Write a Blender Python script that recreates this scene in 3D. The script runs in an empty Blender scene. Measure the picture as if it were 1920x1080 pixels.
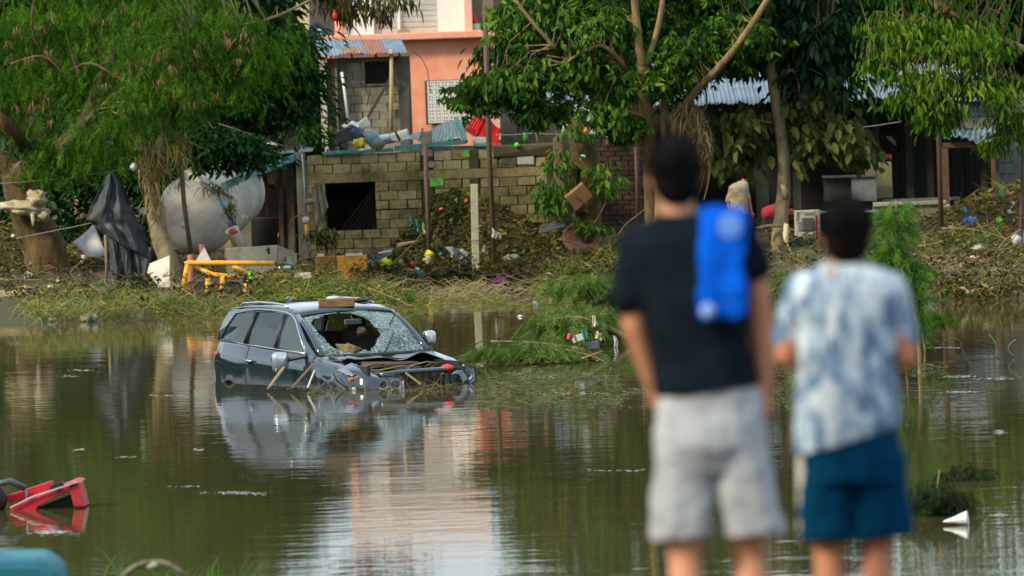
import bpy, bmesh, math, random
import numpy as np
from mathutils import Vector, Matrix, noise, Quaternion

R = math.radians
rng = random.Random(11)
nr = np.random.RandomState(11)
scene = bpy.context.scene
COL = scene.collection

# ------------------------------------------------------------------ camera
F = 12000.0                      # focal length in photograph pixels (1920 wide)
cam_d = bpy.data.cameras.new("camera")
cam = bpy.data.objects.new("camera", cam_d)
COL.objects.link(cam)
cam_d.sensor_width = 36.0
cam_d.lens = F / 1920 * 36.0
cam_d.clip_start = 0.5
cam_d.clip_end = 3000
cam_d.dof.use_dof = True
cam_d.dof.focus_distance = 98.0
cam_d.dof.aperture_fstop = 4.0
CM = Matrix.Translation((0, 0, 4.8)) @ Matrix.Rotation(R(90 - 2.1), 4, 'X') @ Matrix.Rotation(R(-2.05), 4, 'Z')
cam.matrix_world = CM
scene.camera = cam
CR = CM.to_3x3()

# ------------------------------------------------------------------ world and sun
world = bpy.data.worlds.new("World")
scene.world = world
world.use_nodes = True
wn, wl = world.node_tree.nodes, world.node_tree.links
for n in list(wn):
    wn.remove(n)
w_out = wn.new('ShaderNodeOutputWorld')
w_bg = wn.new('ShaderNodeBackground')
w_bg.inputs['Strength'].default_value = 0.098
sky = wn.new('ShaderNodeTexSky')
sky.sky_type = 'NISHITA'
sky.sun_disc = False
SUN_EL, SUN_AZ = R(34), R(238)
sky.sun_elevation = SUN_EL
sky.sun_rotation = SUN_AZ
sky.air_density = 1.0
sky.dust_density = 2.0
tc = wn.new('ShaderNodeTexCoord')
mp = wn.new('ShaderNodeMapping')
mp.inputs['Scale'].default_value = (1.0, 1.0, 3.0)
cn = wn.new('ShaderNodeTexNoise')
cn.inputs['Scale'].default_value = 2.2
cn.inputs['Detail'].default_value = 7
cr = wn.new('ShaderNodeValToRGB')
cr.color_ramp.elements[0].position = 0.30
cr.color_ramp.elements[0].color = (0.45, 0.45, 0.45, 1)
cr.color_ramp.elements[1].position = 0.56
cr.color_ramp.elements[1].color = (0.95, 0.95, 0.95, 1)
cm_ = wn.new('ShaderNodeMixRGB')
cm_.inputs['Color2'].default_value = (7.4, 8.5, 9.3, 1)
wl.new(tc.outputs['Generated'], mp.inputs['Vector'])
wl.new(mp.outputs['Vector'], cn.inputs['Vector'])
wl.new(cn.outputs['Fac'], cr.inputs['Fac'])
wl.new(cr.outputs['Color'], cm_.inputs['Fac'])
wl.new(sky.outputs['Color'], cm_.inputs['Color1'])
wl.new(cm_.outputs['Color'], w_bg.inputs['Color'])
wl.new(w_bg.outputs['Background'], w_out.inputs['Surface'])

sun_d = bpy.data.lights.new("sun", 'SUN')
sun = bpy.data.objects.new("sun", sun_d)
COL.objects.link(sun)
sun_d.energy = 2.8
sun_d.angle = R(9)
sun_d.color = (1.0, 0.87, 0.62)
# direction towards the sun (azimuth measured clockwise from +Y)
sd = Vector((math.sin(SUN_AZ) * math.cos(SUN_EL), math.cos(SUN_AZ) * math.cos(SUN_EL), math.sin(SUN_EL)))
sun.rotation_euler = sd.to_track_quat('Z', 'Y').to_euler()

scene.view_settings.view_transform = 'Standard'
scene.view_settings.look = 'None'
scene.view_settings.exposure = 0.64
scene.view_settings.gamma = 1.0
scene.view_settings.use_curve_mapping = False
scene.render.engine = 'CYCLES'
scene.cycles.max_bounces = 6
scene.cycles.diffuse_bounces = 3
scene.cycles.glossy_bounces = 3
scene.cycles.transmission_bounces = 4
scene.cycles.transparent_max_bounces = 8
scene.cycles.use_denoising = True
scene.cycles.caustics_reflective = False
scene.cycles.caustics_refractive = False

# ------------------------------------------------------------------ helpers
def P(px, py, Y):
    """the world point at depth Y on the sight line through a photograph pixel"""
    d = CR @ Vector(((px - 960) / F, (540 - py) / F, -1.0))
    t = Y / d.y
    return Vector((d.x * t, Y, 4.8 + d.z * t))

def S(Y):
    return F / Y

def PW(px, py, z=0.0):
    """point of a horizontal plane at height z seen at a pixel"""
    d = CR @ Vector(((px - 960) / F, (540 - py) / F, -1.0))
    t = (z - 4.8) / d.z
    return Vector((d.x * t, d.y * t, z))

_sh = [(-60, 121.5), (0, 121.5), (200, 122.5), (345, 124.5), (470, 127.5), (600, 133), (700, 136.5), (1000, 136.5), (1080, 131),
       (1200, 126.5), (1400, 123), (1700, 118), (1920, 117), (2100, 116)]
def shore(X):
    px = 960 + X * 97.0
    if px <= _sh[0][0]: return _sh[0][1]
    for (a, ya), (b, yb) in zip(_sh, _sh[1:]):
        if px <= b:
            t = (px - a) / (b - a)
            return ya + (yb - ya) * t
    return _sh[-1][1]

def gz(X, Y):
    """ground height"""
    if Y < 60:
        if Y < 23: z = 2.8
        elif Y < 34: z = 2.8 - 1.8 * (Y - 23) / 11
        else: z = 1.0 - 1.8 * (Y - 34) / 26
        return z + 0.04 * noise.noise(Vector((X * 0.7, Y * 0.7, 1.3))) * (1 if Y > 23 else 0.2)
    d = Y - shore(X)
    n = noise.noise(Vector((X * 0.6, Y * 0.5, 0))) * 0.10 + noise.noise(Vector((X * 2.1, Y * 1.3, 5))) * 0.035
    if d < 0:
        return max(-0.8, d * 0.10) + n * 0.6 - 0.02
    z = 0.02 + min(d, 4) * 0.055 + max(0, min(d - 4, 14)) * 0.022
    return z + n * min(1, 0.4 + d * 0.1)

def PG(px, py):
    """where the sight line through a pixel meets the far ground"""
    Y = 100.0
    while Y < 165:
        p = P(px, py, Y)
        if p.z <= max(gz(p.x, Y), 0.0): return p
        Y += 0.15
    return P(px, py, 150)

class MB:
    def __init__(s): s.v, s.f = [], []
    def add(s, vs, fs):
        o = len(s.v)
        s.v += [Vector(v) for v in vs]
        s.f += [tuple(i + o for i in f) for f in fs]
        return s
    def box(s, c, d, rot=None, jit=0.0, taper=1.0):
        c = Vector(c); M = rot if rot is not None else Matrix.Identity(3)
        if M is not None and hasattr(M, 'to_matrix'): M = M.to_matrix()
        vs = []
        for z in (-.5, .5):
            k = taper if z > 0 else 1.0
            for x, y in ((-.5, -.5), (.5, -.5), (.5, .5), (-.5, .5)):
                q = Vector((x * d[0] * k, y * d[1] * k, z * d[2]))
                if jit: q += Vector((rng.uniform(-jit, jit), rng.uniform(-jit, jit), rng.uniform(-jit, jit)))
                vs.append(c + M @ q)
        return s.add(vs, [(0, 3, 2, 1), (4, 5, 6, 7), (0, 1, 5, 4), (1, 2, 6, 5), (2, 3, 7, 6), (3, 0, 4, 7)])
    def pbox(s, x0, y0, x1, y1, Y, depth, rot=0, jit=0):
        """upright box whose front shows between two pixel corners at depth Y"""
        k = S(Y); c = P((x0 + x1) / 2, (y0 + y1) / 2, Y) + Vector((0, depth / 2, 0))
        return s.box(c, ((x1 - x0) / k, depth, (y1 - y0) / k), Matrix.Rotation(R(rot), 3, 'Y') if rot else None, jit)
    def tube(s, pts, r, n=8, cap=True, wob=0.0, seed=0):
        pts = [Vector(p) for p in pts]
        rs = r if isinstance(r, (list, tuple)) else [r] * len(pts)
        o = len(s.v); up = Vector((0.13, 0.21, 0.97)); prev = None
        for i, p in enumerate(pts):
            t = (pts[min(i + 1, len(pts) - 1)] - pts[max(i - 1, 0)])
            if t.length < 1e-9: t = Vector((0, 0, 1))
            t.normalize()
            if prev is None:
                a = t.cross(up)
                if a.length < .05: a = t.cross(Vector((1, 0, 0)))
                a.normalize()
            else:
                a = prev - t * prev.dot(t)
                a.normalize()
            prev = a; b = t.cross(a)
            for k in range(n):
                an = 2 * math.pi * k / n
                rr = rs[i]
                if wob: rr *= 1 + wob * noise.noise(Vector((math.cos(an) * 1.3 + seed, math.sin(an) * 1.3, i * 0.55)))
                s.v.append(p + (a * math.cos(an) + b * math.sin(an)) * rr)
        for i in range(len(pts) - 1):
            for k in range(n):
                k2 = (k + 1) % n
                s.f.append((o + i * n + k, o + i * n + k2, o + (i + 1) * n + k2, o + (i + 1) * n + k))
        if cap:
            s.f.append(tuple(o + k for k in reversed(range(n))))
            s.f.append(tuple(o + (len(pts) - 1) * n + k for k in range(n)))
        return s
    def rings(s, rings, close=True, cap=True):
        o = len(s.v); n = len(rings[0])
        for rg in rings: s.v += [Vector(p) for p in rg]
        for i in range(len(rings) - 1):
            for k in range(n if close else n - 1):
                k2 = (k + 1) % n
                s.f.append((o + i * n + k, o + i * n + k2, o + (i + 1) * n + k2, o + (i + 1) * n + k))
        if cap and close:
            s.f.append(tuple(o + k for k in reversed(range(n))))
            s.f.append(tuple(o + (len(rings) - 1) * n + k for k in range(n)))
        return s
    def lathe(s, c, prof, n=20, axis=Vector((0, 0, 1)), cap=True):
        c = Vector(c); q = Vector((0, 0, 1)).rotation_difference(Vector(axis)).to_matrix()
        rg = [[c + q @ Vector((r * math.cos(2 * math.pi * k / n), r * math.sin(2 * math.pi * k / n), z)) for k in range(n)] for r, z in prof]
        return s.rings(rg, cap=cap)
    def ball(s, c, r, n=12, m=8, rot=None, crumple=0.0, seed=0.0):
        c = Vector(c)
        if not isinstance(r, (tuple, list, Vector)): r = (r, r, r)
        rg = []
        for j in range(m + 1):
            th = math.pi * (0.02 + 0.96 * j / m)
            row = []
            for k in range(n):
                an = 2 * math.pi * k / n
                d = Vector((math.sin(th) * math.cos(an), math.sin(th) * math.sin(an), -math.cos(th)))
                kk = 1 + (crumple * (noise.noise(d * 2.3 + Vector((seed, seed, seed))) * 1.4 - abs(noise.noise(d * 5.5 + Vector((seed, 3, seed)))) * .9 + .2) if crumple else 0)
                q = Vector((d.x * r[0], d.y * r[1], d.z * r[2])) * kk
                if rot is not None: q = rot @ q
                row.append(c + q)
            rg.append(row)
        return s.rings(rg)
    def grid(s, p00, p10, p11, p01, nu, nv, fn=None, amp=0.0):
        """bilinear patch; fn(u,v) lifts it along its normal"""
        p00, p10, p11, p01 = map(Vector, (p00, p10, p11, p01))
        nn = (p10 - p00).cross(p01 - p00).normalized()
        o = len(s.v)
        for j in range(nv + 1):
            for i in range(nu + 1):
                u, v = i / nu, j / nv
                p = p00 * (1 - u) * (1 - v) + p10 * u * (1 - v) + p11 * u * v + p01 * (1 - u) * v
                if fn: p = p + nn * fn(u, v)
                s.v.append(p)
        for j in range(nv):
            for i in range(nu):
                a = o + j * (nu + 1) + i
                s.f.append((a, a + 1, a + nu + 2, a + nu + 1))
        return s
    def corr(s, p00, p10, p11, p01, waves, amp=0.02, bend=0.0, nv=6, seed=0):
        return s.grid(p00, p10, p11, p01, waves * 6, nv, lambda u, v: amp * math.sin(u * waves * 2 * math.pi)
                      + bend * noise.noise(Vector((u * 2.2 + seed, v * 2.2, seed))))
    def build(s, name, m, parent=None, smooth=False, solid=0.0, bevel=0.0, local=False, sub=0):
        me = bpy.data.meshes.new(name)
        off = Vector((0, 0, 0))
        if parent is not None and not local: off = org(parent)
        me.from_pydata([tuple(v - off) for v in s.v], [], s.f)
        me.update()
        if m is not None: me.materials.append(m)
        if smooth:
            me.polygons.foreach_set('use_smooth', [True] * len(me.polygons))
        ob = bpy.data.objects.new(name, me)
        COL.objects.link(ob)
        if parent is not None: ob.parent = parent
        if solid:
            md = ob.modifiers.new('solid', 'SOLIDIFY'); md.thickness = solid; md.offset = 0
        if bevel:
            md = ob.modifiers.new('bevel', 'BEVEL'); md.width = bevel; md.segments = 2; md.limit_method = 'ANGLE'
        if sub:
            md = ob.modifiers.new('sub', 'SUBSURF'); md.levels = sub; md.render_levels = sub
        return ob

def org(o):
    v = Vector((0, 0, 0))
    while o is not None:
        v += Vector(o.location); o = o.parent
    return v

def tag(o, label=None, cat=None, group=None, kind=None):
    if label: o['label'] = label
    if cat: o['category'] = cat
    if group: o['group'] = group
    if kind: o['kind'] = kind
    return o

def thing(name, label, cat, loc, group=None, rz=0.0):
    o = bpy.data.objects.new(name, None)
    o.empty_display_size = 0.1
    COL.objects.link(o)
    o.location = Vector(loc); o.rotation_euler = (0, 0, rz)
    return tag(o, label, cat, group)

def solo(mb, name, m, label, cat, group=None, kind=None, **kw):
    """a thing that is one mesh, its origin at its base"""
    lo = Vector((sum(v.x for v in mb.v) / len(mb.v), sum(v.y for v in mb.v) / len(mb.v), min(v.z for v in mb.v)))
    mb.v = [v - lo for v in mb.v]
    ob = mb.build(name, m, None, **kw)
    ob.location = lo
    return tag(ob, label, cat, group, kind)

def struct(mb, name, m, **kw):
    o = mb.build(name, m, None, **kw)
    o['kind'] = 'structure'
    return o

def np_obj(name, V, Fc, m, parent=None, smooth=False):
    """object from numpy arrays; Fc is (n, 3) or (n, 4)"""
    me = bpy.data.meshes.new(name)
    off = np.array(org(parent)) if parent is not None else np.zeros(3)
    V = (V - off).astype(np.float32)
    k = Fc.shape[1]
    me.vertices.add(len(V)); me.vertices.foreach_set('co', V.ravel())
    me.loops.add(Fc.size); me.loops.foreach_set('vertex_index', Fc.astype(np.int32).ravel())
    me.polygons.add(len(Fc))
    me.polygons.foreach_set('loop_start', np.arange(0, Fc.size, k, dtype=np.int32))
    try: me.polygons.foreach_set('loop_total', np.full(len(Fc), k, dtype=np.int32))
    except Exception: pass
    if smooth: me.polygons.foreach_set('use_smooth', np.ones(len(Fc), dtype=bool))
    me.update(calc_edges=True)
    me.materials.append(m)
    ob = bpy.data.objects.new(name, me)
    COL.objects.link(ob)
    if parent is not None: ob.parent = parent
    return ob

# ------------------------------------------------------------------ materials
def _nodes(name):
    m = bpy.data.materials.new(name)
    m.use_nodes = True
    nt = m.node_tree
    return m, nt.nodes, nt.links, nt.nodes['Principled BSDF']

def c4(c): return (c[0], c[1], c[2], 1.0)

def mat(name, c, c2=None, scale=6.0, rough=0.75, metal=0.0, bump=0.0, bscale=None, lo=0.38, hi=0.62, stretch=(1, 1, 1),
        c3=None, s3=1.5, l3=0.5, h3=0.7, spec=0.4, coat=0.0, rough2=None, world_xyz=False):
    m, N, L, b = _nodes(name)
    b.inputs['Base Color'].default_value = c4(c)
    b.inputs['Roughness'].default_value = rough
    b.inputs['Metallic'].default_value = metal
    b.inputs['Specular IOR Level'].default_value = spec
    if coat:
        b.inputs['Coat Weight'].default_value = coat
        b.inputs['Coat Roughness'].default_value = 0.05
    tcn = N.new('ShaderNodeTexCoord'); mpn = N.new('ShaderNodeMapping')
    mpn.inputs['Scale'].default_value = stretch
    src = tcn.outputs['Object']
    if world_xyz: src = N.new('ShaderNodeNewGeometry').outputs['Position']
    L.new(src, mpn.inputs['Vector'])
    if c2 is not None:
        nz = N.new('ShaderNodeTexNoise'); nz.inputs['Scale'].default_value = scale
        nz.inputs['Detail'].default_value = 8; nz.inputs['Roughness'].default_value = 0.65
        L.new(mpn.outputs['Vector'], nz.inputs['Vector'])
        rp = N.new('ShaderNodeValToRGB')
        rp.color_ramp.elements[0].position = lo; rp.color_ramp.elements[0].color = c4(c)
        rp.color_ramp.elements[1].position = hi; rp.color_ramp.elements[1].color = c4(c2)
        L.new(nz.outputs['Fac'], rp.inputs['Fac'])
        out = rp.outputs['Color']
        if c3 is not None:
            n3 = N.new('ShaderNodeTexNoise'); n3.inputs['Scale'].default_value = s3; n3.inputs['Detail'].default_value = 9
            n3.inputs['Roughness'].default_value = 0.7
            L.new(src, n3.inputs['Vector'])
            r3 = N.new('ShaderNodeValToRGB')
            r3.color_ramp.elements[0].position = l3; r3.color_ramp.elements[0].color = (0, 0, 0, 1)
            r3.color_ramp.elements[1].position = h3; r3.color_ramp.elements[1].color = (1, 1, 1, 1)
            L.new(n3.outputs['Fac'], r3.inputs['Fac'])
            mx = N.new('ShaderNodeMixRGB'); mx.inputs['Color2'].default_value = c4(c3)
            L.new(out, mx.inputs['Color1']); L.new(r3.outputs['Color'], mx.inputs['Fac'])
            out = mx.outputs['Color']
            if rough2 is not None:
                mr = N.new('ShaderNodeMapRange'); mr.inputs['To Min'].default_value = rough; mr.inputs['To Max'].default_value = rough2
                L.new(r3.outputs['Color'], mr.inputs['Value']); L.new(mr.outputs['Result'], b.inputs['Roughness'])
        L.new(out, b.inputs['Base Color'])
    if bump:
        bn = N.new('ShaderNodeTexNoise'); bn.inputs['Scale'].default_value = bscale or scale * 4
        bn.inputs['Detail'].default_value = 6
        L.new(mpn.outputs['Vector'], bn.inputs['Vector'])
        bp = N.new('ShaderNodeBump'); bp.inputs['Strength'].default_value = bump; bp.inputs['Distance'].default_value = 0.02
        L.new(bn.outputs['Fac'], bp.inputs['Height']); L.new(bp.outputs['Normal'], b.inputs['Normal'])
    return m

def leafmat(name, cols, trans=0.35, rough=0.6, spec=0.10, clump=None, cscale=1.2):
    """per-leaf colour from the random value of each mesh island, leaves let light through"""
    m, N, L, b = _nodes(name)
    g = N.new('ShaderNodeNewGeometry')
    rp = N.new('ShaderNodeValToRGB'); cr_ = rp.color_ramp
    cr_.elements[0].position = 0; cr_.elements[0].color = c4(cols[0][1])
    cr_.elements[1].position = cols[-1][0]; cr_.elements[1].color = c4(cols[-1][1])
    for p_, c_ in cols[1:-1]:
        e = cr_.elements.new(p_); e.color = c4(c_)
    L.new(g.outputs['Random Per Island'], rp.inputs['Fac'])
    out = rp.outputs['Color']
    if clump is not None:
        t_ = N.new('ShaderNodeTexCoord')
        nz = N.new('ShaderNodeTexNoise'); nz.inputs['Scale'].default_value = cscale; nz.inputs['Detail'].default_value = 3
        L.new(t_.outputs['Object'], nz.inputs['Vector'])
        r3 = N.new('ShaderNodeValToRGB')
        r3.color_ramp.elements[0].position = 0.42; r3.color_ramp.elements[0].color = (0, 0, 0, 1)
        r3.color_ramp.elements[1].position = 0.62; r3.color_ramp.elements[1].color = (1, 1, 1, 1)
        L.new(nz.outputs['Fac'], r3.inputs['Fac'])
        mx = N.new('ShaderNodeMixRGB'); mx.blend_type = 'MULTIPLY'; mx.inputs['Color2'].default_value = c4(clump)
        L.new(out, mx.inputs['Color1']); L.new(r3.outputs['Color'], mx.inputs['Fac'])
        out = mx.outputs['Color']
    L.new(out, b.inputs['Base Color'])
    b.inputs['Roughness'].default_value = rough
    b.inputs['Specular IOR Level'].default_value = spec
    tr = N.new('ShaderNodeBsdfTranslucent')
    L.new(out, tr.inputs['Color'])
    mxs = N.new('ShaderNodeMixShader'); mxs.inputs['Fac'].default_value = trans
    L.new(b.outputs['BSDF'], mxs.inputs[1]); L.new(tr.outputs['BSDF'], mxs.inputs[2])
    L.new(mxs.outputs['Shader'], N['Material Output'].inputs['Surface'])
    return m

# ------------------------------------------------------------------ scattering (numpy)
def eul(yaw, pitch, roll):
    """N rotation matrices; a template's +Y is turned to yaw, then pitched down, rolled about itself"""
    cy, sy = np.cos(yaw), np.sin(yaw); cp, sp = np.cos(pitch), np.sin(pitch); cr2, sr = np.cos(roll), np.sin(roll)
    n = len(yaw); Z = np.zeros((n, 3, 3)); X = np.zeros((n, 3, 3)); Yr = np.zeros((n, 3, 3))
    Z[:, 0, 0] = cy; Z[:, 0, 1] = -sy; Z[:, 1, 0] = sy; Z[:, 1, 1] = cy; Z[:, 2, 2] = 1
    X[:, 0, 0] = 1; X[:, 1, 1] = cp; X[:, 1, 2] = -sp; X[:, 2, 1] = sp; X[:, 2, 2] = cp
    Yr[:, 0, 0] = cr2; Yr[:, 0, 2] = sr; Yr[:, 1, 1] = 1; Yr[:, 2, 0] = -sr; Yr[:, 2, 2] = cr2
    return Z @ X @ Yr

def scatter(tv, tf, pos, rot, scl):
    tv = np.asarray(tv, float); tf = np.asarray(tf, int)
    V = np.einsum('nij,kj->nki', rot, tv) * np.asarray(scl)[:, None, None] + pos[:, None, :]
    Fc = tf[None, :, :] + (np.arange(len(pos)) * len(tv))[:, None, None]
    return V.reshape(-1, 3), Fc.reshape(-1, tf.shape[1])

def merge(parts):
    Vs, Fs, o = [], [], 0
    for V, Fc in parts:
        Vs.append(V); Fs.append(Fc + o); o += len(V)
    return np.concatenate(Vs), np.concatenate(Fs)

def ovate(w=0.42, fold=0.10, droop=0.12):
    """one leaf of length 1 along +Y: midrib with a fold, two quads"""
    v = [(0, 0, 0), (-w * .42, .30, fold), (-w * .36, .68, fold * .8 - droop * .5), (0, 1, -droop), (w * .36, .68, fold * .8 - droop * .5), (w * .42, .30, fold)]
    return v, [(0, 3, 2, 1), (0, 5, 4, 3)]

def multi(tv, tf, xf):
    V, Fc = [], []
    for M in xf:
        o = len(V)
        V += [tuple(M @ Vector(p)) for p in tv]
        Fc += [tuple(i + o for i in f) for f in tf]
    return V, Fc

def palmate(n=6, w=0.36):
    tv, tf = ovate(w, .06, .22)
    xf = []
    for i in range(n):
        a = (i - (n - 1) / 2) * (260 / n)
        xf.append(Matrix.Rotation(R(a), 4, 'Z') @ Matrix.Rotation(R(-22 - 14 * (i % 2)), 4, 'X') @ Matrix.Scale(0.85 + 0.2 * ((i * 7) % 3) / 2, 4))
    return multi(tv, tf, xf)

def pinnate(n=8, w=0.13, l=0.34):
    """a compound leaf of length 1 along +Y with n pairs of narrow leaflets"""
    V, Fc = [], []
    for i in range(n):
        y = 0.12 + 0.86 * i / (n - 1)
        z = -0.28 * y * y
        ll = l * math.sin(math.pi * (0.18 + 0.7 * i / n)) + 0.05
        for sgn in (-1, 1):
            o = len(V)
            dx, dy = sgn * ll * (0.62 + .1 * (i % 3)), ll * (0.62 + .12 * ((i * 5) % 4))
            ww = w * 0.16
            V += [(0, y - ww, z), (dx * .55, y + dy * .5 - ww, z - 0.02), (dx, y + dy, z - 0.10), (0, y + ww, z)]
            Fc.append((o, o + 1, o + 2, o + 3) if sgn > 0 else (o, o + 3, o + 2, o + 1))
    return V, Fc

def blade(seg=3, w=0.02, bend=0.5):
    V, Fc = [], []
    for i in range(seg + 1):
        t = i / seg
        ww = w * (1 - t * 0.85)
        y = t * (1 - 0.25 * t * bend); z = -bend * t * t * 0.5
        V += [(-ww, y, z), (ww, y, z)]
    for i in range(seg):
        Fc.append((2 * i, 2 * i + 1, 2 * i + 3, 2 * i + 2))
    return V, Fc

def ell_pts(c, r, n, bias=0.5):
    d = nr.normal(size=(n, 3)); d /= np.linalg.norm(d, axis=1)[:, None]
    rad = nr.rand(n) ** bias
    return np.array(c)[None, :] + d * rad[:, None] * np.array(r)[None, :]
# ------------------------------------------------------------------ materials used widely
M_mud = mat('mud', (.035, .025, .011), (.080, .058, .026), 2.5, .85, bump=.6, bscale=14, c3=(.055, .060, .020), s3=.9, l3=.45, h3=.6)
M_block = [mat('concrete_block_%d' % i, a, b2, 9, .9, bump=.5, bscale=40, c3=(.075, .065, .02), s3=1.8, l3=.47, h3=.70, world_xyz=True)
           for i, (a, b2) in enumerate((((.26, .20, .08), (.36, .285, .125)), ((.30, .235, .095), (.39, .315, .15)),
                                        ((.20, .155, .06), (.28, .22, .10)), ((.34, .28, .135), (.43, .365, .20))))]
M_mortar = mat('mortar', (.06, .048, .025), (.13, .105, .055), 3, .95, bump=.4, c3=(.035, .035, .014), s3=1.5, l3=.42, h3=.65)
M_conc = mat('weathered_concrete', (.20, .175, .115), (.30, .27, .19), 4, .9, bump=.4, c3=(.08, .07, .04), s3=1.6, stretch=(1, 1, .35))
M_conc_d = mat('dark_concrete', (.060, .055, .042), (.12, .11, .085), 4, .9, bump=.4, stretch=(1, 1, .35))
M_black = mat('black_rubber', (.010, .010, .011), (.022, .022, .023), 8, .55)
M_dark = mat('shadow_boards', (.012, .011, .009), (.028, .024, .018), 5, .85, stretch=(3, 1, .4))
M_steel = mat('rusty_pole', (.080, .045, .035), (.13, .075, .055), 14, .65, bump=.3, stretch=(1, 1, .3))
M_zinc = mat('zinc_sheet', (.11, .16, .22), (.18, .24, .31), 3, .6, metal=.1, c3=(.12, .12, .12), s3=2.5, l3=.55, h3=.75)
M_rustzinc = mat('rusted_sheet', (.22, .085, .055), (.34, .16, .11), 6, .8, bump=.3)
M_tealzinc = mat('teal_grey_sheet', (.13, .20, .20), (.21, .28, .27), 4, .5, metal=.2, c3=(.20, .15, .11), s3=3, l3=.52, h3=.72, stretch=(4, 1, .4))
M_teal = mat('teal_paint', (.05, .19, .19), (.08, .25, .24), 6, .55)
M_wood = mat('grey_wood', (.13, .095, .055), (.24, .185, .115), 10, .85, bump=.4, stretch=(6, 6, .6))
M_wood_d = mat('dark_wood', (.045, .03, .02), (.09, .06, .038), 8, .85, bump=.4, stretch=(6, 6, .6))
M_white = mat('dirty_white', (.55, .53, .46), (.68, .66, .60), 5, .7, c3=(.30, .24, .15), s3=3, l3=.5, h3=.75)
M_cream = mat('mud_stained_cream', (.40, .34, .22), (.52, .46, .33), 5, .75, c3=(.18, .13, .07), s3=3)
M_bark = mat('tan_bark', (.14, .095, .04), (.25, .18, .085), 6, .9, bump=.8, bscale=18, stretch=(1, 1, .35))
M_bark_g = mat('pale_bark', (.20, .155, .085), (.30, .24, .14), 5, .85, bump=.6, bscale=16, stretch=(1, 1, .4), c3=(.07, .06, .03), s3=3)
M_bark_r = mat('reddish_bark', (.05, .034, .013), (.14, .09, .035), 5, .9, bump=1.0, bscale=16, stretch=(1, 1, .4), c3=(.045, .035, .015), s3=2)
M_twig = mat('dry_twigs', (.16, .115, .055), (.26, .20, .10), 10, .9)

# ------------------------------------------------------------------ ground: one sheet, both banks and the flooded bed
def axis(ranges):
    out = []
    for a, b, st in ranges:
        n = max(1, int(round((b - a) / st)))
        out += [a + (b - a) * i / n for i in range(n)]
    out.append(ranges[-1][1])
    return out
gx = axis([(-900, -60, 120), (-60, -16, 6), (-16, 16, .4), (16, 60, 6), (60, 900, 120)])
gy = axis([(-200, 10, 30), (10, 62, 2), (62, 108, 4), (108, 150, .4), (150, 200, 5), (200, 1500, 130)])
g = MB()
for y in gy:
    for x in gx: g.v.append(Vector((x, y, gz(x, y))))
nx = len(gx)
for j in range(len(gy) - 1):
    for i in range(nx - 1):
        a = j * nx + i
        g.f.append((a, a + 1, a + nx + 1, a + nx))
struct(g, 'ground', M_mud, smooth=True)

hl = MB()
hx = [-260 + 20 * i for i in range(27)]; hy = [196, 202, 210, 222, 240, 270, 330, 420]
for j, y in enumerate(hy):
    for x in hx: hl.v.append(Vector((x, y, -.5 if j == 0 else 5.2 + j * .5 + 1.2 * noise.noise(Vector((x * .03, y * .05, 2))))))
for j in range(len(hy) - 1):
    for i in range(len(hx) - 1):
        a = j * len(hx) + i; hl.f.append((a, a + 1, a + len(hx) + 1, a + len(hx)))
struct(hl, 'hillside', mat('dark_hillside', (.010, .022, .006), (.035, .055, .014), 1.2, .95, bump=1.0, bscale=4), smooth=True)
# ------------------------------------------------------------------ water
m, N, L, b = _nodes('flood_water')
b.inputs['Base Color'].default_value = (.058, .050, .022, 1)
b.inputs['Roughness'].default_value = 0.02
b.inputs['IOR'].default_value = 1.33
b.inputs['Specular IOR Level'].default_value = 0.5
t_ = N.new('ShaderNodeTexCoord')
hs = []
for sc_, st_, w_ in ((1.0, (1.3, 2.6, 1), 1.0), (1.0, (5, 9, 1), .22), (1.0, (.22, .6, 1), 1.6)):
    mp_ = N.new('ShaderNodeMapping'); mp_.inputs['Scale'].default_value = st_
    nz = N.new('ShaderNodeTexNoise'); nz.inputs['Scale'].default_value = sc_; nz.inputs['Detail'].default_value = 2.5
    L.new(t_.outputs['Object'], mp_.inputs['Vector']); L.new(mp_.outputs['Vector'], nz.inputs['Vector'])
    ml = N.new('ShaderNodeMath'); ml.operation = 'MULTIPLY'; ml.inputs[1].default_value = w_
    L.new(nz.outputs['Fac'], ml.inputs[0]); hs.append(ml)
a1 = N.new('ShaderNodeMath'); a1.operation = 'ADD'; a2 = N.new('ShaderNodeMath'); a2.operation = 'ADD'
L.new(hs[0].outputs[0], a1.inputs[0]); L.new(hs[1].outputs[0], a1.inputs[1])
L.new(a1.outputs[0], a2.inputs[0]); L.new(hs[2].outputs[0], a2.inputs[1])
bp = N.new('ShaderNodeBump'); bp.inputs['Strength'].default_value = 1.0; bp.inputs['Distance'].default_value = 0.0023
L.new(a2.outputs[0], bp.inputs['Height']); L.new(bp.outputs['Normal'], b.inputs['Normal'])
M_water = m
w = MB()
w.grid((-400, 30, 0), (400, 30, 0), (400, 160, 0), (-400, 160, 0), 8, 8)
struct(w, 'water', M_water)

# ------------------------------------------------------------------ block wall makers
def block_variants(name, w_, h_, d_, mats):
    out = []
    for i, mm in enumerate(mats):
        mb = MB().box((0, 0, 0), (w_, d_, h_), jit=.007)
        me = bpy.data.meshes.new(name)
        me.from_pydata([tuple(v) for v in mb.v], [], mb.f); me.materials.append(mm)
        out.append(me)
    return out

def piece(name, me, parent, loc, sx=1.0, rz=0.0, ry=0.0, sz=1.0):
    o = bpy.data.objects.new(name, me)
    COL.objects.link(o); o.parent = parent
    o.location = Vector(loc) - org(parent)
    o.scale = (sx, 1, sz); o.rotation_euler = (0, ry, rz)
    return o

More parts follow.
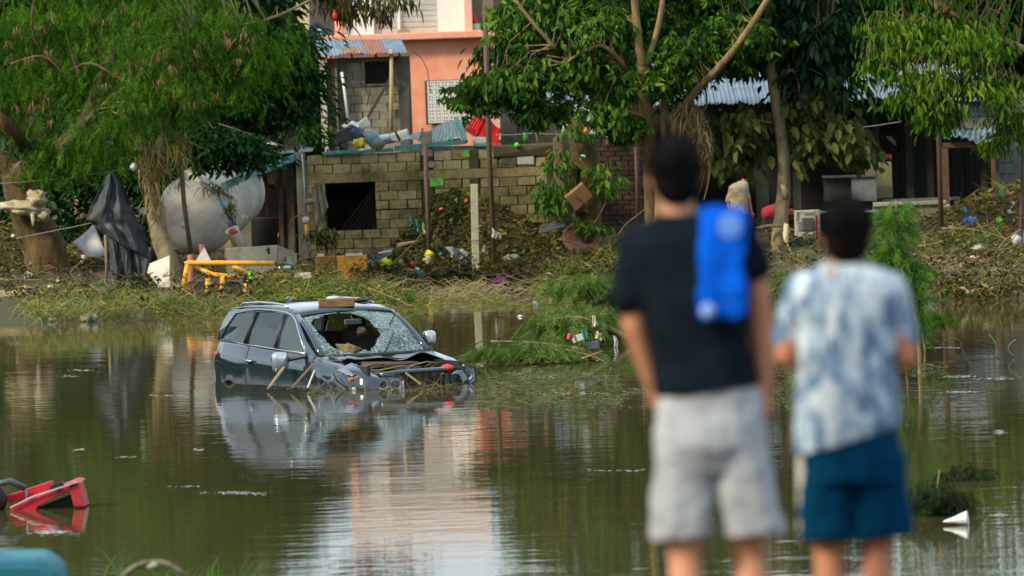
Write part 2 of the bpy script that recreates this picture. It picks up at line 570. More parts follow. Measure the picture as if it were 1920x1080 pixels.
def block_wall(root, X0, X1, Z0, Y, rows, meshes, bw=.40, bh=.205, holes=(), cols=(), skip=None, dy=.0):
    """courses of separate blocks between X0 and X1, leaving out holes (x0, x1, z0, z1) and columns (x0, x1)"""
    n = 0
    for r_ in range(rows):
        z = Z0 + (r_ + .5) * bh
        if skip and r_ in skip: continue
        spans = [(X0, X1)]
        cuts = [(a, c) for a, c in cols] + [(h[0], h[1]) for h in holes if h[2] - .02 < z < h[3] + .02]
        for a, c in cuts:
            new = []
            for s0, s1 in spans:
                if c <= s0 or a >= s1: new.append((s0, s1)); continue
                if a > s0: new.append((s0, a))
                if c < s1: new.append((c, s1))
            spans = new
        offs = (r_ % 2) * bw / 2
        for s0, s1 in spans:
            k0 = math.floor((s0 - offs) / bw)
            x = offs + k0 * bw
            while x < s1:
                a, c = max(x, s0), min(x + bw, s1)
                if c - a > .05:
                    piece('block', rng.choice(meshes), root, ((a + c) / 2, Y + dy + rng.uniform(-.012, .010), z + rng.uniform(-.006, .006)), (c - a - rng.uniform(.014, .034)) / bw, ry=rng.uniform(-.014, .014), sz=rng.uniform(.94, 1.03))
                    n += 1
                x += bw
    return n

# ------------------------------------------------------------------ roofless block building beside the water
YW = 139.0
def wx(px, py=380): return P(px, py, YW).x
def wz(px, py): return P(px, py, YW).z
zt = wz(800, 284)
rows = 13; BH = .205; z0 = zt - rows * BH
ruin = thing('roofless_building', 'low grey block building without roof, square dark window hole and trash along its top', 'building', (wx(800), YW, z0))
bms = block_variants('block', .40, .186, .15, M_block)
win = (wx(612, 385), wx(704, 385), wz(655, 432), wz(655, 342))
colx = [(wx(790, 330), wx(812, 330)), (wx(884, 400), wx(901, 400))]
nb = block_wall(ruin, wx(578), wx(1030), z0, YW + .075, rows, bms, holes=[(win[0], win[1], win[2] + .01, win[3] + .12)], cols=colx, skip=(10,))
MB().box(((wx(578) + win[0]) / 2, YW + .12, (z0 + zt) / 2 - .3), (win[0] - wx(578), .12, zt - z0 + .6)) \
    .box(((wx(1030) + win[1]) / 2, YW + .12, (z0 + zt) / 2 - .3), (wx(1030) - win[1], .12, zt - z0 + .6)) \
    .box(((win[1] + win[0]) / 2, YW + .12, (z0 - .6 + win[2]) / 2), (win[1] - win[0], .12, win[2] - z0 + .6)) \
    .box(((win[1] + win[0]) / 2, YW + .12, (zt + win[3]) / 2), (win[1] - win[0], .12, zt - win[3])).build('mortar', M_mortar, ruin)
MB().box(((wx(578) + wx(1030)) / 2, YW + .07, z0 + 10.5 * BH), (wx(1030) - wx(578), .15, .195), jit=.01).build('bond_beam', M_block[0], ruin, bevel=.01)
MB().box((wx(801, 330), YW + .07, (z0 + zt) / 2 + 1.5), (.23, .20, .45 + .1), jit=.03).build('column', M_conc, ruin, bevel=.01)
MB().box((wx(801, 330), YW + .09, (z0 + zt) / 2), (.22, .19, zt - z0 + .1)).build('column', M_mortar, ruin, bevel=.01)
MB().box((wx(892, 400), YW + .09, (z0 + zt) / 2), (.19, .19, zt - z0)).build('column', M_mortar, ruin, bevel=.01)
MB().box((wx(566, 380), YW + .07, (z0 + zt) / 2 + .02), (.22, .24, zt - z0 + .1), jit=.02).build('column', M_conc, ruin, bevel=.015)
MB().box((wx(1033, 380), YW + .08, (z0 + zt) / 2), (.16, .2, zt - z0)).build('column', M_mortar, ruin, bevel=.015)
MB().box(((wx(940) + wx(1030)) / 2, YW + .06, zt - .06), (1.35, .2, .26), jit=.03).build('capping', M_mortar, ruin, bevel=.02)
MB().box((wx(900), YW + .55, zt + .02), (2.9, .5, .10), Matrix.Rotation(R(.6), 3, 'Y'), jit=.02).build('roof_edge', M_tealzinc, ruin, bevel=.01)
# back and side walls, dark floor inside
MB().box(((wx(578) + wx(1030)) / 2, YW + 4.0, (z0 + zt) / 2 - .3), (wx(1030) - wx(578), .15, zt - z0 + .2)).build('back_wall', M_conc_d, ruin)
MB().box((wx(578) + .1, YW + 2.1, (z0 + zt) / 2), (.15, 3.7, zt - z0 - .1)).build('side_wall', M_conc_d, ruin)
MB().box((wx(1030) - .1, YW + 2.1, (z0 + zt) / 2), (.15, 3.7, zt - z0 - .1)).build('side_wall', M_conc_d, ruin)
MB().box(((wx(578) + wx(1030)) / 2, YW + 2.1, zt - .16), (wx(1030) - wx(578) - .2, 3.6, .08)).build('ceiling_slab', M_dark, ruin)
M_green = mat('green_paint', (.14, .50, .05), (.20, .62, .08), 10, .7, c3=(.1, .2, .05), s3=6)
M_pale = mat('pale_plaster', (.42, .42, .34), (.52, .52, .44), 9, .85)
for nm, x0, y0, x1, y1, mm in (('block', 806, 335, 832, 349, M_green), ('block', 970, 293, 1001, 308, M_pale), ('block', 939, 295, 968, 309, M_conc_d), ('block', 869, 281, 880, 295, M_green)):
    tag(MB().pbox(x0, y0, x1, y1, YW - .022, .03, jit=.006).build(nm, mm, ruin, bevel=.004), {M_green: 'block painted bright green', M_pale: 'pale plastered block', M_conc_d: 'dark stained block'}[mm])
MB().lathe(P(809, 308, YW - .015), [(.075, 0), (.075, .03)], 16, (0, -1, 0)).build('vent_cover', mat('grey_green', (.2, .24, .17), (.26, .3, .22)), ruin)

# ------------------------------------------------------------------ salmon house behind
YH = 175.0
M_salmon = mat('salmon_paint', (.84, .31, .18), (.86, .36, .23), 1.2, .8, c3=(.86, .50, .38), s3=.6, l3=.45, h3=.75)
M_salmon_l = mat('salmon_ledge', (.84, .34, .22), (.86, .44, .32), 3, .8)
M_wh = mat('white_wall', (.76, .76, .72), (.82, .82, .79), 2, .8, c3=(.55, .58, .55), s3=2.2, l3=.6, h3=.8)
M_shut = mat('shutter_grey', (.55, .61, .58), (.64, .69, .66), 4, .45, metal=.3)
hs_ = thing('salmon_house', 'two storey salmon and white house behind the sheds with a grey slatted shutter', 'house', P(800, 470, YH))
k = S(YH)
ledge_z = P(800, 67, YH).z
xl, xr = P(600, 170, YH).x, P(945, 170, YH).x
MB().box(((xl + xr) / 2, YH + 3.1, ledge_z / 2 + .2), (xr - xl, 6, ledge_z - .5)).build('lower_wall', M_salmon, hs_)
MB().box(((xl + xr) / 2 + .1, YH + 3.0, ledge_z), (xr - xl + .5, 6.6, .20)).build('ledge', M_salmon_l, hs_, bevel=.03)
# side column of the ground floor seen past the red sheet
MB().pbox(918, 195, 940, 262, YH - .02, .2).build('corner_column', mat('pale_salmon', (.75, .40, .32), (.8, .46, .38)), hs_)
MB().pbox(929, 203, 931, 220, YH - .05, .03).build('door_latch', M_black, hs_)
up_t = P(800, -70, YH).z
ux0, ux1, ux2, ux3 = P(640, 30, YH).x, P(699, 30, YH).x, P(820, 30, YH).x, P(871, 30, YH).x
uz0 = ledge_z + .10
MB().box(((ux0 + ux1) / 2, YH + .6, (up_t + uz0) / 2), (ux1 - ux0, .2, up_t - uz0)) \
    .box(((ux2 + ux3) / 2, YH + .6, (up_t + uz0) / 2), (ux3 - ux2, .2, up_t - uz0)) \
    .box(((ux1 + ux2) / 2, YH + .6, up_t - .1), (ux2 - ux1, .2, .5)).build('upper_wall', M_wh, hs_)
MB().box(((ux3 + P(885, 30, YH).x) / 2, YH + .45, (up_t + uz0) / 2), (P(885, 30, YH).x - ux3, .5, up_t - uz0)).build('column', mat('pink_column', (.76, .42, .34), (.8, .48, .4)), hs_)
MB().box((ux0 - .1, YH + .5, (up_t + uz0) / 2), (.2, .4, up_t - uz0)).build('column', M_salmon_l, hs_)
MB().box(((ux0 + ux3) / 2 - .3, YH + 3.1, up_t + .1), (ux3 - ux0 + 1.2, 5.6, .2)).build('roof', M_conc, hs_)
MB().box(((ux0 + ux3) / 2, YH + .5, up_t + .66), (ux3 - ux0 + .5, .2, .9)).build('parapet', mat('pale_peach', (.80, .56, .47), (.84, .64, .56), 2, .8), hs_, bevel=.02)
sh_ = MB().box(((ux1 + ux2) / 2, YH + .70, (up_t + uz0) / 2), (ux2 - ux1, .04, up_t - uz0)).build('shutter', M_shut, hs_)
zz = uz0 + .07
i = 0
while zz < up_t - .4:
    MB().box(((ux1 + ux2) / 2, YH + .66, zz), (ux2 - ux1 - .02, .02, .125), Matrix.Rotation(R(12), 3, 'X')).build('slat', M_shut, sh_)
    zz += .15
MB().pbox(745, 20, 750, 62, YH + .57, .02).pbox(700, 42, 702, 62, YH + .57, .02).build('lock_rail', M_wh, sh_)
MB().lathe(P(757, 66, YH + .45), [(.20, 0), (.20, .05), (.16, .05)], 18, (0, -1, 0)).build('shutter_wheel', mat('rust_olive', (.2, .16, .1), (.3, .25, .16)), sh_)
# recessed balcony to the right: dark back wall, yellowish reveal, parapet with pots
bx0, bx1 = P(885, 30, YH).x, P(962, 30, YH).x
MB().box(((bx0 + bx1) / 2, YH + 2.6, (uz0 + up_t) / 2), (bx1 - bx0, .2, up_t - uz0)).build('balcony_wall', M_conc, hs_)
MB().pbox(905, -20, 925, 62, YH + .9, .5).build('balcony_post', mat('ochre_post', (.45, .36, .2), (.52, .44, .28)), hs_)
MB().box(((bx0 + bx1) / 2, YH + 3, ledge_z), (bx1 - bx0, 6, .18)).box(((bx0 + bx1) / 2, YH + 3, ledge_z / 2), (bx1 - bx0 - .3, 5.6, ledge_z - .4)).build('balcony_floor', M_salmon_l, hs_)
# grey left part
MB().pbox(545, -60, 580, 150, YH + 1, .3).build('left_wall', mat('ochre_wall', (.50, .43, .27), (.56, .50, .34)), hs_)
MB().pbox(578, -60, 645, 110, YH + 1.6, .3).build('left_recess', mat('grey_blue_wall', (.20, .24, .25), (.28, .31, .31)), hs_)
# pierced breeze-block screen, each block a part with real holes
M_breeze = mat('breeze_white', (.72, .72, .70), (.80, .80, .78), 6, .8)
def breeze_mesh():
    mb = MB(); w_, h_, d_ = .185, .185, .08; t = .034
    mb.box((0, 0, h_ / 2 - t / 2), (w_, d_, t)).box((0, 0, -h_ / 2 + t / 2), (w_, d_, t))
    mb.box((w_ / 2 - t / 2, 0, 0), (t, d_, h_ - 2 * t - .001)).box((-w_ / 2 + t / 2, 0, 0), (t, d_, h_ - 2 * t - .001))
    mb.box((0, 0, 0), (.034, d_ - .01, h_ - 2 * t - .002)).box((0, 0, 0), (w_ - 2 * t - .002, d_ - .014, .034))
    me = bpy.data.meshes.new('breeze_block'); me.from_pydata([tuple(v) for v in mb.v], [], mb.f); me.materials.append(M_breeze); return me
bme = breeze_mesh()
p0 = P(800, 152, YH - .06)
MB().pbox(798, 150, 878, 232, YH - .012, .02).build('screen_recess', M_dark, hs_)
for r_ in range(6):
    for c_ in range(6):
        piece('breeze_block', bme, hs_, p0 + Vector((.1 + c_ * .192, 0, -.1 - r_ * .192)))
# things standing on the balcony and ledge
M_red = mat('red_plastic', (.55, .02, .02), (.62, .04, .03), 6, .45)
solo(MB().lathe(P(935, 60, YH + .3), [(.14, 0), (.2, .28), (.21, .28)], 14), 'basin', mat('aqua_plastic', (.20, .55, .48), (.26, .6, .52)), 'aqua plastic basin on the balcony right of the pink column', 'basin', smooth=False)
solo(MB().lathe(P(893, 60, YH + .4), [(.1, 0), (.13, .22), (.13, .23)], 12), 'bucket', mat('pale_green_bucket', (.3, .6, .45), (.35, .65, .5)), 'small pale green bucket at the foot of the pink balcony column', 'bucket')
solo(MB().ball(P(888, 40, YH + .6), (.1, .1, .2), crumple=.3), 'cloth_bundle', M_red, 'dark red cloth hanging in the balcony beside the pink column', 'cloth')
# round dark blue tub with cloth on the ledge
tb = thing('round_tub', 'dark blue round tub standing on edge at the left end of the salmon ledge', 'tub', P(597, 80, 170))
c_ = P(594, 62, 170)
MB().lathe(c_, [(.22, 0), (.25, .03), (.25, .2), (.24, .22)], 24, (0.1, -1, 0.15)).build('tub_shell', mat('navy_plastic', (.012, .02, .06), (.03, .045, .1), 5, .5), tb)
MB().tube([P(598, 55, 169.5), P(602, 66, 169.4), P(604, 80, 169.4)], [.05, .07, .05], 7, wob=.4).build('rag', M_cream, tb, smooth=True)

# ------------------------------------------------------------------ block shed with patchwork roof
YS = 152.0
shed = thing('block_shed', 'small block shed under a patched silver and rust tin roof with a black window', 'shed', P(680, 262, YS))
sx = lambda a, y=180: P(a, y, YS).x
sz_ = lambda a, y: P(a, y, YS).z
zb, ztp = sz_(690, 300), sz_(690, 107)
shw = (sx(684, 136), sx(731, 136), sz_(707, 157), sz_(707, 115))
bm2 = block_variants('block', .40, .182, .14, [mat('shed_block_%d' % i, a, b_, 8, .9, bump=.4, c3=(.12, .105, .06), s3=1.2, l3=.46, h3=.72, world_xyz=True) for i, (a, b_) in
      enumerate((((.30, .27, .19), (.38, .35, .26)), ((.34, .31, .22), (.42, .39, .30)), ((.27, .24, .16), (.34, .31, .22))))])
block_wall(shed, sx(628), sx(768), zb, YS + .07, 12, bm2, bw=.40, bh=.192, holes=[shw])
for (a0, a1, c0, c1) in ((sx(628), shw[0], zb, ztp), (shw[1], sx(768), zb, ztp), (shw[0], shw[1], zb, shw[2]), (shw[0], shw[1], shw[3], ztp)):
    MB().box(((a0 + a1) / 2, YS + .115, (c0 + c1) / 2), (a1 - a0, .11, c1 - c0)).build('mortar', M_conc, shed)
MB().box((sx(758, 180), YS - .02, (zb + ztp) / 2), (.26, .22, ztp - zb), jit=.02).build('corner_column', M_conc_d, shed, bevel=.02)
MB().box((sx(640, 180), YS - .05, (zb + ztp) / 2), (.20, .18, ztp - zb), jit=.02).build('corner_column', M_conc_d, shed, bevel=.02)
MB().box((sx(624, 180), YS - .3, (zb + ztp) / 2), (.17, .14, ztp - zb), jit=.02).build('post', M_wood_d, shed)
MB().box((sx(608, 180), YS - .42, (zb + ztp) / 2 + .1), (.14, .12, ztp - zb - .2), jit=.015).build('post', mat('bleached_post', (.36, .32, .24), (.46, .42, .33), 6, stretch=(4, 4, .5)), shed)
MB().pbox(688, 157, 733, 160.5, YS - .03, .12).build('window_sill', M_conc, shed)
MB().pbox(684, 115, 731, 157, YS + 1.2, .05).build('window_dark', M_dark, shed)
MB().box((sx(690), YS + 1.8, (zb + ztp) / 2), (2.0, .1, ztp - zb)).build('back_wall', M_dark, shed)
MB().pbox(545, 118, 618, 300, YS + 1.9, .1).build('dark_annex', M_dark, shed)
MB().pbox(545, 118, 552, 300, YS + .2, 1.6).build('annex_side', M_conc_d, shed)
rf = [P(590, 104, YS - .7), P(764, 99, YS - .7), P(752, 72, YS + 2.1), P(578, 76, YS + 2.1)]
# fan the sheets
sheets = [((0, .30), M_zinc), ((.30, .56), M_zinc), ((.56, .78), M_rustzinc), ((.76, 1.0), M_zinc)]
for (a, c_), mm in sheets:
    q = lambda u, v: (rf[0].lerp(rf[1], u)).lerp(rf[3].lerp(rf[2], u), v)
    MB().corr(q(a, 0), q(c_, 0), q(c_, 1), q(a, 1), 7, .016, .04, seed=a * 9).build('roof_sheet', mm, shed, solid=.004, smooth=True)
q = lambda u, v: (rf[0].lerp(rf[1], u)).lerp(rf[3].lerp(rf[2], u), v) + Vector((0, 0, .025))
tag(MB().corr(q(.34, 0), q(.53, 0), q(.50, .42), q(.33, .42), 5, .014, .02).build('roof_sheet', M_rustzinc, shed, solid=.004, smooth=True), 'rusted lower half sheet')
for px_ in (612, 660, 705, 750):
    a = P(px_, 106, YS - .62); MB().tube([a, a + Vector((-.08, 2.7, .2))], .03, 6).build('rafter', M_wood_d, shed)
# loose poles around the shed
solo(MB().tube([P(734, 92, YS - .55), P(734, 246, YS - .5)], [.045, .05], 8, wob=.2), 'timber_post', mat('yellow_timber', (.40, .29, .14), (.48, .37, .2), 6), 'upright yellowish timber post in front of the shed window', 'post', smooth=True)
solo(MB().box((P(707, 190, YS - .3)), (.07, .05, 1.35), Matrix.Rotation(R(32), 3, 'Y')), 'diagonal_board', M_wood_d, 'dark board leaning diagonally across the shed wall', 'board')
solo(MB().tube([P(641, 135, YS - .45), P(646, 170, YS - .42), P(654, 230, YS - .4)], .035, 8), 'white_pipe', mat('white_pipe', (.72, .74, .74), (.8, .8, .8)), 'white plastic pipe leaning at the left corner of the shed', 'pipe', smooth=True)
for pts, lb in (([(640, 128), (655, 150), (660, 190), (655, 215)], 'black cable hanging in a curve left of the shed window'),
                ([(658, 160), (680, 158), (692, 178), (688, 200)], 'black cable looping on the shed wall below the window'),
                ([(772, 95), (790, 108), (801, 130), (808, 175)], 'black cable arching off the shed roof over the salmon wall')):
    solo(MB().tube([P(a, c_, YS - .5) for a, c_ in pts], .010, 5), 'cable', M_black, lb, 'cable', smooth=True)

# ------------------------------------------------------------------ dark lean-to between tank and block wall
lean = thing('lean_to', 'dark narrow lean-to crammed with hanging junk left of the block wall', 'shed', P(520, 480, 141.5))
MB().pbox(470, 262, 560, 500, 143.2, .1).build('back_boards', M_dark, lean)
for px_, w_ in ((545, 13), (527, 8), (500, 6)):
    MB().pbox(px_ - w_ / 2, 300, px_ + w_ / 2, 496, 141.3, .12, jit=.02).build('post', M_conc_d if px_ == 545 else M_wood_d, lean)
MB().grid(P(490, 292, 141), P(585, 284, 141), P(590, 275, 144), P(480, 280, 144), 4, 4).build('roof_sheet', M_tealzinc, lean, solid=.01)

# ------------------------------------------------------------------ open brick house on the right bank
YB = 146.0
bh_ = thing('open_house', 'long open-fronted house with brick end wall and dark rooms under tin roofs', 'house', P(1500, 440, YB))
gzr = .45
M_bricks = [mat('brick_%d' % i, a, b_, 10, .9, bump=.4, c3=(.06, .04, .025), s3=1.5, l3=.45, h3=.7, world_xyz=True) for i, (a, b_) in enumerate((((.060, .032, .023), (.09, .045, .033)), ((.045, .028, .020), (.07, .038, .028)), ((.075, .042, .03), (.11, .06, .042))))]
brm = block_variants('brick', .30, .098, .10, M_bricks)
bw0, bw1 = P(1106, 300, YB - 3).x, P(1212, 300, YB - 3).x
Ybk = YB - 3
zbb = P(1160, 440, Ybk).z; ztb = P(1160, 196, Ybk).z
nrw = int((ztb - zbb) / .11)
block_wall(bh_, bw0, bw1, zbb, Ybk + .05, nrw, brm, bw=.30, bh=.11)
MB().box(((bw0 + bw1) / 2, Ybk + .09, (zbb + ztb) / 2), (bw1 - bw0, .09, ztb - zbb)).build('mortar', M_conc_d, bh_)
# rear and interior
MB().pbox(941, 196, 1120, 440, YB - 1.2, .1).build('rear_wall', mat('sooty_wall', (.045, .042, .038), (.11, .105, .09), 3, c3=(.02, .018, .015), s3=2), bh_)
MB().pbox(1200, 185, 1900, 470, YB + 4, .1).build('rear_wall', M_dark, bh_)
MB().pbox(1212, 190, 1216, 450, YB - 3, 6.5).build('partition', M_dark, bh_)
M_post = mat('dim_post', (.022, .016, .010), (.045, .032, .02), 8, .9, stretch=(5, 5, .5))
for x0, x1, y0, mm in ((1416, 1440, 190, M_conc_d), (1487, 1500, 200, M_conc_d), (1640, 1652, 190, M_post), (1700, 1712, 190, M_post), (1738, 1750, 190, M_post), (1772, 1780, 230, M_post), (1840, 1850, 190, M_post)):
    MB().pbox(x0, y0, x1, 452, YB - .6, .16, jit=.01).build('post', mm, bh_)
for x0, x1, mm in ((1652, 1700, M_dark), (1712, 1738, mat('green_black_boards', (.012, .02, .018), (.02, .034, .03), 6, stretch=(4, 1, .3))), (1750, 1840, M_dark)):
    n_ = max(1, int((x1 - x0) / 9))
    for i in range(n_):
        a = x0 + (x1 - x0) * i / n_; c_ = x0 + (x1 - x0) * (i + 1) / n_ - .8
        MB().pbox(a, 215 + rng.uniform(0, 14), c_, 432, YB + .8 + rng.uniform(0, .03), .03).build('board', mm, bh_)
# right end wall of horizontal concrete panels
M_panel = mat('panel_concrete', (.10, .11, .105), (.16, .17, .16), 3, .9, bump=.3, c3=(.06, .06, .05), s3=2)
for i in range(11):
    y0 = 175 + i * 21.5
    MB().pbox(1872 - (0 if i > 2 else 70), y0, 1990, y0 + 20.3, YB - 1.6 + .01 * (i % 2), .12, jit=.004).build('panel', M_panel, bh_, bevel=.008)
MB().pbox(1864, 180, 1874, 430, YB - 1.7, .2).build('post', M_conc_d, bh_)
# roofs
def roof(x0, y0, x1, y1, Ya, rise, depth, n, name='roof_sheet', mm=M_zinc, sd_=0):
    a, c_ = P(x0, y0, Ya), P(x1, y1, Ya)
    a2, c2 = a + Vector((0, depth, rise)), c_ + Vector((0, depth, rise))
    for i in range(n):
        u0, u1 = i / n, (i + 1) / n + .01
        dz = Vector((0, rng.uniform(-.12, .12), .012 * (i % 2)))
        MB().corr(a.lerp(c_, u0) + dz, a.lerp(c_, u1) + dz, a2.lerp(c2, u1) + dz, a2.lerp(c2, u0) + dz, 5, .02, .05, seed=i + sd_).build(name, mm, bh_, solid=.004, smooth=True)
roof(1225, 199, 1460, 192, YB - 2.3, 1.05, 6.5, 6)
roof(1590, 186, 1700, 182, YB - 2, .8, 6, 3, sd_=3)
roof(1700, 186, 1870, 190, YB - 2, .8, 6, 4, mm=mat('grey_old_sheet', (.12, .13, .135), (.2, .21, .22), 4, .7), sd_=5)
roof(1440, 190, 1600, 188, YB - 2, .75, 6, 3, mm=mat('dim_sheet', (.26, .28, .30), (.34, .36, .38), 4, .6), sd_=8)
roof(1000, 208, 1110, 203, YB - 3.2, 1.0, 6, 3, sd_=11)
for px_ in (1010, 1050, 1100, 1230, 1290, 1350, 1410, 1470, 1540, 1600, 1680, 1760, 1840):
    a = P(px_, 205 if px_ > 1200 else 215, YB - 2.2); MB().tube([a, a + Vector((0, 5.5, .85))], .04, 6).build('rafter', M_wood_d, bh_)
# little tin canopy on the right
cp = thing('tin_canopy', 'small crumpled tin canopy over a brown wooden frame at the right end', 'canopy', P(1820, 440, YB - 2))
MB().corr(P(1770, 262, YB - 2.8), P(1872, 260, YB - 2.8), P(1862, 243, YB - 1.4), P(1790, 241, YB - 1.4), 8, .03, .16, seed=4).build('tin_sheet', mat('dull_tin', (.10, .14, .17), (.2, .25, .29), 5, .5), cp, solid=.004, smooth=True)
MB().pbox(1768, 266, 1872, 276, YB - 2.6, .06).pbox(1768, 276, 1780, 432, YB - 2.6, .08).pbox(1860, 276, 1868, 432, YB - 2.6, .08).build('frame', mat('brown_frame', (.07, .04, .022), (.11, .065, .04)), cp)
# low washed-out wall in front of the house
lw = thing('low_wall', 'low rendered wall with a pale worn top at the right of the house', 'wall', P(1700, 430, YB - 3.2))
MB().pbox(1637, 384, 1775, 452, YB - 3.2, .2, jit=.01).build('wall_face', mat('ochre_render', (.14, .12, .065), (.21, .18, .11), 3, c3=(.07, .055, .03), s3=2), lw, bevel=.01)
MB().pbox(1637, 378, 1775, 385, YB - 3.25, .32, jit=.015).build('capping', M_conc, lw, bevel=.02)
MB().pbox(1655, 372, 1800, 377, YB - 2.4, .3).build('purple_plank', mat('purple_grey', (.11, .09, .12), (.17, .14, .18)), lw)
# ------------------------------------------------------------------ foliage materials
L_feather = leafmat('feathery_green', [(0, (.018, .062, .005)), (.35, (.040, .13, .007)), (.7, (.095, .23, .012)), (.96, (.19, .36, .025)), (1, (.30, .24, .06))], .45, clump=(.35, .5, .5), cscale=1.3)
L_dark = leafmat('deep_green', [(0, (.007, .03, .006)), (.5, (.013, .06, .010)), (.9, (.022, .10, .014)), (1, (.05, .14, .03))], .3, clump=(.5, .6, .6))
L_mid = leafmat('mid_green', [(0, (.018, .06, .008)), (.4, (.048, .13, .014)), (.8, (.11, .235, .02)), (1, (.23, .32, .045))], .38, clump=(.5, .65, .7), cscale=.7)
L_bright = leafmat('bright_green', [(0, (.03, .085, .006)), (.45, (.065, .17, .010)), (.85, (.13, .26, .015)), (1, (.26, .30, .04))], .45, clump=(.5, .6, .6), cscale=.9)
L_olive = leafmat('olive_big_leaf', [(0, (.045, .065, .018)), (.5, (.08, .105, .028)), (.85, (.12, .135, .038)), (1, (.17, .13, .05))], .25, clump=(.6, .65, .6), cscale=.55)
L_teak = leafmat('dark_big_leaf', [(0, (.008, .03, .012)), (.5, (.018, .06, .02)), (.9, (.035, .10, .03)), (1, (.07, .14, .03))], .3, clump=(.5, .6, .6))
L_grass = leafmat('grass_blades', [(0, (.04, .10, .012)), (.4, (.085, .18, .02)), (.62, (.17, .22, .03)), (.8, (.34, .26, .07)), (1, (.50, .38, .14))], .3)
L_straw = leafmat('straw', [(0, (.11, .075, .03)), (.5, (.21, .155, .07)), (1, (.33, .26, .13))], .2)
L_debris = leafmat('debris_leaves', [(0, (.02, .022, .008)), (.3, (.05, .055, .012)), (.6, (.07, .11, .018)), (.8, (.13, .12, .03)), (.93, (.22, .16, .06)), (1, (.40, .33, .2))], .15)
L_rust = leafmat('rusty_debris', [(0, (.045, .030, .008)), (.4, (.13, .09, .015)), (.75, (.19, .16, .022)), (.92, (.33, .21, .05)), (1, (.50, .42, .25))], .15)
L_pod = leafmat('seed_pods', [(0, (.16, .07, .03)), (.6, (.27, .14, .07)), (1, (.38, .26, .14))], .25)
L_weed = leafmat('floating_weed', [(0, (.05, .07, .025)), (.4, (.09, .125, .04)), (.75, (.14, .17, .06)), (1, (.22, .20, .10))], .2)

T_ov, T_ovf = ovate()
T_long, T_longf = ovate(.30, .05, .22)
T_pal, T_palf = palmate(6, .38)
T_pin, T_pinf = pinnate(9)
T_bl, T_blf = blade(3, .016, .7)

def sprays(centres, spread, n_leaf, kind, size, droop=(.1, .9), out=1.0, sizej=.3, cl_dir=None):
    """clusters of leaves round each centre, leaves point outwards and hang"""
    tv, tf = kind
    n = len(centres)
    cc = np.repeat(centres, n_leaf, axis=0)
    d = nr.normal(size=(len(cc), 3)) * np.array([spread, spread, spread * .36])
    pos = cc + d
    yaw = np.arctan2(-d[:, 0], d[:, 1]) * out + nr.normal(0, .7, len(cc)) + (1 - out) * nr.rand(len(cc)) * 6.28
    pitch = -(droop[0] + (droop[1] - droop[0]) * nr.rand(len(cc)))
    pos[:, 2] -= np.hypot(d[:, 0], d[:, 1]) * .25
    rot = eul(yaw, pitch, nr.normal(0, .5, len(cc)))
    sc_ = size * (1 + sizej * nr.uniform(-1, 1, len(cc)))
    return scatter(tv, tf, pos, rot, sc_)

def lobes_px(lst, Y):
    """lobes given in the photograph: (px, py, rx px, ry px, depth offset, depth radius, clusters)"""
    out = []
    for px, py, rx, ry, dy, ryd, n in lst:
        k = S(Y + dy); out.append((P(px, py, Y + dy), (rx / k, ryd, ry / k), n))
    return out

def limb_tubes(mb, pts, r0, r1, n=8, wob=.12, seed=0):
    m_ = len(pts)
    # smooth the polyline
    P_ = []
    for i in range(m_ - 1):
        a = pts[max(i - 1, 0)]; b_ = pts[i]; c_ = pts[i + 1]; d_ = pts[min(i + 2, m_ - 1)]
        for s_ in range(4):
            t = s_ / 4
            P_.append(0.5 * ((2 * b_) + (c_ - a) * t + (2 * a - 5 * b_ + 4 * c_ - d_) * t * t + (3 * b_ - a - 3 * c_ + d_) * t ** 3))
    P_.append(pts[-1])
    rs = [r0 + (r1 - r0) * (i / (len(P_) - 1)) ** .8 for i in range(len(P_))]
    mb.tube(P_, rs, n, wob=wob, seed=seed)
    return P_

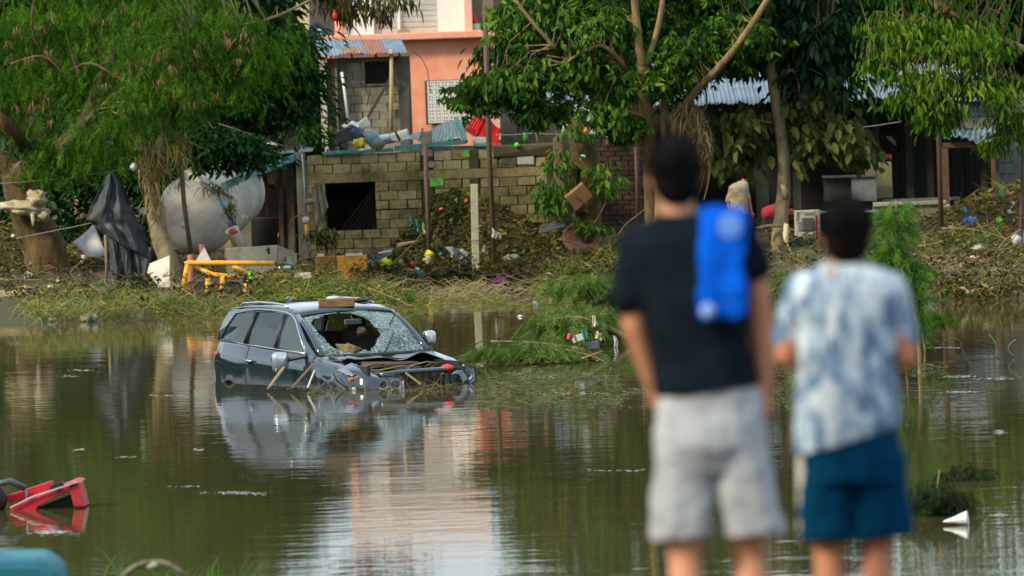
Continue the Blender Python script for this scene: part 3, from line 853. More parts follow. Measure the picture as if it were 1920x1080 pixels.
def tree(name, label, Y, trunk, limbs, lobes, leafkind, leafm, size, spread, nleaf, barkm, droop=(.1, .9), group=None, twigs=.5, cat='tree', crown_name='crown', out=1.0, single=None):
    """trunk and limbs: lists of (pixel points, r0, r1); points may carry a depth offset as third value"""
    def pt(q): return P(q[0], q[1], Y + (q[2] if len(q) > 2 else 0))
    base = pt(trunk[0][0][0])
    base.z = min(base.z, gz(base.x, base.y)) if base.z < 1.5 else base.z
    root = thing(name, label, cat, base, group)
    nodes = []
    for i, (pts, r0, r1) in enumerate(trunk):
        w_ = [pt(q) for q in pts]
        if i == 0 and w_[0].z < 1.5: w_[0].z = gz(w_[0].x, w_[0].y) - .15
        mb = MB(); nodes += limb_tubes(mb, w_, r0, r1, 12, .16, i * 3.1)
        mb.build('trunk', barkm, root, smooth=True)
    for i, (pts, r0, r1) in enumerate(limbs):
        w_ = [pt(q) for q in pts]
        mb = MB(); nodes += limb_tubes(mb, w_, r0, r1, 8, .16, i * 1.7)
        mb.build('limb', barkm, root, smooth=True)
    parts = []; cents = []
    for c_, r_, n in lobes_px(lobes, Y):
        cp_ = ell_pts(c_, r_, n, .42)
        cents.append(cp_)
        parts.append(sprays(cp_, spread, nleaf, leafkind, size, droop, out))
    V, Fc = merge(parts)
    o = np_obj(crown_name, V, Fc, leafm, root); o['kind'] = 'stuff'
    if twigs and nodes:
        C_ = np.concatenate(cents); nd = np.array([tuple(q) for q in nodes])
        mb = MB()
        for c_ in C_:
            if rng.random() > twigs: continue
            dd = np.linalg.norm(nd - c_, axis=1) + nr.rand(len(nd)) * .5
            a = Vector(nd[int(dd.argmin())]); e = Vector(c_)
            if (e - a).length > 3.2: continue
            mid = a.lerp(e, .55) + Vector((rng.uniform(-.12, .12), rng.uniform(-.1, .1), .12 + rng.uniform(0, .18)))
            mb.tube([a, mid, e + Vector((0, 0, -.03))], [.020, .012, .005], 4, cap=False)
        if mb.v:
            o = mb.build('twigs', barkm, root, smooth=True); o['kind'] = 'stuff'
    if single:
        # the leaves that show largest, one object each
        meshes = []
        for j in range(3):
            me = bpy.data.meshes.new('leaf'); tv, tf = ovate(single['w'], .08 + .03 * j, .1 + .08 * j)
            me.from_pydata(tv, [], tf); me.materials.append(single['mats'][j % len(single['mats'])]); meshes.append(me)
        for c_, r_, n in lobes_px(single['lobes'], Y):
            cp_ = ell_pts(c_, r_, n, .6)
            for q in cp_:
                o = bpy.data.objects.new('leaf', rng.choice(meshes)); COL.objects.link(o); o.parent = root
                o.location = Vector(q) - org(root); s_ = single['size'] * rng.uniform(.75, 1.25)
                o.scale = (s_, s_, s_); o.rotation_euler = (-rng.uniform(.3, 1.5), rng.uniform(-.5, .5), rng.uniform(2.2, 4.1) if rng.random() < .7 else rng.uniform(0, 6.28))
    return root

def solidleaf(name, c): return leafmat(name, [(0, c), (1, (c[0] * 1.25, c[1] * 1.2, c[2] * 1.2))], .35)

# ------------------------------------------------------------------ far dark trees closing the view
bg = [(-60, 60, 171, 'left edge'), (150, 20, 169, 0), (330, 60, 166, 0), (415, 40, 164, 0), (1010, -10, 186, 0), (1130, 20, 172, 0), (1290, -20, 170, 0), (1440, 30, 168, 0), (1590, 0, 171, 0), (1740, 30, 169, 0), (1900, 10, 172, 0)]
bgl = ['dark tree far behind at the left edge of the picture', 'dark tree filling the gap behind the left feathery crown', 'dark leafy tree behind the two left trunks', 'dark tree behind the tank and lean-to',
       'dark bushy tree beside the salmon house balcony', 'dark tree behind the tin roof left of the forked trunks', 'dark tree behind the roof above the tall man', 'dark tree behind the big-leaf tree trunk',
       'dark tree above the right part of the tin roof', 'dark tree behind the bright green crown', 'dark tree at the far right edge behind the panel wall']
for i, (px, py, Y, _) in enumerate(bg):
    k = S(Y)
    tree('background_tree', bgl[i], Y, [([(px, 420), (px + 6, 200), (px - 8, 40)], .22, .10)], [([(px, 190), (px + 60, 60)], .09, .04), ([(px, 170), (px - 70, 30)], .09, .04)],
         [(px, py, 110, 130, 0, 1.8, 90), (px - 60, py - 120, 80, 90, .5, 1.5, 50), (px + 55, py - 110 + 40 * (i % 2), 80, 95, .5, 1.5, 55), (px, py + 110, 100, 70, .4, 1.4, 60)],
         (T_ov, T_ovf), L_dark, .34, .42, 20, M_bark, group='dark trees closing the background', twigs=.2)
# dark undergrowth on the left behind the trunks
hv = []
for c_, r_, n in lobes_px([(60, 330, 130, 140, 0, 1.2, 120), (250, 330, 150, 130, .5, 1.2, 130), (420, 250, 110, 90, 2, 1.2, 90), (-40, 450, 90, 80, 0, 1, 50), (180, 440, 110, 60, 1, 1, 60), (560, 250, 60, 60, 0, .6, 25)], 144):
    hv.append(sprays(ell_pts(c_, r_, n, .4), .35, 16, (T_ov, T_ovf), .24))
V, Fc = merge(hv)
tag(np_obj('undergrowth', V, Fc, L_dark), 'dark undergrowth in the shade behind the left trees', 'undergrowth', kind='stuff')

# ------------------------------------------------------------------ left: great feathery tree
pods = lambda: None
tA = tree('feathery_tree', 'large forked tree at the left with a cream rag round its trunk and feathery leaves', 136.5,
     [([(92, 520, 0), (85, 470), (62, 420), (40, 365), (30, 325)], .52, .34)],
     [([(34, 335), (10, 305), (-30, 285), (-80, 260)], .26, .16), ([(36, 332), (84, 306, -1.8), (128, 268, -3.8), (163, 224, -4.4), (190, 150, -3.5), (230, 60, -2)], .31, .10), ([(64, 300, -1.4), (34, 262, -3.6), (0, 222, -4.2), (-40, 190, -4)], .17, .12),
      ([(110, 285), (60, 240), (25, 205, .3), (-20, 150, .5)], .17, .08), ([(165, 215), (240, 150), (300, 60)], .13, .05), ([(25, 205), (70, 110, -1), (100, 10, -1)], .09, .04),
      ([(120, 140, -3), (170, 118, -5), (230, 150, -5.5), (290, 160, -5.5)], .035, .015), ([(100, 130, -4), (60, 50, -5), (70, -20, -5)], .04, .02), ([(250, 110, -5), (330, 60, -5.3), (400, 70, -5.3)], .03, .012), ([(20, 120, -5), (80, 105, -5.4), (120, 140, -5.4)], .028, .012)],
     [(70, 50, 150, 90, -2, 1.8, 43), (240, 20, 150, 90, -1.5, 1.8, 40), (60, 150, 130, 48, -3, 1.3, 30), (210, 140, 110, 56, -3.5, 1.2, 32), (120, -110, 260, 100, 0, 3, 55),
      (95, 270, 34, 75, -3, .5, 15), (10, 200, 40, 30, -3, .6, 6), (330, -60, 150, 90, -1, 2, 36)],
     (T_pin, T_pinf), L_feather, .27, .40, 25, M_bark_r, droop=(.5, 1.4), twigs=.35)
tB = tree('slender_tree', 'slender pale trunk leaning before the white tank, hung with dried vines', 130.0,
     [([(326, 552), (318, 500), (300, 440), (288, 390), (284, 340), (292, 290)], .22, .15)],
     [([(290, 300), (312, 240), (326, 190), (342, 130), (365, 60)], .12, .05), ([(286, 330), (268, 280), (262, 230), (240, 160)], .08, .04), ([(300, 260), (326, 215), (330, 160)], .07, .04),
      ([(352, 100), (430, 55), (520, 30), (600, -10)], .05, .02), ([(335, 150), (400, 118), (470, 110)], .04, .015), ([(300, 290), (345, 285), (350, 320)], .025, .012)],
     [(330, 60, 130, 75, -.8, 1.4, 37), (450, 60, 90, 70, -.6, 1.2, 25), (330, 150, 100, 50, -1.2, .9, 23), (270, 205, 90, 45, -.5, .9, 16), (475, 120, 60, 50, -.6, .8, 12), (340, -80, 160, 80, 0, 2, 41),
      (200, 245, 90, 40, .5, .8, 16)],
     (T_pin, T_pinf), L_feather, .26, .39, 25, M_bark_g, droop=(.5, 1.4), twigs=.4)
# seed pods hanging in bunches through both crowns
pv = []
mbp = []
for lst, Y in (([(60, 70, 150, 70), (200, 60, 140, 60), (60, 200, 110, 50), (340, 90, 110, 70), (450, 90, 90, 50), (345, 185, 60, 30), (230, 120, 110, 50), (300, 120, 60, 60)], 131.0),):
    for px, py, rx, ry in lst:
        Yq = 127.9 if px > 230 else 130.6
        c_ = ell_pts(P(px, py, Yq), (rx / S(Y), .5, ry / S(Y)), 8, .6)
        n_ = 8; cc = np.repeat(c_, n_, axis=0)
        pos = cc + nr.normal(size=cc.shape) * [.05, .05, .03]
        pv.append(scatter(*blade(1, .06, .1), pos, eul(nr.rand(len(cc)) * 6.3, -1.57 + nr.normal(0, .4, len(cc)), nr.rand(len(cc)) * 3), .13 + .06 * nr.rand(len(cc))))
V, Fc = merge(pv)
o = np_obj('seed_pods', V, Fc, L_pod, tA); o['kind'] = 'stuff'
# moss and small vine leaves clinging to the trunks
for t_, n_ in ((tA, 420), (tB, 260)):
    tr_ = [c for c in t_.children if c.name.startswith(('trunk', 'limb'))]
    pts_ = np.array([tuple(v.co + org(t_)) for c in tr_[:2] for v in c.data.vertices])
    pk = pts_[nr.randint(0, len(pts_), n_)] + nr.normal(size=(n_, 3)) * .03 + np.array([0, -.03, 0])
    V, Fc = scatter(T_ov, T_ovf, pk, eul(nr.rand(n_) * 6.28, nr.uniform(-1.5, .3, n_), nr.normal(0, .8, n_)), .05 + .08 * nr.rand(n_))
    o = np_obj('moss_leaves', V, Fc, L_debris, t_); o['kind'] = 'stuff'
# dense green tree behind tree B
tree('broadleaf_tree', 'dense deep green tree between the feathery crown and the shed', 141.0,
     [([(430, 480), (440, 380), (430, 260), (450, 120)], .16, .08)], [([(440, 240), (510, 160), (570, 110)], .06, .02), ([(435, 260), (380, 150)], .06, .02)],
     [(480, 180, 100, 70, 0, 1.2, 130), (540, 90, 62, 60, -.4, 1, 75), (420, 270, 90, 50, .3, 1, 80), (480, 0, 50, 55, -.4, 1, 55), (400, 60, 130, 120, 1, 1.2, 90), (390, -90, 100, 80, 0, 1.5, 70), (410, 320, 60, 30, .6, .6, 28), (565, 150, 30, 40, -.5, .5, 18), (425, 275, 66, 34, -8.6, .4, 60), (385, 262, 40, 30, -8.6, .4, 26), (478, 292, 26, 26, -8.4, .3, 14)],
     (T_ov, T_ovf), L_dark, .19, .26, 22, M_bark, twigs=.4)
# hanging fronds over the shutter
hb = thing('hanging_branch', 'long drooping branch of narrow brown and green leaves before the white upper wall', 'branch', P(650, -30, 131))
mb = MB()
ends = []
for pts in ([(560, -60), (620, -20), (680, 10), (725, 22)], [(600, -50), (640, 0), (655, 30)], [(640, -30), (700, 0), (765, -2)], [(590, -40), (618, 0), (640, 12)]):
    w_ = [P(a, c_, 131 + rng.uniform(-.3, .3)) for a, c_ in pts]
    ends += limb_tubes(mb, w_, .03, .01, 6)
mb.build('stem', M_twig, hb, smooth=True)
pp = np.array([tuple(e) for e in ends if e.z > P(0, 60, 131).z - 3])
cc = np.repeat(pp, 15, axis=0) + nr.normal(size=(len(pp) * 15, 3)) * [.10, .12, .09]
tv, tf = ovate(.14, .03, .2)
n_ = len(cc)
V, Fc = scatter(tv, tf, cc, eul(nr.rand(n_) * 6.28, -1.15 + nr.normal(0, .35, n_), nr.normal(0, .5, n_)), .26 + .1 * nr.rand(n_))
L_frond = leafmat('frond_leaves', [(0, (.05, .03, .015)), (.35, (.10, .05, .025)), (.6, (.07, .08, .015)), (1, (.13, .16, .03))], .3)
o = np_obj('leaves', V, Fc, L_frond, hb); o['kind'] = 'stuff'
solo(MB().ball(P(628, 30, 130.6), (.055, .05, .10), crumple=.5, seed=3), 'plastic_bag', M_red, 'small red plastic bag snagged in the drooping branch over the shed', 'bag', smooth=True)

# ------------------------------------------------------------------ middle trees
midm = [solidleaf('mid_leaf_a', (.065, .15, .018)), solidleaf('mid_leaf_b', (.045, .11, .02)), solidleaf('mid_leaf_c', (.13, .23, .03))]
tC = tree('forked_tree', 'tall middle tree forking behind the standing man with palm-shaped leaf bunches', 133.5,
     [([(1228, 470), (1222, 380, -.2), (1216, 260, -.8), (1208, 190, -1.4), (1205, 120, -1.8)], .17, .13)],
     [([(1206, 125, -1.8), (1196, 70, -1.9), (1188, -30, -2)], .11, .07), ([(1206, 130, -1.8), (1226, 80, -1.8), (1240, 20, -1.8), (1246, -40, -1.8)], .08, .05),
      ([(1172, 128, -1.6), (1160, 112, -1.9), (1140, 92, -2.2), (1118, 86, -2.2), (1085, 102, -2.2), (1060, 120, -2)], .055, .03), ([(1205, 150), (1180, 140), (1172, 128)], .05, .055),
      ([(1208, 110), (1180, 60), (1150, 20), (1130, -30)], .03, .02), ([(1200, 180), (1140, 160), (1110, 190), (1040, 195), (960, 205), (900, 190)], .035, .012),
      ([(1040, 90, -2.2), (1010, 55, -2.3), (985, 25, -2.3), (955, -20, -2.3)], .045, .03), ([(1215, 200), (1260, 150), (1262, 60), (1280, -20)], .06, .03)],
     [(1010, 30, 90, 50, -.8, 1.2, 41), (1110, 40, 90, 55, -1, 1.2, 49), (1080, 125, 80, 40, -1, 1, 36), (960, 150, 75, 36, -1, .9, 35), (1010, 205, 70, 20, -.8, .7, 16), (1145, 205, 50, 36, -1, .7, 16),
      (1240, 50, 60, 60, .2, 1.2, 35), (1150, -60, 240, 70, 0, 2, 104), (1262, 150, 40, 50, .2, .8, 17), (900, 180, 40, 30, -.8, .5, 12), (1175, 245, 35, 22, -1, .4, 11)],
     (T_pal, T_palf), L_mid, .20, .22, 7, M_bark, droop=(.1, .9), twigs=.6,
     single=dict(w=.46, size=.19, mats=midm, lobes=[(1010, 30, 80, 40, -2.0, .4, 50), (1110, 60, 80, 50, -2.2, .4, 60), (1075, 125, 80, 40, -2.2, .4, 60), (960, 150, 70, 36, -2, .4, 50), (1150, 215, 45, 35, -2, .3, 44), (1160, 50, 50, 60, -1.8, .3, 28)]))
tree('dark_leaf_tree', 'dark tree with drooping broad leaves left of the rusty pole before the salmon wall', 140.5,
     [([(1020, 300), (1010, 200), (990, 120), (1000, 20)], .10, .06)], [([(1000, 130), (960, 90), (925, 75)], .04, .02)],
     [(960, 110, 65, 45, 0, .8, 60), (930, 150, 50, 40, -.2, .6, 34), (1020, 60, 50, 60, 0, .8, 40), (1095, 160, 34, 50, .4, .8, 14), (1160, 120, 50, 70, .5, 1, 40), (1120, 10, 120, 70, .5, 1, 70)],
     (T_long, T_longf), L_dark, .24, .22, 18, M_bark, droop=(.5, 1.3), twigs=.4)
tD = tree('leaning_tree', 'broken leaning tree hung with straw and vines above the man\'s head', 132.5,
     [([(1236, 470), (1240, 400), (1243, 330), (1262, 262)], .16, .12)],
     [([(1262, 262), (1282, 205, -.3), (1305, 170, -.6), (1325, 150, -.9), (1375, 95, -1.4), (1420, 30, -1.6), (1450, -20, -1.6)], .11, .06), ([(1325, 150), (1315, 120), (1330, 85), (1345, 70)], .03, .015), ([(1318, 148), (1290, 130), (1262, 112)], .025, .01),
      ([(1375, 95), (1350, 140), (1332, 150)], .03, .02), ([(1400, 60), (1370, 10), (1365, -30)], .03, .015), ([(1322, 160), (1325, 195), (1318, 215), (1335, 260), (1330, 330), (1320, 375)], .022, .014), ([(1250, 300), (1243, 230), (1246, 160)], .07, .06)],
     [(1300, 90, 75, 40, -.5, .9, 46), (1370, 60, 60, 50, -.6, .8, 50), (1240, 135, 50, 30, -.6, .6, 26), (1340, 120, 60, 24, -.4, .6, 12), (1350, -40, 110, 50, 0, 1.2, 60)],
     (T_pal, T_palf), L_mid, .18, .22, 6, M_bark, droop=(.1, .9), twigs=.6)
# straw hanging on the leaning trunk
cc = ell_pts(P(1285, 215, 132.1), (.36, .3, .40), 230, .6)
cc2 = ell_pts(P(1318, 270, 132.1), (.2, .25, .7), 190, .6)
cc = np.concatenate([cc, cc2]); n_ = len(cc)
V, Fc = scatter(*blade(3, .03, .4), cc, eul(nr.rand(n_) * 6.28, -1.25 + nr.normal(0, .3, n_), nr.rand(n_) * 3), .25 + .3 * nr.rand(n_))
tag(np_obj('hanging_straw', V, Fc, L_straw), 'straw and roots caught on the broken leaning trunk', 'straw', kind='stuff')
# straw and vines caught on the slender left tree
cc = np.concatenate([ell_pts(P(285, 300, 129.6), (.36, .35, .5), 170, .6), ell_pts(P(335, 270, 129.6), (.3, .3, .4), 120, .6), ell_pts(P(290, 370, 129.6), (.2, .25, .5), 70, .6)]); n_ = len(cc)
V, Fc = scatter(*blade(3, .034, .4), cc, eul(nr.rand(n_) * 6.28, -1.25 + nr.normal(0, .3, n_), nr.rand(n_) * 3), .25 + .35 * nr.rand(n_))
tag(np_obj('caught_straw', V, Fc, leafmat('vine_straw', [(0, (.09, .085, .03)), (.5, (.17, .14, .055)), (1, (.28, .21, .09))], .25)), 'dried vines and straw caught round the slender trunk before the tank', 'straw', kind='stuff')

# ------------------------------------------------------------------ big-leaf tree and bright tree on the right
olm = [solidleaf('big_leaf_a', (.11, .13, .032)), solidleaf('big_leaf_b', (.07, .095, .022)), solidleaf('big_leaf_c', (.15, .16, .045))]
tE = tree('big_leaf_tree', 'straight tan trunk between the two onlookers carrying large drooping olive leaves', 133.0,
     [([(1462, 520), (1461, 440), (1470, 340), (1465, 250), (1452, 170), (1444, 110)], .17, .11)],
     [([(1446, 130), (1440, 60), (1446, -40)], .09, .06), ([(1453, 175), (1480, 132), (1496, 150), (1500, 190)], .045, .025), ([(1445, 110), (1400, 95), (1380, 70)], .04, .02),
      ([(1446, 120), (1500, 70), (1560, 30)], .05, .02), ([(1468, 215), (1520, 200), (1560, 205)], .03, .012), ([(1466, 235), (1420, 225), (1390, 230)], .02, .01)],
     [(1470, 60, 80, 70, .6, 1.1, 80), (1560, 70, 75, 70, .6, 1.1, 80), (1540, 150, 70, 45, .4, .8, 50), (1520, -50, 140, 60, .4, 1.6, 80), (1405, 105, 30, 28, .4, .5, 12)],
     (T_ov, T_ovf), L_teak, .30, .28, 10, M_bark_g, droop=(.4, 1.3), twigs=.3,
     single=dict(w=.60, size=.28, mats=olm, lobes=[(1370, 265, 42, 56, -.3, .5, 62), (1400, 222, 38, 20, -.3, .4, 24), (1560, 250, 60, 50, -.3, .5, 80), (1510, 200, 50, 50, -.2, .5, 50), (1600, 270, 34, 30, -.3, .3, 34), (1500, 300, 22, 30, -.2, .3, 14), (1352, 312, 16, 20, -.2, .3, 16)]))
cv = []
for c_, r_, n in lobes_px([(1375, 250, 40, 65, .4, .4, 40), (1560, 250, 60, 45, .4, .4, 52), (1510, 190, 50, 45, .4, .4, 30), (1395, 225, 30, 16, .4, .4, 8), (1600, 285, 30, 20, .2, .3, 12)], 133.0):
    cv.append(sprays(ell_pts(c_, r_, n, .5), .25, 8, (ovate(.62)[0], T_ovf), .27, (.5, 1.4)))
V, Fc = merge(cv); o = np_obj('lower_crown', V, Fc, L_olive, tE); o['kind'] = 'stuff'
brm_ = [solidleaf('bright_leaf_a', (.11, .21, .015)), solidleaf('bright_leaf_b', (.07, .15, .015)), solidleaf('bright_leaf_c', (.17, .25, .03))]
tree('bright_tree', 'bright yellow-green tree whose low branches hang over the right end of the house', 129.5,
     [([(1990, 560), (1985, 400), (1975, 250), (1960, 100)], .24, .15)],
     [([(1975, 230), (1930, 160), (1880, 140), (1840, 125)], .08, .03), ([(1960, 110), (1850, 60), (1780, 20), (1740, -20)], .09, .04), ([(1850, 60), (1760, 100), (1690, 120)], .04, .015),
      ([(1840, 125), (1780, 165), (1730, 190)], .03, .012), ([(1985, 330), (1925, 300), (1912, 200)], .04, .02), ([(1780, 20), (1700, 60), (1620, 70)], .035, .012)],
     [(1700, 55, 80, 50, 0, 1.2, 62), (1820, 65, 100, 60, -.3, 1.2, 84), (1740, 150, 80, 40, -.3, .9, 46), (1850, 155, 80, 46, -.3, .9, 42), (1750, 215, 55, 25, -.2, .6, 26), (1900, 230, 40, 50, -.2, .5, 26), (1660, 110, 45, 40, .2, .8, 36), (1780, -60, 200, 70, 0, 2, 120), (1870, 265, 30, 20, -.2, .3, 9), (1690, 190, 30, 20, 0, .3, 9)],
     (T_long, T_longf), L_bright, .19, .18, 11, M_bark, droop=(.5, 1.4), twigs=.6,
     single=dict(w=.30, size=.23, mats=brm_, lobes=[(1790, 80, 110, 60, -1.6, .4, 100), (1750, 170, 70, 50, -1.5, .4, 80), (1850, 170, 70, 50, -1.5, .4, 70), (1690, 60, 50, 50, -1.4, .3, 40)]))

# broken stump with climbing plant
st = thing('tree_stump', 'broken dark trunk with a fresh orange wound, plastic rags on top', 'tree trunk', P(1098, 450, 137.2))
mb = MB(); limb_tubes(mb, [P(1100, 470, 137.2), P(1102, 400, 137.2), (P(1096, 320, 137.2)), P(1094, 225, 137.2)], .30, .27, 14, .25, 2)
limb_tubes(mb, [P(1092, 400, 137), P(1076, 350, 137), P(1072, 310, 136.9)], .14, .10, 10, .3, 5)
mb.build('trunk', M_bark_r, st, smooth=True)
MB().ball(P(1100, 248, 136.92), (.07, .03, .11), crumple=.3).build('wound', mat('fresh_wood', (.50, .20, .05), (.6, .3, .1)), st, smooth=True)
for i, (px, py, s_) in enumerate(((1085, 212, .16), (1110, 222, .14), (1062, 240, .12), (1118, 245, .16))):
    solo(MB().ball(P(px, py, 136.8), (s_, s_ * .6, s_ * .8), crumple=.8, seed=i * 3.3), 'plastic_rag', mat('grey_plastic_%d' % i, (.25, .28, .28), (.5, .52, .5), 12, .4),
         ['crumpled pale plastic on the left of the broken trunk top', 'crumpled silvery plastic on the right of the broken trunk top', 'small grey plastic scrap left of the broken trunk', 'grey plastic sheet hanging right of the broken trunk'][i], 'plastic scrap', 'plastic scraps on the broken trunk', smooth=True)
cl = thing('climbing_plant', 'fresh green climbing plant round the broken trunk and grey timber', 'plant', P(1060, 440, 136.6))
mb = MB(); limb_tubes(mb, [P(1050, 440, 136.6), P(1040, 370, 136.5), P(1060, 300, 136.5)], .02, .01, 5); limb_tubes(mb, [P(1100, 440, 136.6), P(1135, 380, 136.5), P(1140, 300, 136.5)], .02, .01, 5)
mb.build('stem', M_twig, cl, smooth=True)
cv = []
for c_, r_, n in lobes_px([(1035, 370, 30, 45, 0, .25, 26), (1130, 335, 22, 38, 0, .25, 18), (1045, 300, 25, 30, 0, .3, 10), (1070, 240, 20, 25, 0, .2, 7), (1120, 420, 40, 16, 0, .2, 8)], 136.4):
    cv.append(sprays(ell_pts(c_, r_, n, .5), .16, 9, (T_ov, T_ovf), .20, (.3, 1.3)))
V, Fc = merge(cv); o = np_obj('leaves', V, Fc, leafmat('fresh_green', [(0, (.05, .14, .02)), (.6, (.09, .22, .03)), (1, (.20, .28, .04))], .4), cl); o['kind'] = 'stuff'
# small plants by the shed
cv = []
for c_, r_, n in lobes_px([(590, 245, 18, 22, 0, .3, 12), (575, 255, 22, 14, 0, .3, 8)], 140):
    cv.append(sprays(ell_pts(c_, r_, n, .5), .15, 9, (T_ov, T_ovf), .13, (.3, 1.3)))
V, Fc = merge(cv); tag(np_obj('shrub', V, Fc, L_mid), 'small green shrub growing at the left foot of the block shed', 'shrub')

# ------------------------------------------------------------------ sapling standing in the water, right
sp = thing('sapling', 'feathery green sapling tangled with a long bare stick beside the boy', 'sapling', PW(1722, 700))
Yp = PW(1722, 700).y
mb = MB(); limb_tubes(mb, [P(1725, 712, Yp), P(1722, 640, Yp), P(1712, 580, Yp), P(1690, 500, Yp), P(1672, 455, Yp), P(1660, 435, Yp)], .035, .012, 7)
mb.build('stick', M_twig, sp, smooth=True)
mb = MB(); limb_tubes(mb, [P(1700, 700, Yp + .3), P(1700, 560, Yp + .3), P(1684, 470, Yp + .3), P(1680, 375, Yp + .3)], .022, .008, 6)
mb.build('stem', M_twig, sp, smooth=True)
cv = []
for c_, r_, n in lobes_px([(1676, 455, 20, 40, 0, .22, 26), (1672, 510, 20, 28, .1, .2, 20), (1692, 550, 22, 34, 0, .25, 30), (1702, 605, 14, 32, 0, .2, 12), (1668, 575, 12, 16, 0, .2, 6), (1708, 490, 8, 14, 0, .15, 4), (1683, 405, 12, 26, 0, .15, 8), (1660, 388, 16, 6, 0, .1, 5), (1690, 375, 8, 12, 0, .1, 4), (1700, 505, 16, 30, 0, .25, 18)], Yp + .2):
    cv.append(sprays(ell_pts(c_, r_, n, .5), .12, 10, (T_pin, T_pinf), .20, (.1, 1.2)))
V, Fc = merge(cv); o = np_obj('leaves', V, Fc, leafmat('sapling_green', [(0, (.04, .13, .015)), (.6, (.08, .21, .025)), (1, (.18, .28, .05))], .4), sp); o['kind'] = 'stuff'
tw = thing('broken_twig', 'small feathery twig standing out of the water right of the sapling', 'twig', PW(1735, 650))
Yt = PW(1740, 660).y
mb = MB(); limb_tubes(mb, [P(1735, 665, Yt), P(1730, 615, Yt), P(1742, 590, Yt), P(1762, 576, Yt)], .015, .006, 5); mb.build('stem', M_twig, tw, smooth=True)
V, Fc = sprays(ell_pts(P(1752, 592, Yt), (.2, .1, .16), 12, .5), .08, 8, (T_pin, T_pinf), .17, (.2, 1.2))
o = np_obj('leaves', V, Fc, L_feather, tw); o['kind'] = 'stuff'

# ------------------------------------------------------------------ felled feathery branches in the water, centre
def felled(label, stem_pts, lobes, Y, sz=.28, n_leaf=13):
    r_ = thing('felled_branch', label, 'branch', P(stem_pts[0][0], stem_pts[0][1], Y + (stem_pts[0][2] if len(stem_pts[0]) > 2 else 0)), 'feathery branches felled into the water')
    mb = MB(); limb_tubes(mb, [P(q[0], q[1], Y + (q[2] if len(q) > 2 else 0)) for q in stem_pts], .055, .015, 7)
    mb.build('stem', M_twig, r_, smooth=True)
    cv = []
    for c_, rr, n in lobes_px(lobes, Y):
        cp_ = ell_pts(c_, rr, n, .55)
        V, Fc = sprays(cp_, .17, n_leaf, (T_pin, T_pinf), sz, (.1, 1.0))
        Fc = Fc[(V[:, 2][Fc] > .004).all(axis=1)]
        cv.append((V, Fc))
    V, Fc = merge(cv); o = np_obj('leaves', V, Fc, leafmat('felled_green', [(0, (.055, .11, .02)), (.5, (.10, .19, .035)), (.85, (.18, .26, .06)), (1, (.32, .27, .10))], .4, clump=(.6, .7, .65)), r_); o['kind'] = 'stuff'
    return r_
felled('low feathery branch reaching across the water towards the right headlight', [(1160, 690), (1100, 660), (1040, 648), (980, 642), (920, 640)],
       [(918, 648, 22, 8, 0, .3, 7), (950, 652, 26, 14, 0, .3, 12), (1000, 650, 40, 20, 0, .4, 20), (1050, 662, 44, 22, 0, .5, 26), (1100, 668, 44, 22, 0, .5, 24)], 99.0)
felled('upper feathery branch heaped behind the low one, plastic caught in it', [(1190, 640), (1130, 610), (1080, 595), (1030, 600)],
       [(1030, 594, 30, 14, .5, .6, 14), (1085, 582, 50, 18, .5, .6, 24), (1070, 612, 44, 12, 0, .6, 12), (1140, 596, 40, 34, .5, .6, 24)], 104.0)
felled('feathery branch lying against the bank behind the water gap', [(1160, 560), (1110, 540), (1060, 530)],
       [(1070, 530, 30, 14, 0, .4, 20), (1110, 522, 28, 14, 0, .4, 18), (1160, 540, 30, 18, 0, .4, 20)], 118.0, .22)
felled('dark feathery twigs crossing the shore left of the sapling', [(1420, 560), (1460, 540), (1500, 530)],
       [(1440, 545, 24, 16, 0, .4, 12), (1490, 520, 30, 12, 0, .4, 12)], 119.0, .22)

# tree belt round the near side of the flooded ground; the water and the car's doors mirror it
bv = []
for a_ in range(0, 360, 15):
    x_ = 75 * math.sin(math.radians(a_)); y_ = 78 - 92 * math.cos(math.radians(a_))
    if y_ > 105 or (abs(x_) < 22 and y_ > -12) : continue
    if 30 < a_ < 80: continue
    bv.append(sprays(ell_pts((x_, y_, 6 + 2 * math.sin(a_)), (9, 4, 4.5 + 1.5 * math.cos(a_ * 3)), 90, .4), 1.2, 12, (T_ov, T_ovf), 1.5))
for i_, x_ in enumerate(list(range(-24, -110, -8)) + list(range(24, 80, 8))):
    bv.append(sprays(ell_pts((x_, 130 + 3 * math.sin(i_ * 2.1), 2.6), (5.2, 3, 2.4 + 1.3 * math.sin(i_ * 1.7)), 90, .4), .8, 12, (T_ov, T_ovf), 1.0))
V, Fc = merge(bv); tag(np_obj('tree_belt', V, Fc, L_dark), 'belt of trees round the sides of the flooded ground', 'tree belt', kind='stuff')

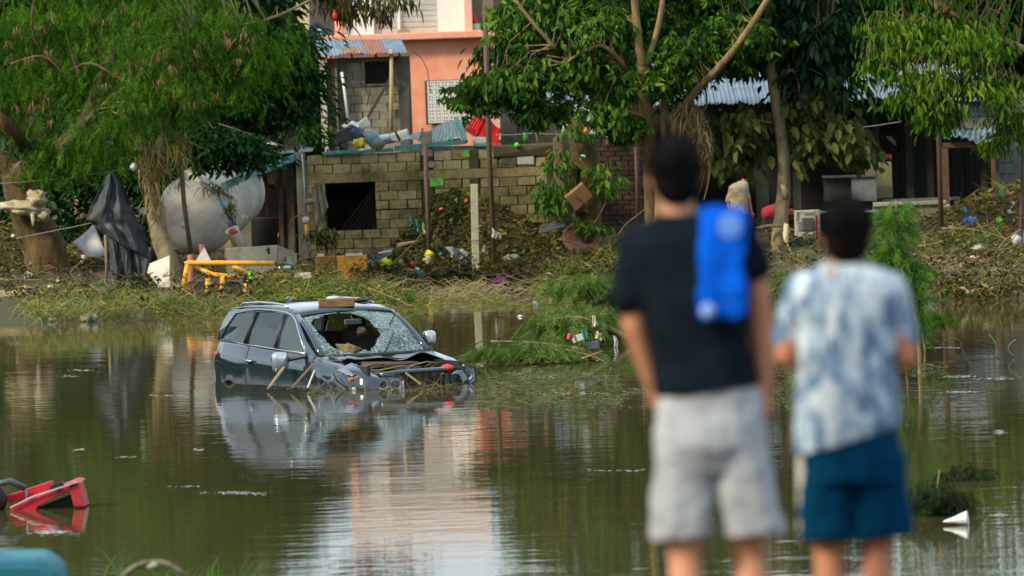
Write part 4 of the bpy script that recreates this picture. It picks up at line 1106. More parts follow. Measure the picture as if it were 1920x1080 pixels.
# ------------------------------------------------------------------ grass and weeds
def field(name, label, regs, m_, tmpl, size, tilt, jitter=.3, cat='grass', flat=None):
    """blades sown on pixel patches of the ground: (x0, x1, y0, y1, count, height lift)"""
    parts = []
    for x0, x1, y0, y1, n, lift in regs:
        pos = []
        for _ in range(n):
            a = rng.uniform(x0, x1); c_ = rng.uniform(y0, y1)
            if noise.noise(Vector((a * .018, c_ * .05, len(name)))) < -.22: continue
            q = PW(a, c_, 0.0)
            z = max(gz(q.x, q.y), 0.0)
            if z > .02:
                q = PW(a, c_, min(z, .8))
            pos.append((q.x, q.y, max(0.004, min(z, .8)) + rng.random() ** 2 * lift))
        pos = np.array(pos); n_ = len(pos)
        pit = (tilt[0] + (tilt[1] - tilt[0]) * nr.rand(n_))
        yaw = nr.rand(n_) * 6.28 if flat is None else flat + nr.normal(0, .6, n_) + 3.14 * (nr.rand(n_) < .4)
        parts.append(scatter(tmpl[0], tmpl[1], pos, eul(yaw, pit, nr.normal(0, .5, n_)), size * (1 + jitter * nr.uniform(-1, 1, n_) * 1.6)))
    V, Fc = merge(parts)
    V[:, 2] = np.where(V[:, 2] < .004, .004 + nr.rand(len(V)) * .006, V[:, 2])
    return tag(np_obj(name, V, Fc, m_), label, cat, kind='stuff')
T_b3 = blade(3, .018, .9)
field('shore_grass', 'flattened green and straw grass along the left shore', [(40, 520, 566, 600, 2400, .12), (60, 250, 545, 585, 700, .18), (480, 720, 532, 572, 1500, .25), (500, 640, 520, 560, 800, .30), (1000, 1200, 500, 570, 700, .15), (240, 480, 560, 592, 700, .15)],
      L_grass, T_b3, .42, (-.5, .9))
field('ground_litter', 'brown leaf litter and mud crumbs covering the banks', [(-20, 560, 470, 560, 3600, .06), (560, 1200, 480, 512, 1700, .08), (1010, 1200, 500, 545, 700, .08), (500, 700, 505, 545, 500, .08), (1200, 1960, 425, 560, 5200, .08), (1640, 1960, 500, 562, 1500, .05)],
      leafmat('bank_litter', [(0, (.02, .015, .006)), (.45, (.06, .045, .012)), (.75, (.08, .09, .018)), (.93, (.16, .12, .04)), (1, (.36, .30, .18))], .15), (T_ov, T_ovf), .11, (-.9, .9), cat='litter')
field('straw_litter', 'dry straw scattered over the shore', [(60, 520, 545, 598, 700, .15), (470, 740, 525, 580, 700, .2), (740, 1000, 550, 580, 420, .16), (1000, 1200, 480, 560, 600, .2), (1180, 1660, 470, 560, 900, .2), (1660, 1940, 450, 560, 800, .25)],
      L_straw, blade(3, .010, .6), .50, (-.4, .8))
field('floating_grass', 'thin grass and reeds drifting in the water gap behind the car', [(640, 1000, 566, 586, 700, .02), (830, 945, 548, 570, 700, .14), (700, 830, 550, 572, 380, .06), (940, 1060, 558, 580, 300, .04)],
      L_grass, T_b3, .24, (-.3, .5))
field('shore_weeds', 'low green weeds among the debris on the bank', [(20, 340, 500, 560, 500, .1), (600, 1000, 470, 510, 800, .15), (1000, 1250, 440, 540, 600, .15), (1420, 1700, 450, 560, 900, .12), (1640, 1940, 520, 566, 1500, .12)],
      L_grass, T_b3, .26, (-.3, 1.2))
T_w = blade(2, .03, .3)
field('floating_weeds', 'mat of floating weeds and leaves on the water behind the man', [(895, 1230, 700, 765, 3400, .02), (890, 1000, 735, 770, 500, .01), (1440, 1500, 690, 770, 500, .02), (960, 1230, 690, 715, 700, .10), (1640, 1780, 680, 705, 350, .04), (560, 800, 722, 738, 200, .05)],
      L_weed, T_w, .15, (-.25, .35), cat='floating weeds')
field('near_grass', 'out of focus grass tips on the near bank', [(190, 480, 1085, 1130, 110, .0)], leafmat('near_green', [(0, (.05, .14, .02)), (1, (.1, .22, .04))], .4), T_b3, .40, (.7, 1.4))
# clumps of dark weed in the water at right
def weed_clump(label, px, py, w_, h_, n):
    c_ = PW(px, py); k = S(c_.y)
    V, Fc = sprays(np.maximum(ell_pts((c_.x, c_.y, h_ / k * .35), (w_ / k, .35, h_ / k * .6), n, .6), [-99, -99, .03]), .07, 9, (T_pin, T_pinf), .13, (.2, 1.2))
    V[:, 2] = np.maximum(V[:, 2], .004)
    np_ = tag(np_obj('weed_clump', V, Fc, leafmat('wet_weed', [(0, (.006, .012, .005)), (.7, (.016, .035, .010)), (1, (.05, .08, .02))], .2)), label, 'weeds', 'dark weed clumps in the right water')
    return np_
weed_clump('dark ragged weed clump with a thin upright stick beside the white cone', 1765, 965, 58, 84, 60)
weed_clump('flat dark weed clump floating further out than the ragged one', 1812, 898, 44, 30, 44)
weed_clump('small green weed clump low in the water between the onlookers', 1462, 724, 20, 8, 10)

# ------------------------------------------------------------------ debris mounds
def mound(name, label, pts, Y, depth, m_, leaf_m, n, sz=.16, cat='debris heap', lift=.05, straw=0):
    """heap with a silhouette given by pixel points; its body is an earth bank, its skin loose leaves and twigs"""
    mb = MB(); nv = 9
    wp = [P(a, c_, Y) for a, c_ in pts]
    base = [max(gz(p.x, Y - depth), 0) - .1 for p in wp]
    rows_ = []
    M_ = 6
    dense = []
    for i in range(len(wp) - 1):
        for s_ in range(M_): dense.append((wp[i].lerp(wp[i + 1], s_ / M_), base[i] + (base[i + 1] - base[i]) * s_ / M_))
    dense.append((wp[-1], base[-1]))
    for (p, b_) in dense:
        col_ = []
        for j in range(nv + 1):
            t = j / nv
            z = b_ + (p.z - b_) * math.sin(t * math.pi / 2) ** 1.1
            yy = Y - depth * (1 - t) ** 1.0
            q = Vector((p.x, yy, z)); nn_ = noise.noise(q * 3.0) * .10 * (p.z - b_ > .25)
            col_.append(q + Vector((0, -abs(nn_), nn_)))
        for j in (1, 2):
            col_.append(Vector((p.x, Y + depth * .6 * j, b_ + (p.z - b_) * (1 - j / 2))))
        rows_.append(col_)
    o_ = len(mb.v); w_ = len(rows_[0])
    for r_ in rows_: mb.v += r_
    for i in range(len(rows_) - 1):
        for j in range(w_ - 1):
            a = i * w_ + j; mb.f.append((a, a + w_, a + w_ + 1, a + 1))
    root = mb.build(name, m_, None, smooth=True)
    tag(root, label, cat)
    A = np.array([[tuple(q) for q in r_[:nv + 1]] for r_ in rows_])
    iu = nr.rand(n) * (A.shape[0] - 1.001); jv = nr.rand(n) * (nv - .001)
    i0, j0 = iu.astype(int), jv.astype(int); fu, fv = (iu - i0)[:, None], (jv - j0)[:, None]
    pos = A[i0, j0] * (1 - fu) * (1 - fv) + A[i0 + 1, j0] * fu * (1 - fv) + A[i0, j0 + 1] * (1 - fu) * fv + A[i0 + 1, j0 + 1] * fu * fv
    pos[:, 1] -= nr.rand(n) * lift; pos[:, 2] += nr.rand(n) * lift
    V, Fc = scatter(T_ov, T_ovf, pos, eul(nr.rand(n) * 6.28, nr.uniform(-1.4, .5, n), nr.normal(0, .8, n)), sz * (.5 + nr.rand(n)))
    c_ = np_obj('leaves', V, Fc, leaf_m, root); c_['kind'] = 'stuff'
    if straw:
        idx = nr.randint(0, n, straw)
        V, Fc = scatter(*blade(3, .014, .8), pos[idx], eul(nr.rand(straw) * 6.28, nr.uniform(-.9, .9, straw), nr.rand(straw) * 3), .3 + .4 * nr.rand(straw))
        c_ = np_obj('stalks', V, Fc, L_grass, root); c_['kind'] = 'stuff'
    return root
M_heap = mat('heap_soil', (.026, .022, .010), (.065, .052, .020), 8, .95, bump=.8, c3=(.05, .06, .015), s3=4)
mound('vine_heap', 'green vine and leaf heap piled against the block wall left of the white post', [(715, 500), (745, 462), (780, 415), (815, 372), (855, 358), (885, 366), (905, 400)], 138.3, 1.8, M_heap, L_debris, 2600, .15, straw=420)
mound('slope_heap', 'brown debris slope falling right from the white post to the red table', [(880, 366), (915, 372), (950, 395), (1000, 420), (1040, 446), (1090, 462), (1150, 468), (1215, 480)], 137.8, 2.2, M_heap, L_rust, 2600, .13, straw=500)
mound('bank_heap', 'low trash-strewn bank between the tank and the orange cupboard', [(380, 520), (440, 512), (520, 512), (600, 508), (680, 500), (740, 500)], 136.0, 2.0, M_heap, L_debris, 1500, .13, straw=300)
mound('left_heap', 'brown leafy bank behind the rusty pole on the far left', [(-60, 430), (0, 420), (60, 430), (120, 470), (170, 440), (230, 480), (300, 500)], 139.2, 2.5, M_heap, L_rust, 2400, .14, straw=350)
mound('right_heap', 'rust brown trash slope below the panel wall on the right', [(1640, 452), (1700, 425), (1760, 400), (1820, 372), (1880, 350), (1960, 345)], 139.5, 3.4, mat('rusty_soil', (.035, .024, .010), (.08, .055, .018), 8, .95, bump=.8), L_rust, 3400, .13, straw=300)
mound('branch_heap', 'heap of cut leafy branches and bare sticks at the right edge', [(1715, 500), (1745, 455), (1790, 432), (1850, 436), (1900, 452), (1960, 480)], 129.5, 3.6, M_heap, leafmat('cut_leaves', [(0, (.045, .05, .018)), (.4, (.09, .095, .03)), (.75, (.16, .16, .05)), (1, (.30, .26, .13))], .25), 4200, .15, straw=900)
mound('middle_heap', 'low heap of twigs and leaves behind the black shirt', [(1130, 470), (1190, 440), (1260, 432), (1350, 430), (1430, 440), (1520, 452), (1640, 462)], 137.0, 3.0, M_heap, L_debris, 2600, .13, straw=600)
mound('shore_heap', 'wilting straw heap on the shore right of the water gap', [(1010, 535), (1070, 498), (1130, 480), (1180, 478), (1230, 500)], 128.0, 2.2, M_heap, L_debris, 1500, .14, straw=800)
mound('grass_heap', 'matted grass hump right behind the car roof', [(520, 560), (560, 540), (620, 532), (690, 534), (750, 548), (800, 572)], 124.5, 1.6, M_heap, L_grass, 900, .12, straw=1300, cat='grass heap')
# bare sticks lying on the branch heap and elsewhere
def sticks(lst, m_=None, r0=.022):
    for pts, Y, lb in lst:
        mb = MB(); limb_tubes(mb, [P(a, c_, Y - .25 * i / len(pts)) for i, (a, c_) in enumerate(pts)], r0, r0 * .45, 6)
        solo(mb, 'stick', m_ or M_twig, lb, 'stick', 'bare sticks in the debris', smooth=True)
sticks([([(1722, 505), (1770, 488), (1850, 492), (1905, 515)], 125.8, 'long bare stick arching over the lower part of the right branch heap'),
        ([(1725, 512), (1790, 518), (1830, 535)], 125.4, 'bare stick low on the right branch heap above the orange scrap'),
        ([(1912, 432), (1880, 455), (1855, 490)], 127.2, 'bare stick slanting down to the black plastic'),
        ([(1765, 428), (1820, 430), (1880, 445), (1915, 460)], 128.5, 'bare stick along the crest of the right branch heap'),
        ([(1845, 473), (1880, 465), (1915, 430)], 127.5, 'forked stick rising at the right edge'),
        ([(1720, 462), (1745, 458), (1770, 452)], 128.2, 'short stick on the left flank of the right branch heap'),
        ([(735, 495), (762, 470), (790, 440)], 134.6, 'thick stick leaning on the vine heap beside the yellow bag'),
        ([(1045, 448), (1090, 458), (1140, 470)], 134.5, 'dark log lying below the red table'),
        ([(1160, 440), (1175, 420), (1200, 400), (1215, 385)], 133.5, 'bare branch at the foot of the third steel pole'),
        ([(1160, 700), (1120, 672), (1060, 655)], 98.2, 'brown butt end of the low felled branch'),
        ([(1092, 672), (1110, 666), (1130, 658)], 97.6, 'thick pale broken stick in front of the felled branches'),
        ([(0, 524), (90, 525), (165, 523)], 131.5, 'long rusty rod lying along the bank at far left'),
        ([(410, 232), (450, 245), (500, 262), (535, 275)], 139, 'dead grey log lying high between the left trees and the lean-to'),
        ([(352, 210), (385, 225), (410, 255), (425, 275)], 134, 'thin pale stick slanting behind the slender tree'),
        ([(165, 225), (148, 285), (160, 330), (172, 350)], 134, 'thin crooked dead branch right of the great trunk'),
        ([(690, 540), (740, 560), (775, 575)], 121.5, 'curved straw stalk hanging down behind the car roof')])
# tangles of dead branches and flattened reeds over both banks
def tangle(name, label, regs, m_, r0, ln, seedn):
    mb = MB(); q_ = random.Random(seedn)
    for x0, x1, y0, y1, n in regs:
        for _ in range(n):
            g_ = PG(q_.uniform(x0, x1), q_.uniform(y0, y1)); L_ = ln * q_.uniform(.4, 1.4)
            a_ = q_.gauss(0, .5) + (math.pi if q_.random() < .5 else 0); el = q_.uniform(-.12, .45)
            d_ = Vector((math.cos(a_), math.sin(a_) * .7, el)); sd_ = Vector((-d_.y, d_.x, q_.uniform(.1, .6))) * L_ * q_.uniform(-.25, .25)
            p0_ = g_ + Vector((0, -.15, .02 + q_.random() * .12)); p1_ = p0_ + d_ * L_ * .5 + sd_ + Vector((0, 0, .08)); p2_ = p0_ + d_ * L_ + Vector((0, 0, -abs(el) * L_ * .5))
            r_ = r0 * q_.uniform(.5, 1.5)
            mb.tube([p0_, p0_.lerp(p1_, .5) + sd_ * .3, p1_, p1_.lerp(p2_, .5) + sd_ * .2, p2_], [r_, r_ * .9, r_ * .75, r_ * .5, r_ * .25], 5, cap=False)
            if q_.random() < .6:
                e_ = p1_ + Vector((q_.uniform(-.3, .3), -.05, q_.uniform(.05, .3))) * L_ * .6
                mb.tube([p1_, p1_.lerp(e_, .6) + Vector((0, 0, .03)), e_], [r_ * .6, r_ * .4, r_ * .2], 4, cap=False)
    return tag(mb.build(name, m_, None, smooth=True), label, 'branches', kind='stuff')
cc = np.concatenate([ell_pts(P(432, 385, 132.2), (.16, .2, .32), 120, .6), ell_pts(P(408, 350, 132.4), (.4, .2, .12), 120, .6), ell_pts(P(330, 330, 133), (.3, .2, .25), 90, .6)]); n_ = len(cc)
V, Fc = scatter(*blade(3, .03, .4), cc, eul(nr.rand(n_) * 6.28, -1.2 + nr.normal(0, .5, n_), nr.rand(n_) * 3), .12 + .25 * nr.rand(n_))
tag(np_obj('hanging_roots', V, Fc, L_debris), 'dark roots and weeds hanging down over the white tank', 'roots', kind='stuff')
tangle('branch_tangle', 'tangled dead branches strewn over the far banks', [(20, 330, 470, 560, 60), (380, 600, 505, 560, 40), (560, 1000, 440, 512, 100), (500, 720, 530, 565, 30), (1000, 1260, 400, 550, 80), (1260, 1660, 425, 540, 60), (1640, 1930, 400, 545, 110)], M_twig, .014, .9, 5)
tangle('dark_tangle', 'wet dark branches lying in the debris of the far banks', [(0, 330, 440, 560, 50), (560, 1150, 380, 540, 100), (1640, 1930, 380, 520, 50), (1150, 1500, 420, 500, 30)], M_wood_d, .018, 1.0, 9)
tangle('reed_tangle', 'flattened pale reeds along the waterline', [(520, 740, 522, 560, 130), (825, 925, 545, 562, 60), (1660, 1930, 430, 500, 90), (1010, 1180, 490, 540, 70), (60, 520, 560, 592, 120), (500, 740, 535, 575, 90), (800, 960, 548, 570, 45), (960, 1200, 530, 575, 60), (1650, 1900, 500, 560, 50)], mat('pale_reed', (.24, .20, .09), (.36, .31, .16), 8, .8), .006, .6, 3)
# loops of vine in the right water
for pts, lb in (([(1766, 648), (1770, 640), (1784, 635), (1800, 640), (1804, 655), (1822, 690)], 'loop of bare vine rising from the right water'),
                ([(1855, 628), (1866, 642), (1868, 658), (1866, 668)], 'thin bent vine standing in the water near the right edge'),
                ([(1905, 636), (1892, 648), (1892, 658), (1902, 668)], 'small vine hook at the right edge of the water')):
    Yv = PW(pts[-1][0], pts[-1][1] + 2).y
    mb = MB(); limb_tubes(mb, [P(a, c_, Yv) for a, c_ in pts], .009, .006, 5)
    solo(mb, 'vine', M_twig, lb, 'vine', 'bare vines in the right water', smooth=True)
# foam flecks, and pale discs painted in for sky glints on ripples
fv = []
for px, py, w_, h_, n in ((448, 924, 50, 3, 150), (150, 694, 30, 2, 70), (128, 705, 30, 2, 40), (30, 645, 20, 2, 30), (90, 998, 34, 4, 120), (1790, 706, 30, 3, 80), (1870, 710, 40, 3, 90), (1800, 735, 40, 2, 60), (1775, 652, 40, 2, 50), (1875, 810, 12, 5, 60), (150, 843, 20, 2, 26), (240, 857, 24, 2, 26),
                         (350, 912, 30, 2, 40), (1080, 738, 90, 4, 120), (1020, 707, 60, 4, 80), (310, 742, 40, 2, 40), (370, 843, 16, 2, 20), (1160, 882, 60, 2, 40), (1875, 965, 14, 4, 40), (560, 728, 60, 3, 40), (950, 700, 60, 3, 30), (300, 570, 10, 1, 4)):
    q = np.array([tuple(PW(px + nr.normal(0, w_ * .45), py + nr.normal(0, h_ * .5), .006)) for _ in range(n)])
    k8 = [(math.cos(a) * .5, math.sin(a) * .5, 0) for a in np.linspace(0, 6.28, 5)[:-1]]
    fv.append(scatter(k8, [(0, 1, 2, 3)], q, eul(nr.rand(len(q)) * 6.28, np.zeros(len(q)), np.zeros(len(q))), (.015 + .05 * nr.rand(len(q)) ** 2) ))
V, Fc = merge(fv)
tag(np_obj('foam', V, Fc, mat('foam', (.50, .52, .50), (.62, .63, .6), 5, .6)), 'pale foam flecks and painted-in sky glints on the flood water', 'foam', kind='stuff')
# ------------------------------------------------------------------ flooded car (built about its own axes: +x forward, +y its left, z up from the road)
M_paint = mat('muddy_blue_black_paint', (.020, .038, .058), (.028, .050, .074), 3, .13, metal=.55, spec=.6, coat=1.0, c3=(.06, .05, .034), s3=3.5, l3=.66, h3=.95, rough2=.4)
M_chrome = mat('chrome', (.55, .56, .56), (.66, .67, .67), 8, .24, metal=1.0)
M_trim = mat('black_trim', (.012, .012, .013), (.03, .028, .025), 12, .5)
def glassmat(name, tint, fac, rough=.03, tc=(.75, .85, .82, 1)):
    m, N, L, b = _nodes(name)
    b.inputs['Base Color'].default_value = c4(tint); b.inputs['Roughness'].default_value = rough
    b.inputs['Specular IOR Level'].default_value = .8
    tr = N.new('ShaderNodeBsdfTransparent'); tr.inputs['Color'].default_value = tc
    mx = N.new('ShaderNodeMixShader'); mx.inputs['Fac'].default_value = fac
    L.new(b.outputs['BSDF'], mx.inputs[1]); L.new(tr.outputs['BSDF'], mx.inputs[2]); L.new(mx.outputs['Shader'], N['Material Output'].inputs['Surface'])
    return m, N, L, b, mx
M_glass = glassmat('tinted_glass', (.014, .028, .032), .20)[0]
M_glass_f = glassmat('clear_side_glass', (.06, .10, .10), .35)[0]
# crazed windscreen glass: pale fracture lines over a teal pane
M_crazed, N, L, b, mx = glassmat('crazed_glass', (.10, .17, .17), .35, .12)
t_ = N.new('ShaderNodeTexCoord'); v1 = N.new('ShaderNodeTexVoronoi'); v1.feature = 'DISTANCE_TO_EDGE'; v1.inputs['Scale'].default_value = 12
v2 = N.new('ShaderNodeTexVoronoi'); v2.feature = 'DISTANCE_TO_EDGE'; v2.inputs['Scale'].default_value = 34
n3 = N.new('ShaderNodeTexNoise'); n3.inputs['Scale'].default_value = 4
for v in (v1, v2): L.new(t_.outputs['Object'], v.inputs['Vector'])
L.new(t_.outputs['Object'], n3.inputs['Vector'])
def cmp_(src, th):
    q = N.new('ShaderNodeMapRange'); q.inputs['From Min'].default_value = 0; q.inputs['From Max'].default_value = th; q.inputs['To Min'].default_value = 1; q.inputs['To Max'].default_value = 0
    L.new(src, q.inputs['Value']); return q.outputs['Result']
mxx = N.new('ShaderNodeMath'); mxx.operation = 'MAXIMUM'; L.new(cmp_(v1.outputs['Distance'], .06), mxx.inputs[0])
mm2 = N.new('ShaderNodeMath'); mm2.operation = 'MULTIPLY'; L.new(cmp_(v2.outputs['Distance'], .12), mm2.inputs[0])
rr = N.new('ShaderNodeMapRange'); rr.inputs['From Min'].default_value = .4; rr.inputs['From Max'].default_value = .6; L.new(n3.outputs['Fac'], rr.inputs['Value']); L.new(rr.outputs['Result'], mm2.inputs[1])
L.new(mm2.outputs[0], mxx.inputs[1])
mc = N.new('ShaderNodeMixRGB'); mc.inputs['Color1'].default_value = (.05, .11, .12, 1); mc.inputs['Color2'].default_value = (.34, .42, .41, 1)
L.new(mxx.outputs[0], mc.inputs['Fac']); L.new(mc.outputs['Color'], b.inputs['Base Color'])
fo = N.new('ShaderNodeMapRange'); fo.inputs['To Min'].default_value = .45; fo.inputs['To Max'].default_value = .05
L.new(mxx.outputs[0], fo.inputs['Value']); L.new(fo.outputs['Result'], mx.inputs['Fac'])

PSI = 28.0
car = thing('flooded_car', 'dark blue-grey car sunk to its sills in the flood with smashed windscreen and missing bonnet', 'car', (0, 0, 0))
cY = 95.1
cc_ = P(647, 640, cY)
car.location = (cc_.x - .07, cY, -.71)
car.scale = (1.075, 1.075, 1.06)
car.rotation_euler = (0, R(1.1), R(PSI - 90))

def lerp(a, b, t): return a + (b - a) * t
def interp(tab, x):
    if x <= tab[0][0]: return tab[0][1]
    for (a, va), (b_, vb) in zip(tab, tab[1:]):
        if x <= b_: return lerp(va, vb, (x - a) / (b_ - a))
    return tab[-1][1]
plan = [(-2.42, .74), (-2.36, .84), (-2.22, .93), (-1.9, .985), (-1.2, 1.0), (1.2, 1.0), (1.7, .985), (2.0, .95), (2.2, .88), (2.32, .78), (2.40, .62)]
belt = [(-2.42, .98), (-2.3, 1.10), (-2.1, 1.20), (-1.5, 1.195), (0, 1.155), (.95, 1.13), (1.1, 1.12), (1.7, 1.05), (2.1, .98), (2.3, .92), (2.4, .86)]
sect = [(.84, .30), (.91, .34), (.948, .45), (.958, .58), (.962, .72), (.968, .86), (.965, .95), (.945, 1.02), (.925, 1.07)]
def spt(x, j, side):
    """point j of the body section at x; last three points climb to the belt line"""
    w_ = interp(plan, x); bz = interp(belt, x)
    k_ = (bz - .30) / (1.15 - .30)
    if j < len(sect): y, z = sect[j]; z = .30 + (z - .30) * k_
    else:
        q = j - len(sect)
        if x > 1.0:   # front wing: rolls over to an inner edge
            y, z = [(.915, bz - .045), (.885, bz - .012), (.84, bz), (.77, bz + .004), (.70, bz - .004)][q]
        else:
            y, z = [(.915, bz - .05), (.905, bz - .025), (.895, bz - .005), (.88, bz), (.86, bz - .002)][q]
    # slight waist flare above the wheels
    for wx_ in (-1.45, 1.46):
        if abs(x - wx_) < .55 and z > .45 and z < 1.0: y += .018 * math.cos((x - wx_) / .55 * math.pi / 2) * math.sin((z - .45) / .55 * math.pi)
    return Vector((x, side * y * w_, z))
NS = len(sect) + 5
xs = [-2.42 + .05 * i for i in range(97)]
WH = [(-1.60, .34), (1.46, .35)]; RW = .345
def arch(p):
    for wx_, wz_ in WH:
        d = math.hypot(p.x - wx_, p.z - wz_)
        if d < RW: return wx_, wz_, d
    return None
def side_mesh(side):
    V = [[spt(x, j, side) for j in range(NS)] for x in xs]
    ins = [[arch(p) is not None for p in r_] for r_ in V]
    segs = {'body_side': MB(), 'front_door': MB(), 'rear_door': MB(), 'front_wing': MB()}
    Q = [[p.copy() for p in r_] for r_ in V]
    for i in range(len(xs)):
        for j in range(NS):
            a = arch(V[i][j])
            if a:
                wx_, wz_, d = a; f = RW / max(d, .05)
                Q[i][j].x = wx_ + (V[i][j].x - wx_) * f; Q[i][j].z = wz_ + (V[i][j].z - wz_) * f
    for nm, mb in segs.items():
        for r_ in Q: mb.v += r_
    for i in range(len(xs) - 1):
        for j in range(NS - 1):
            if ins[i][j] and ins[i + 1][j] and ins[i][j + 1] and ins[i + 1][j + 1]: continue
            xm = (xs[i] + xs[i + 1]) / 2
            nm = 'front_wing' if xm > .98 else 'front_door' if xm > -.07 else 'rear_door' if xm > -1.06 and not (xm < -.98 and j < 5) else 'body_side'
            a = i * NS + j; f = (a, a + NS, a + NS + 1, a + 1)
            segs[nm].f.append(f if side < 0 else f[::-1])
    return segs
front_wing_r = None
for side in (-1, 1):
    sg = side_mesh(side)
    for nm, mb in sg.items():
        if side < 0 and nm == 'front_wing':
            for i, v in enumerate(mb.v):      # dented wing
                if v.x > 1.15 and v.z > .8:
                    d_ = noise.noise(v * 2.7) * .06 * min(1, (v.x - 1.15) * 2)
                    mb.v[i] = v + Vector((0, abs(d_) * 1.3, d_ - .02))
        o = mb.build({'body_side': 'rear_quarter'}.get(nm, nm), M_paint, car, smooth=True, local=True)
        if nm in ('front_door', 'rear_door'):
            hx = .10 if nm == 'front_door' else -.90
            p = Vector((hx, side * .985, .985))
            MB().tube([p + Vector((-.10, 0, 0)), p + Vector((-.08, side * .03, .004)), p + Vector((.08, side * .03, .004)), p + Vector((.10, 0, 0))], .016, 8).build('handle', M_chrome, o, smooth=True, local=True)
            MB().ball(p + Vector((-.02, side * -.006, -.01)), (.07, .014, .035)).build('handle_recess', M_trim, o, smooth=True, local=True)
    # door gaps, sill strip, belt chrome
    for x in (.975, -.07, -1.06):
        MB().tube([spt(x, j, side) + Vector((0, side * .001, 0)) for j in range(1, NS - 1)], .006, 5).build('door_gap', M_trim, car, local=True)
    MB().tube([spt(x, 3, side) + Vector((0, side * .008, .045)) for x in xs[26:72]], .016, 6).build('sill_strip', M_chrome, car, smooth=True, local=True)
    for wx_, wz_ in WH:
        pts = []
        for k_ in range(25):
            an = math.pi * k_ / 24; x = wx_ + RW * math.cos(an); z = wz_ + RW * math.sin(an)
            y = min(.965, interp([(.3, .85), (.45, .955), (.7, .985), (.9, .985)], z)) * interp(plan, x)
            pts.append(Vector((x, side * y, z)))
        MB().tube(pts, .020, 6).build('arch_trim', M_trim, car, smooth=True, local=True)
        wh = MB().lathe((wx_, side * .80, wz_), [(.20, -.11), (.30, -.12), (.325, -.08), (.325, .08), (.30, .12), (.22, .11)], 28, (0, side, 0)).build('wheel', M_black, car, smooth=True, local=True)
        MB().lathe((wx_, side * .80, wz_), [(.24, .09), (.22, .05), (.05, .06), (.04, .10)], 20, (0, side, 0)).build('rim', M_trim, wh, smooth=True, local=True)
        MB().box((wx_, side * .55, .62), (.95, .45, .6)).build('wheel_well', M_trim, car, local=True)
# underbody, rear, tail
MB().box((-.6, 0, .40), (2.7, 1.7, .15)).build('floor', M_trim, car, local=True)
rear = MB()
rear.rings([[Vector((x_, y, z)) for y in [(-.60 + 1.2 * i / 8) * w_ for i in range(9)]] for x_, w_, z in ((-2.43, 1.0, .30), (-2.47, 1.1, .55), (-2.48, 1.15, .70), (-2.42, 1.15, .98), (-2.36, 1.13, 1.12), (-2.25, 1.12, 1.22), (-2.0, 1.05, 1.62), (-1.92, 1.0, 1.70))], close=False, cap=False)
rear.build('tailgate', M_paint, car, smooth=True, local=True)
for side in (-1, 1):
    MB().rings([[Vector((-2.42, side * .60, z)), Vector((-2.44, side * .66, z)), Vector((-2.40, side * .75, z)), Vector((-2.30, side * .855, z)), Vector((-2.28, side * .80, z))] for z in (.88, .93, 1.0, 1.05)], close=False, cap=False).build('tail_lamp', M_red, car, smooth=True, local=True, solid=.01)

# greenhouse
SH = -.17   # the greenhouse sits a little aft
def gy_(z, x):
    t = (z - 1.15) / (1.68 - 1.15)
    return lerp(.89, .715, max(0, t)) * interp([(-2.4, .86), (-2.0, .95), (-1.2, 1.0), (.3, 1.0), (1.0, .96)], x) + .02 * math.sin(max(0, min(1, t)) * math.pi)
outer = [(1.08, 1.115), (.60, 1.135), (0, 1.15), (-.6, 1.165), (-1.2, 1.18), (-1.8, 1.19), (-2.22, 1.19), (-2.14, 1.33), (-2.05, 1.48), (-1.93, 1.61), (-1.80, 1.665), (-1.4, 1.70), (-.9, 1.72), (-.4, 1.725), (0, 1.71), (.20, 1.68), (.34, 1.635), (.58, 1.48), (.82, 1.31)]
holes = {'front_window': [(.80, 1.185), (.62, 1.33), (.44, 1.47), (.27, 1.585), (.12, 1.635), (-.02, 1.65), (-.03, 1.40), (-.03, 1.19)],
         'rear_door_window': [(-.12, 1.195), (-.12, 1.42), (-.10, 1.655), (-.5, 1.665), (-.93, 1.655), (-.98, 1.42), (-1.02, 1.21)],
         'quarter_window': [(-1.09, 1.215), (-1.05, 1.42), (-1.00, 1.655), (-1.35, 1.64), (-1.66, 1.60), (-1.82, 1.42), (-1.98, 1.24), (-1.5, 1.225)]}
from mathutils.geometry import tessellate_polygon
outer = [(x + (SH if z > 1.3 else SH * .5), z) for x, z in outer]
holes = {k_: [(x + SH, z) for x, z in h] for k_, h in holes.items()}
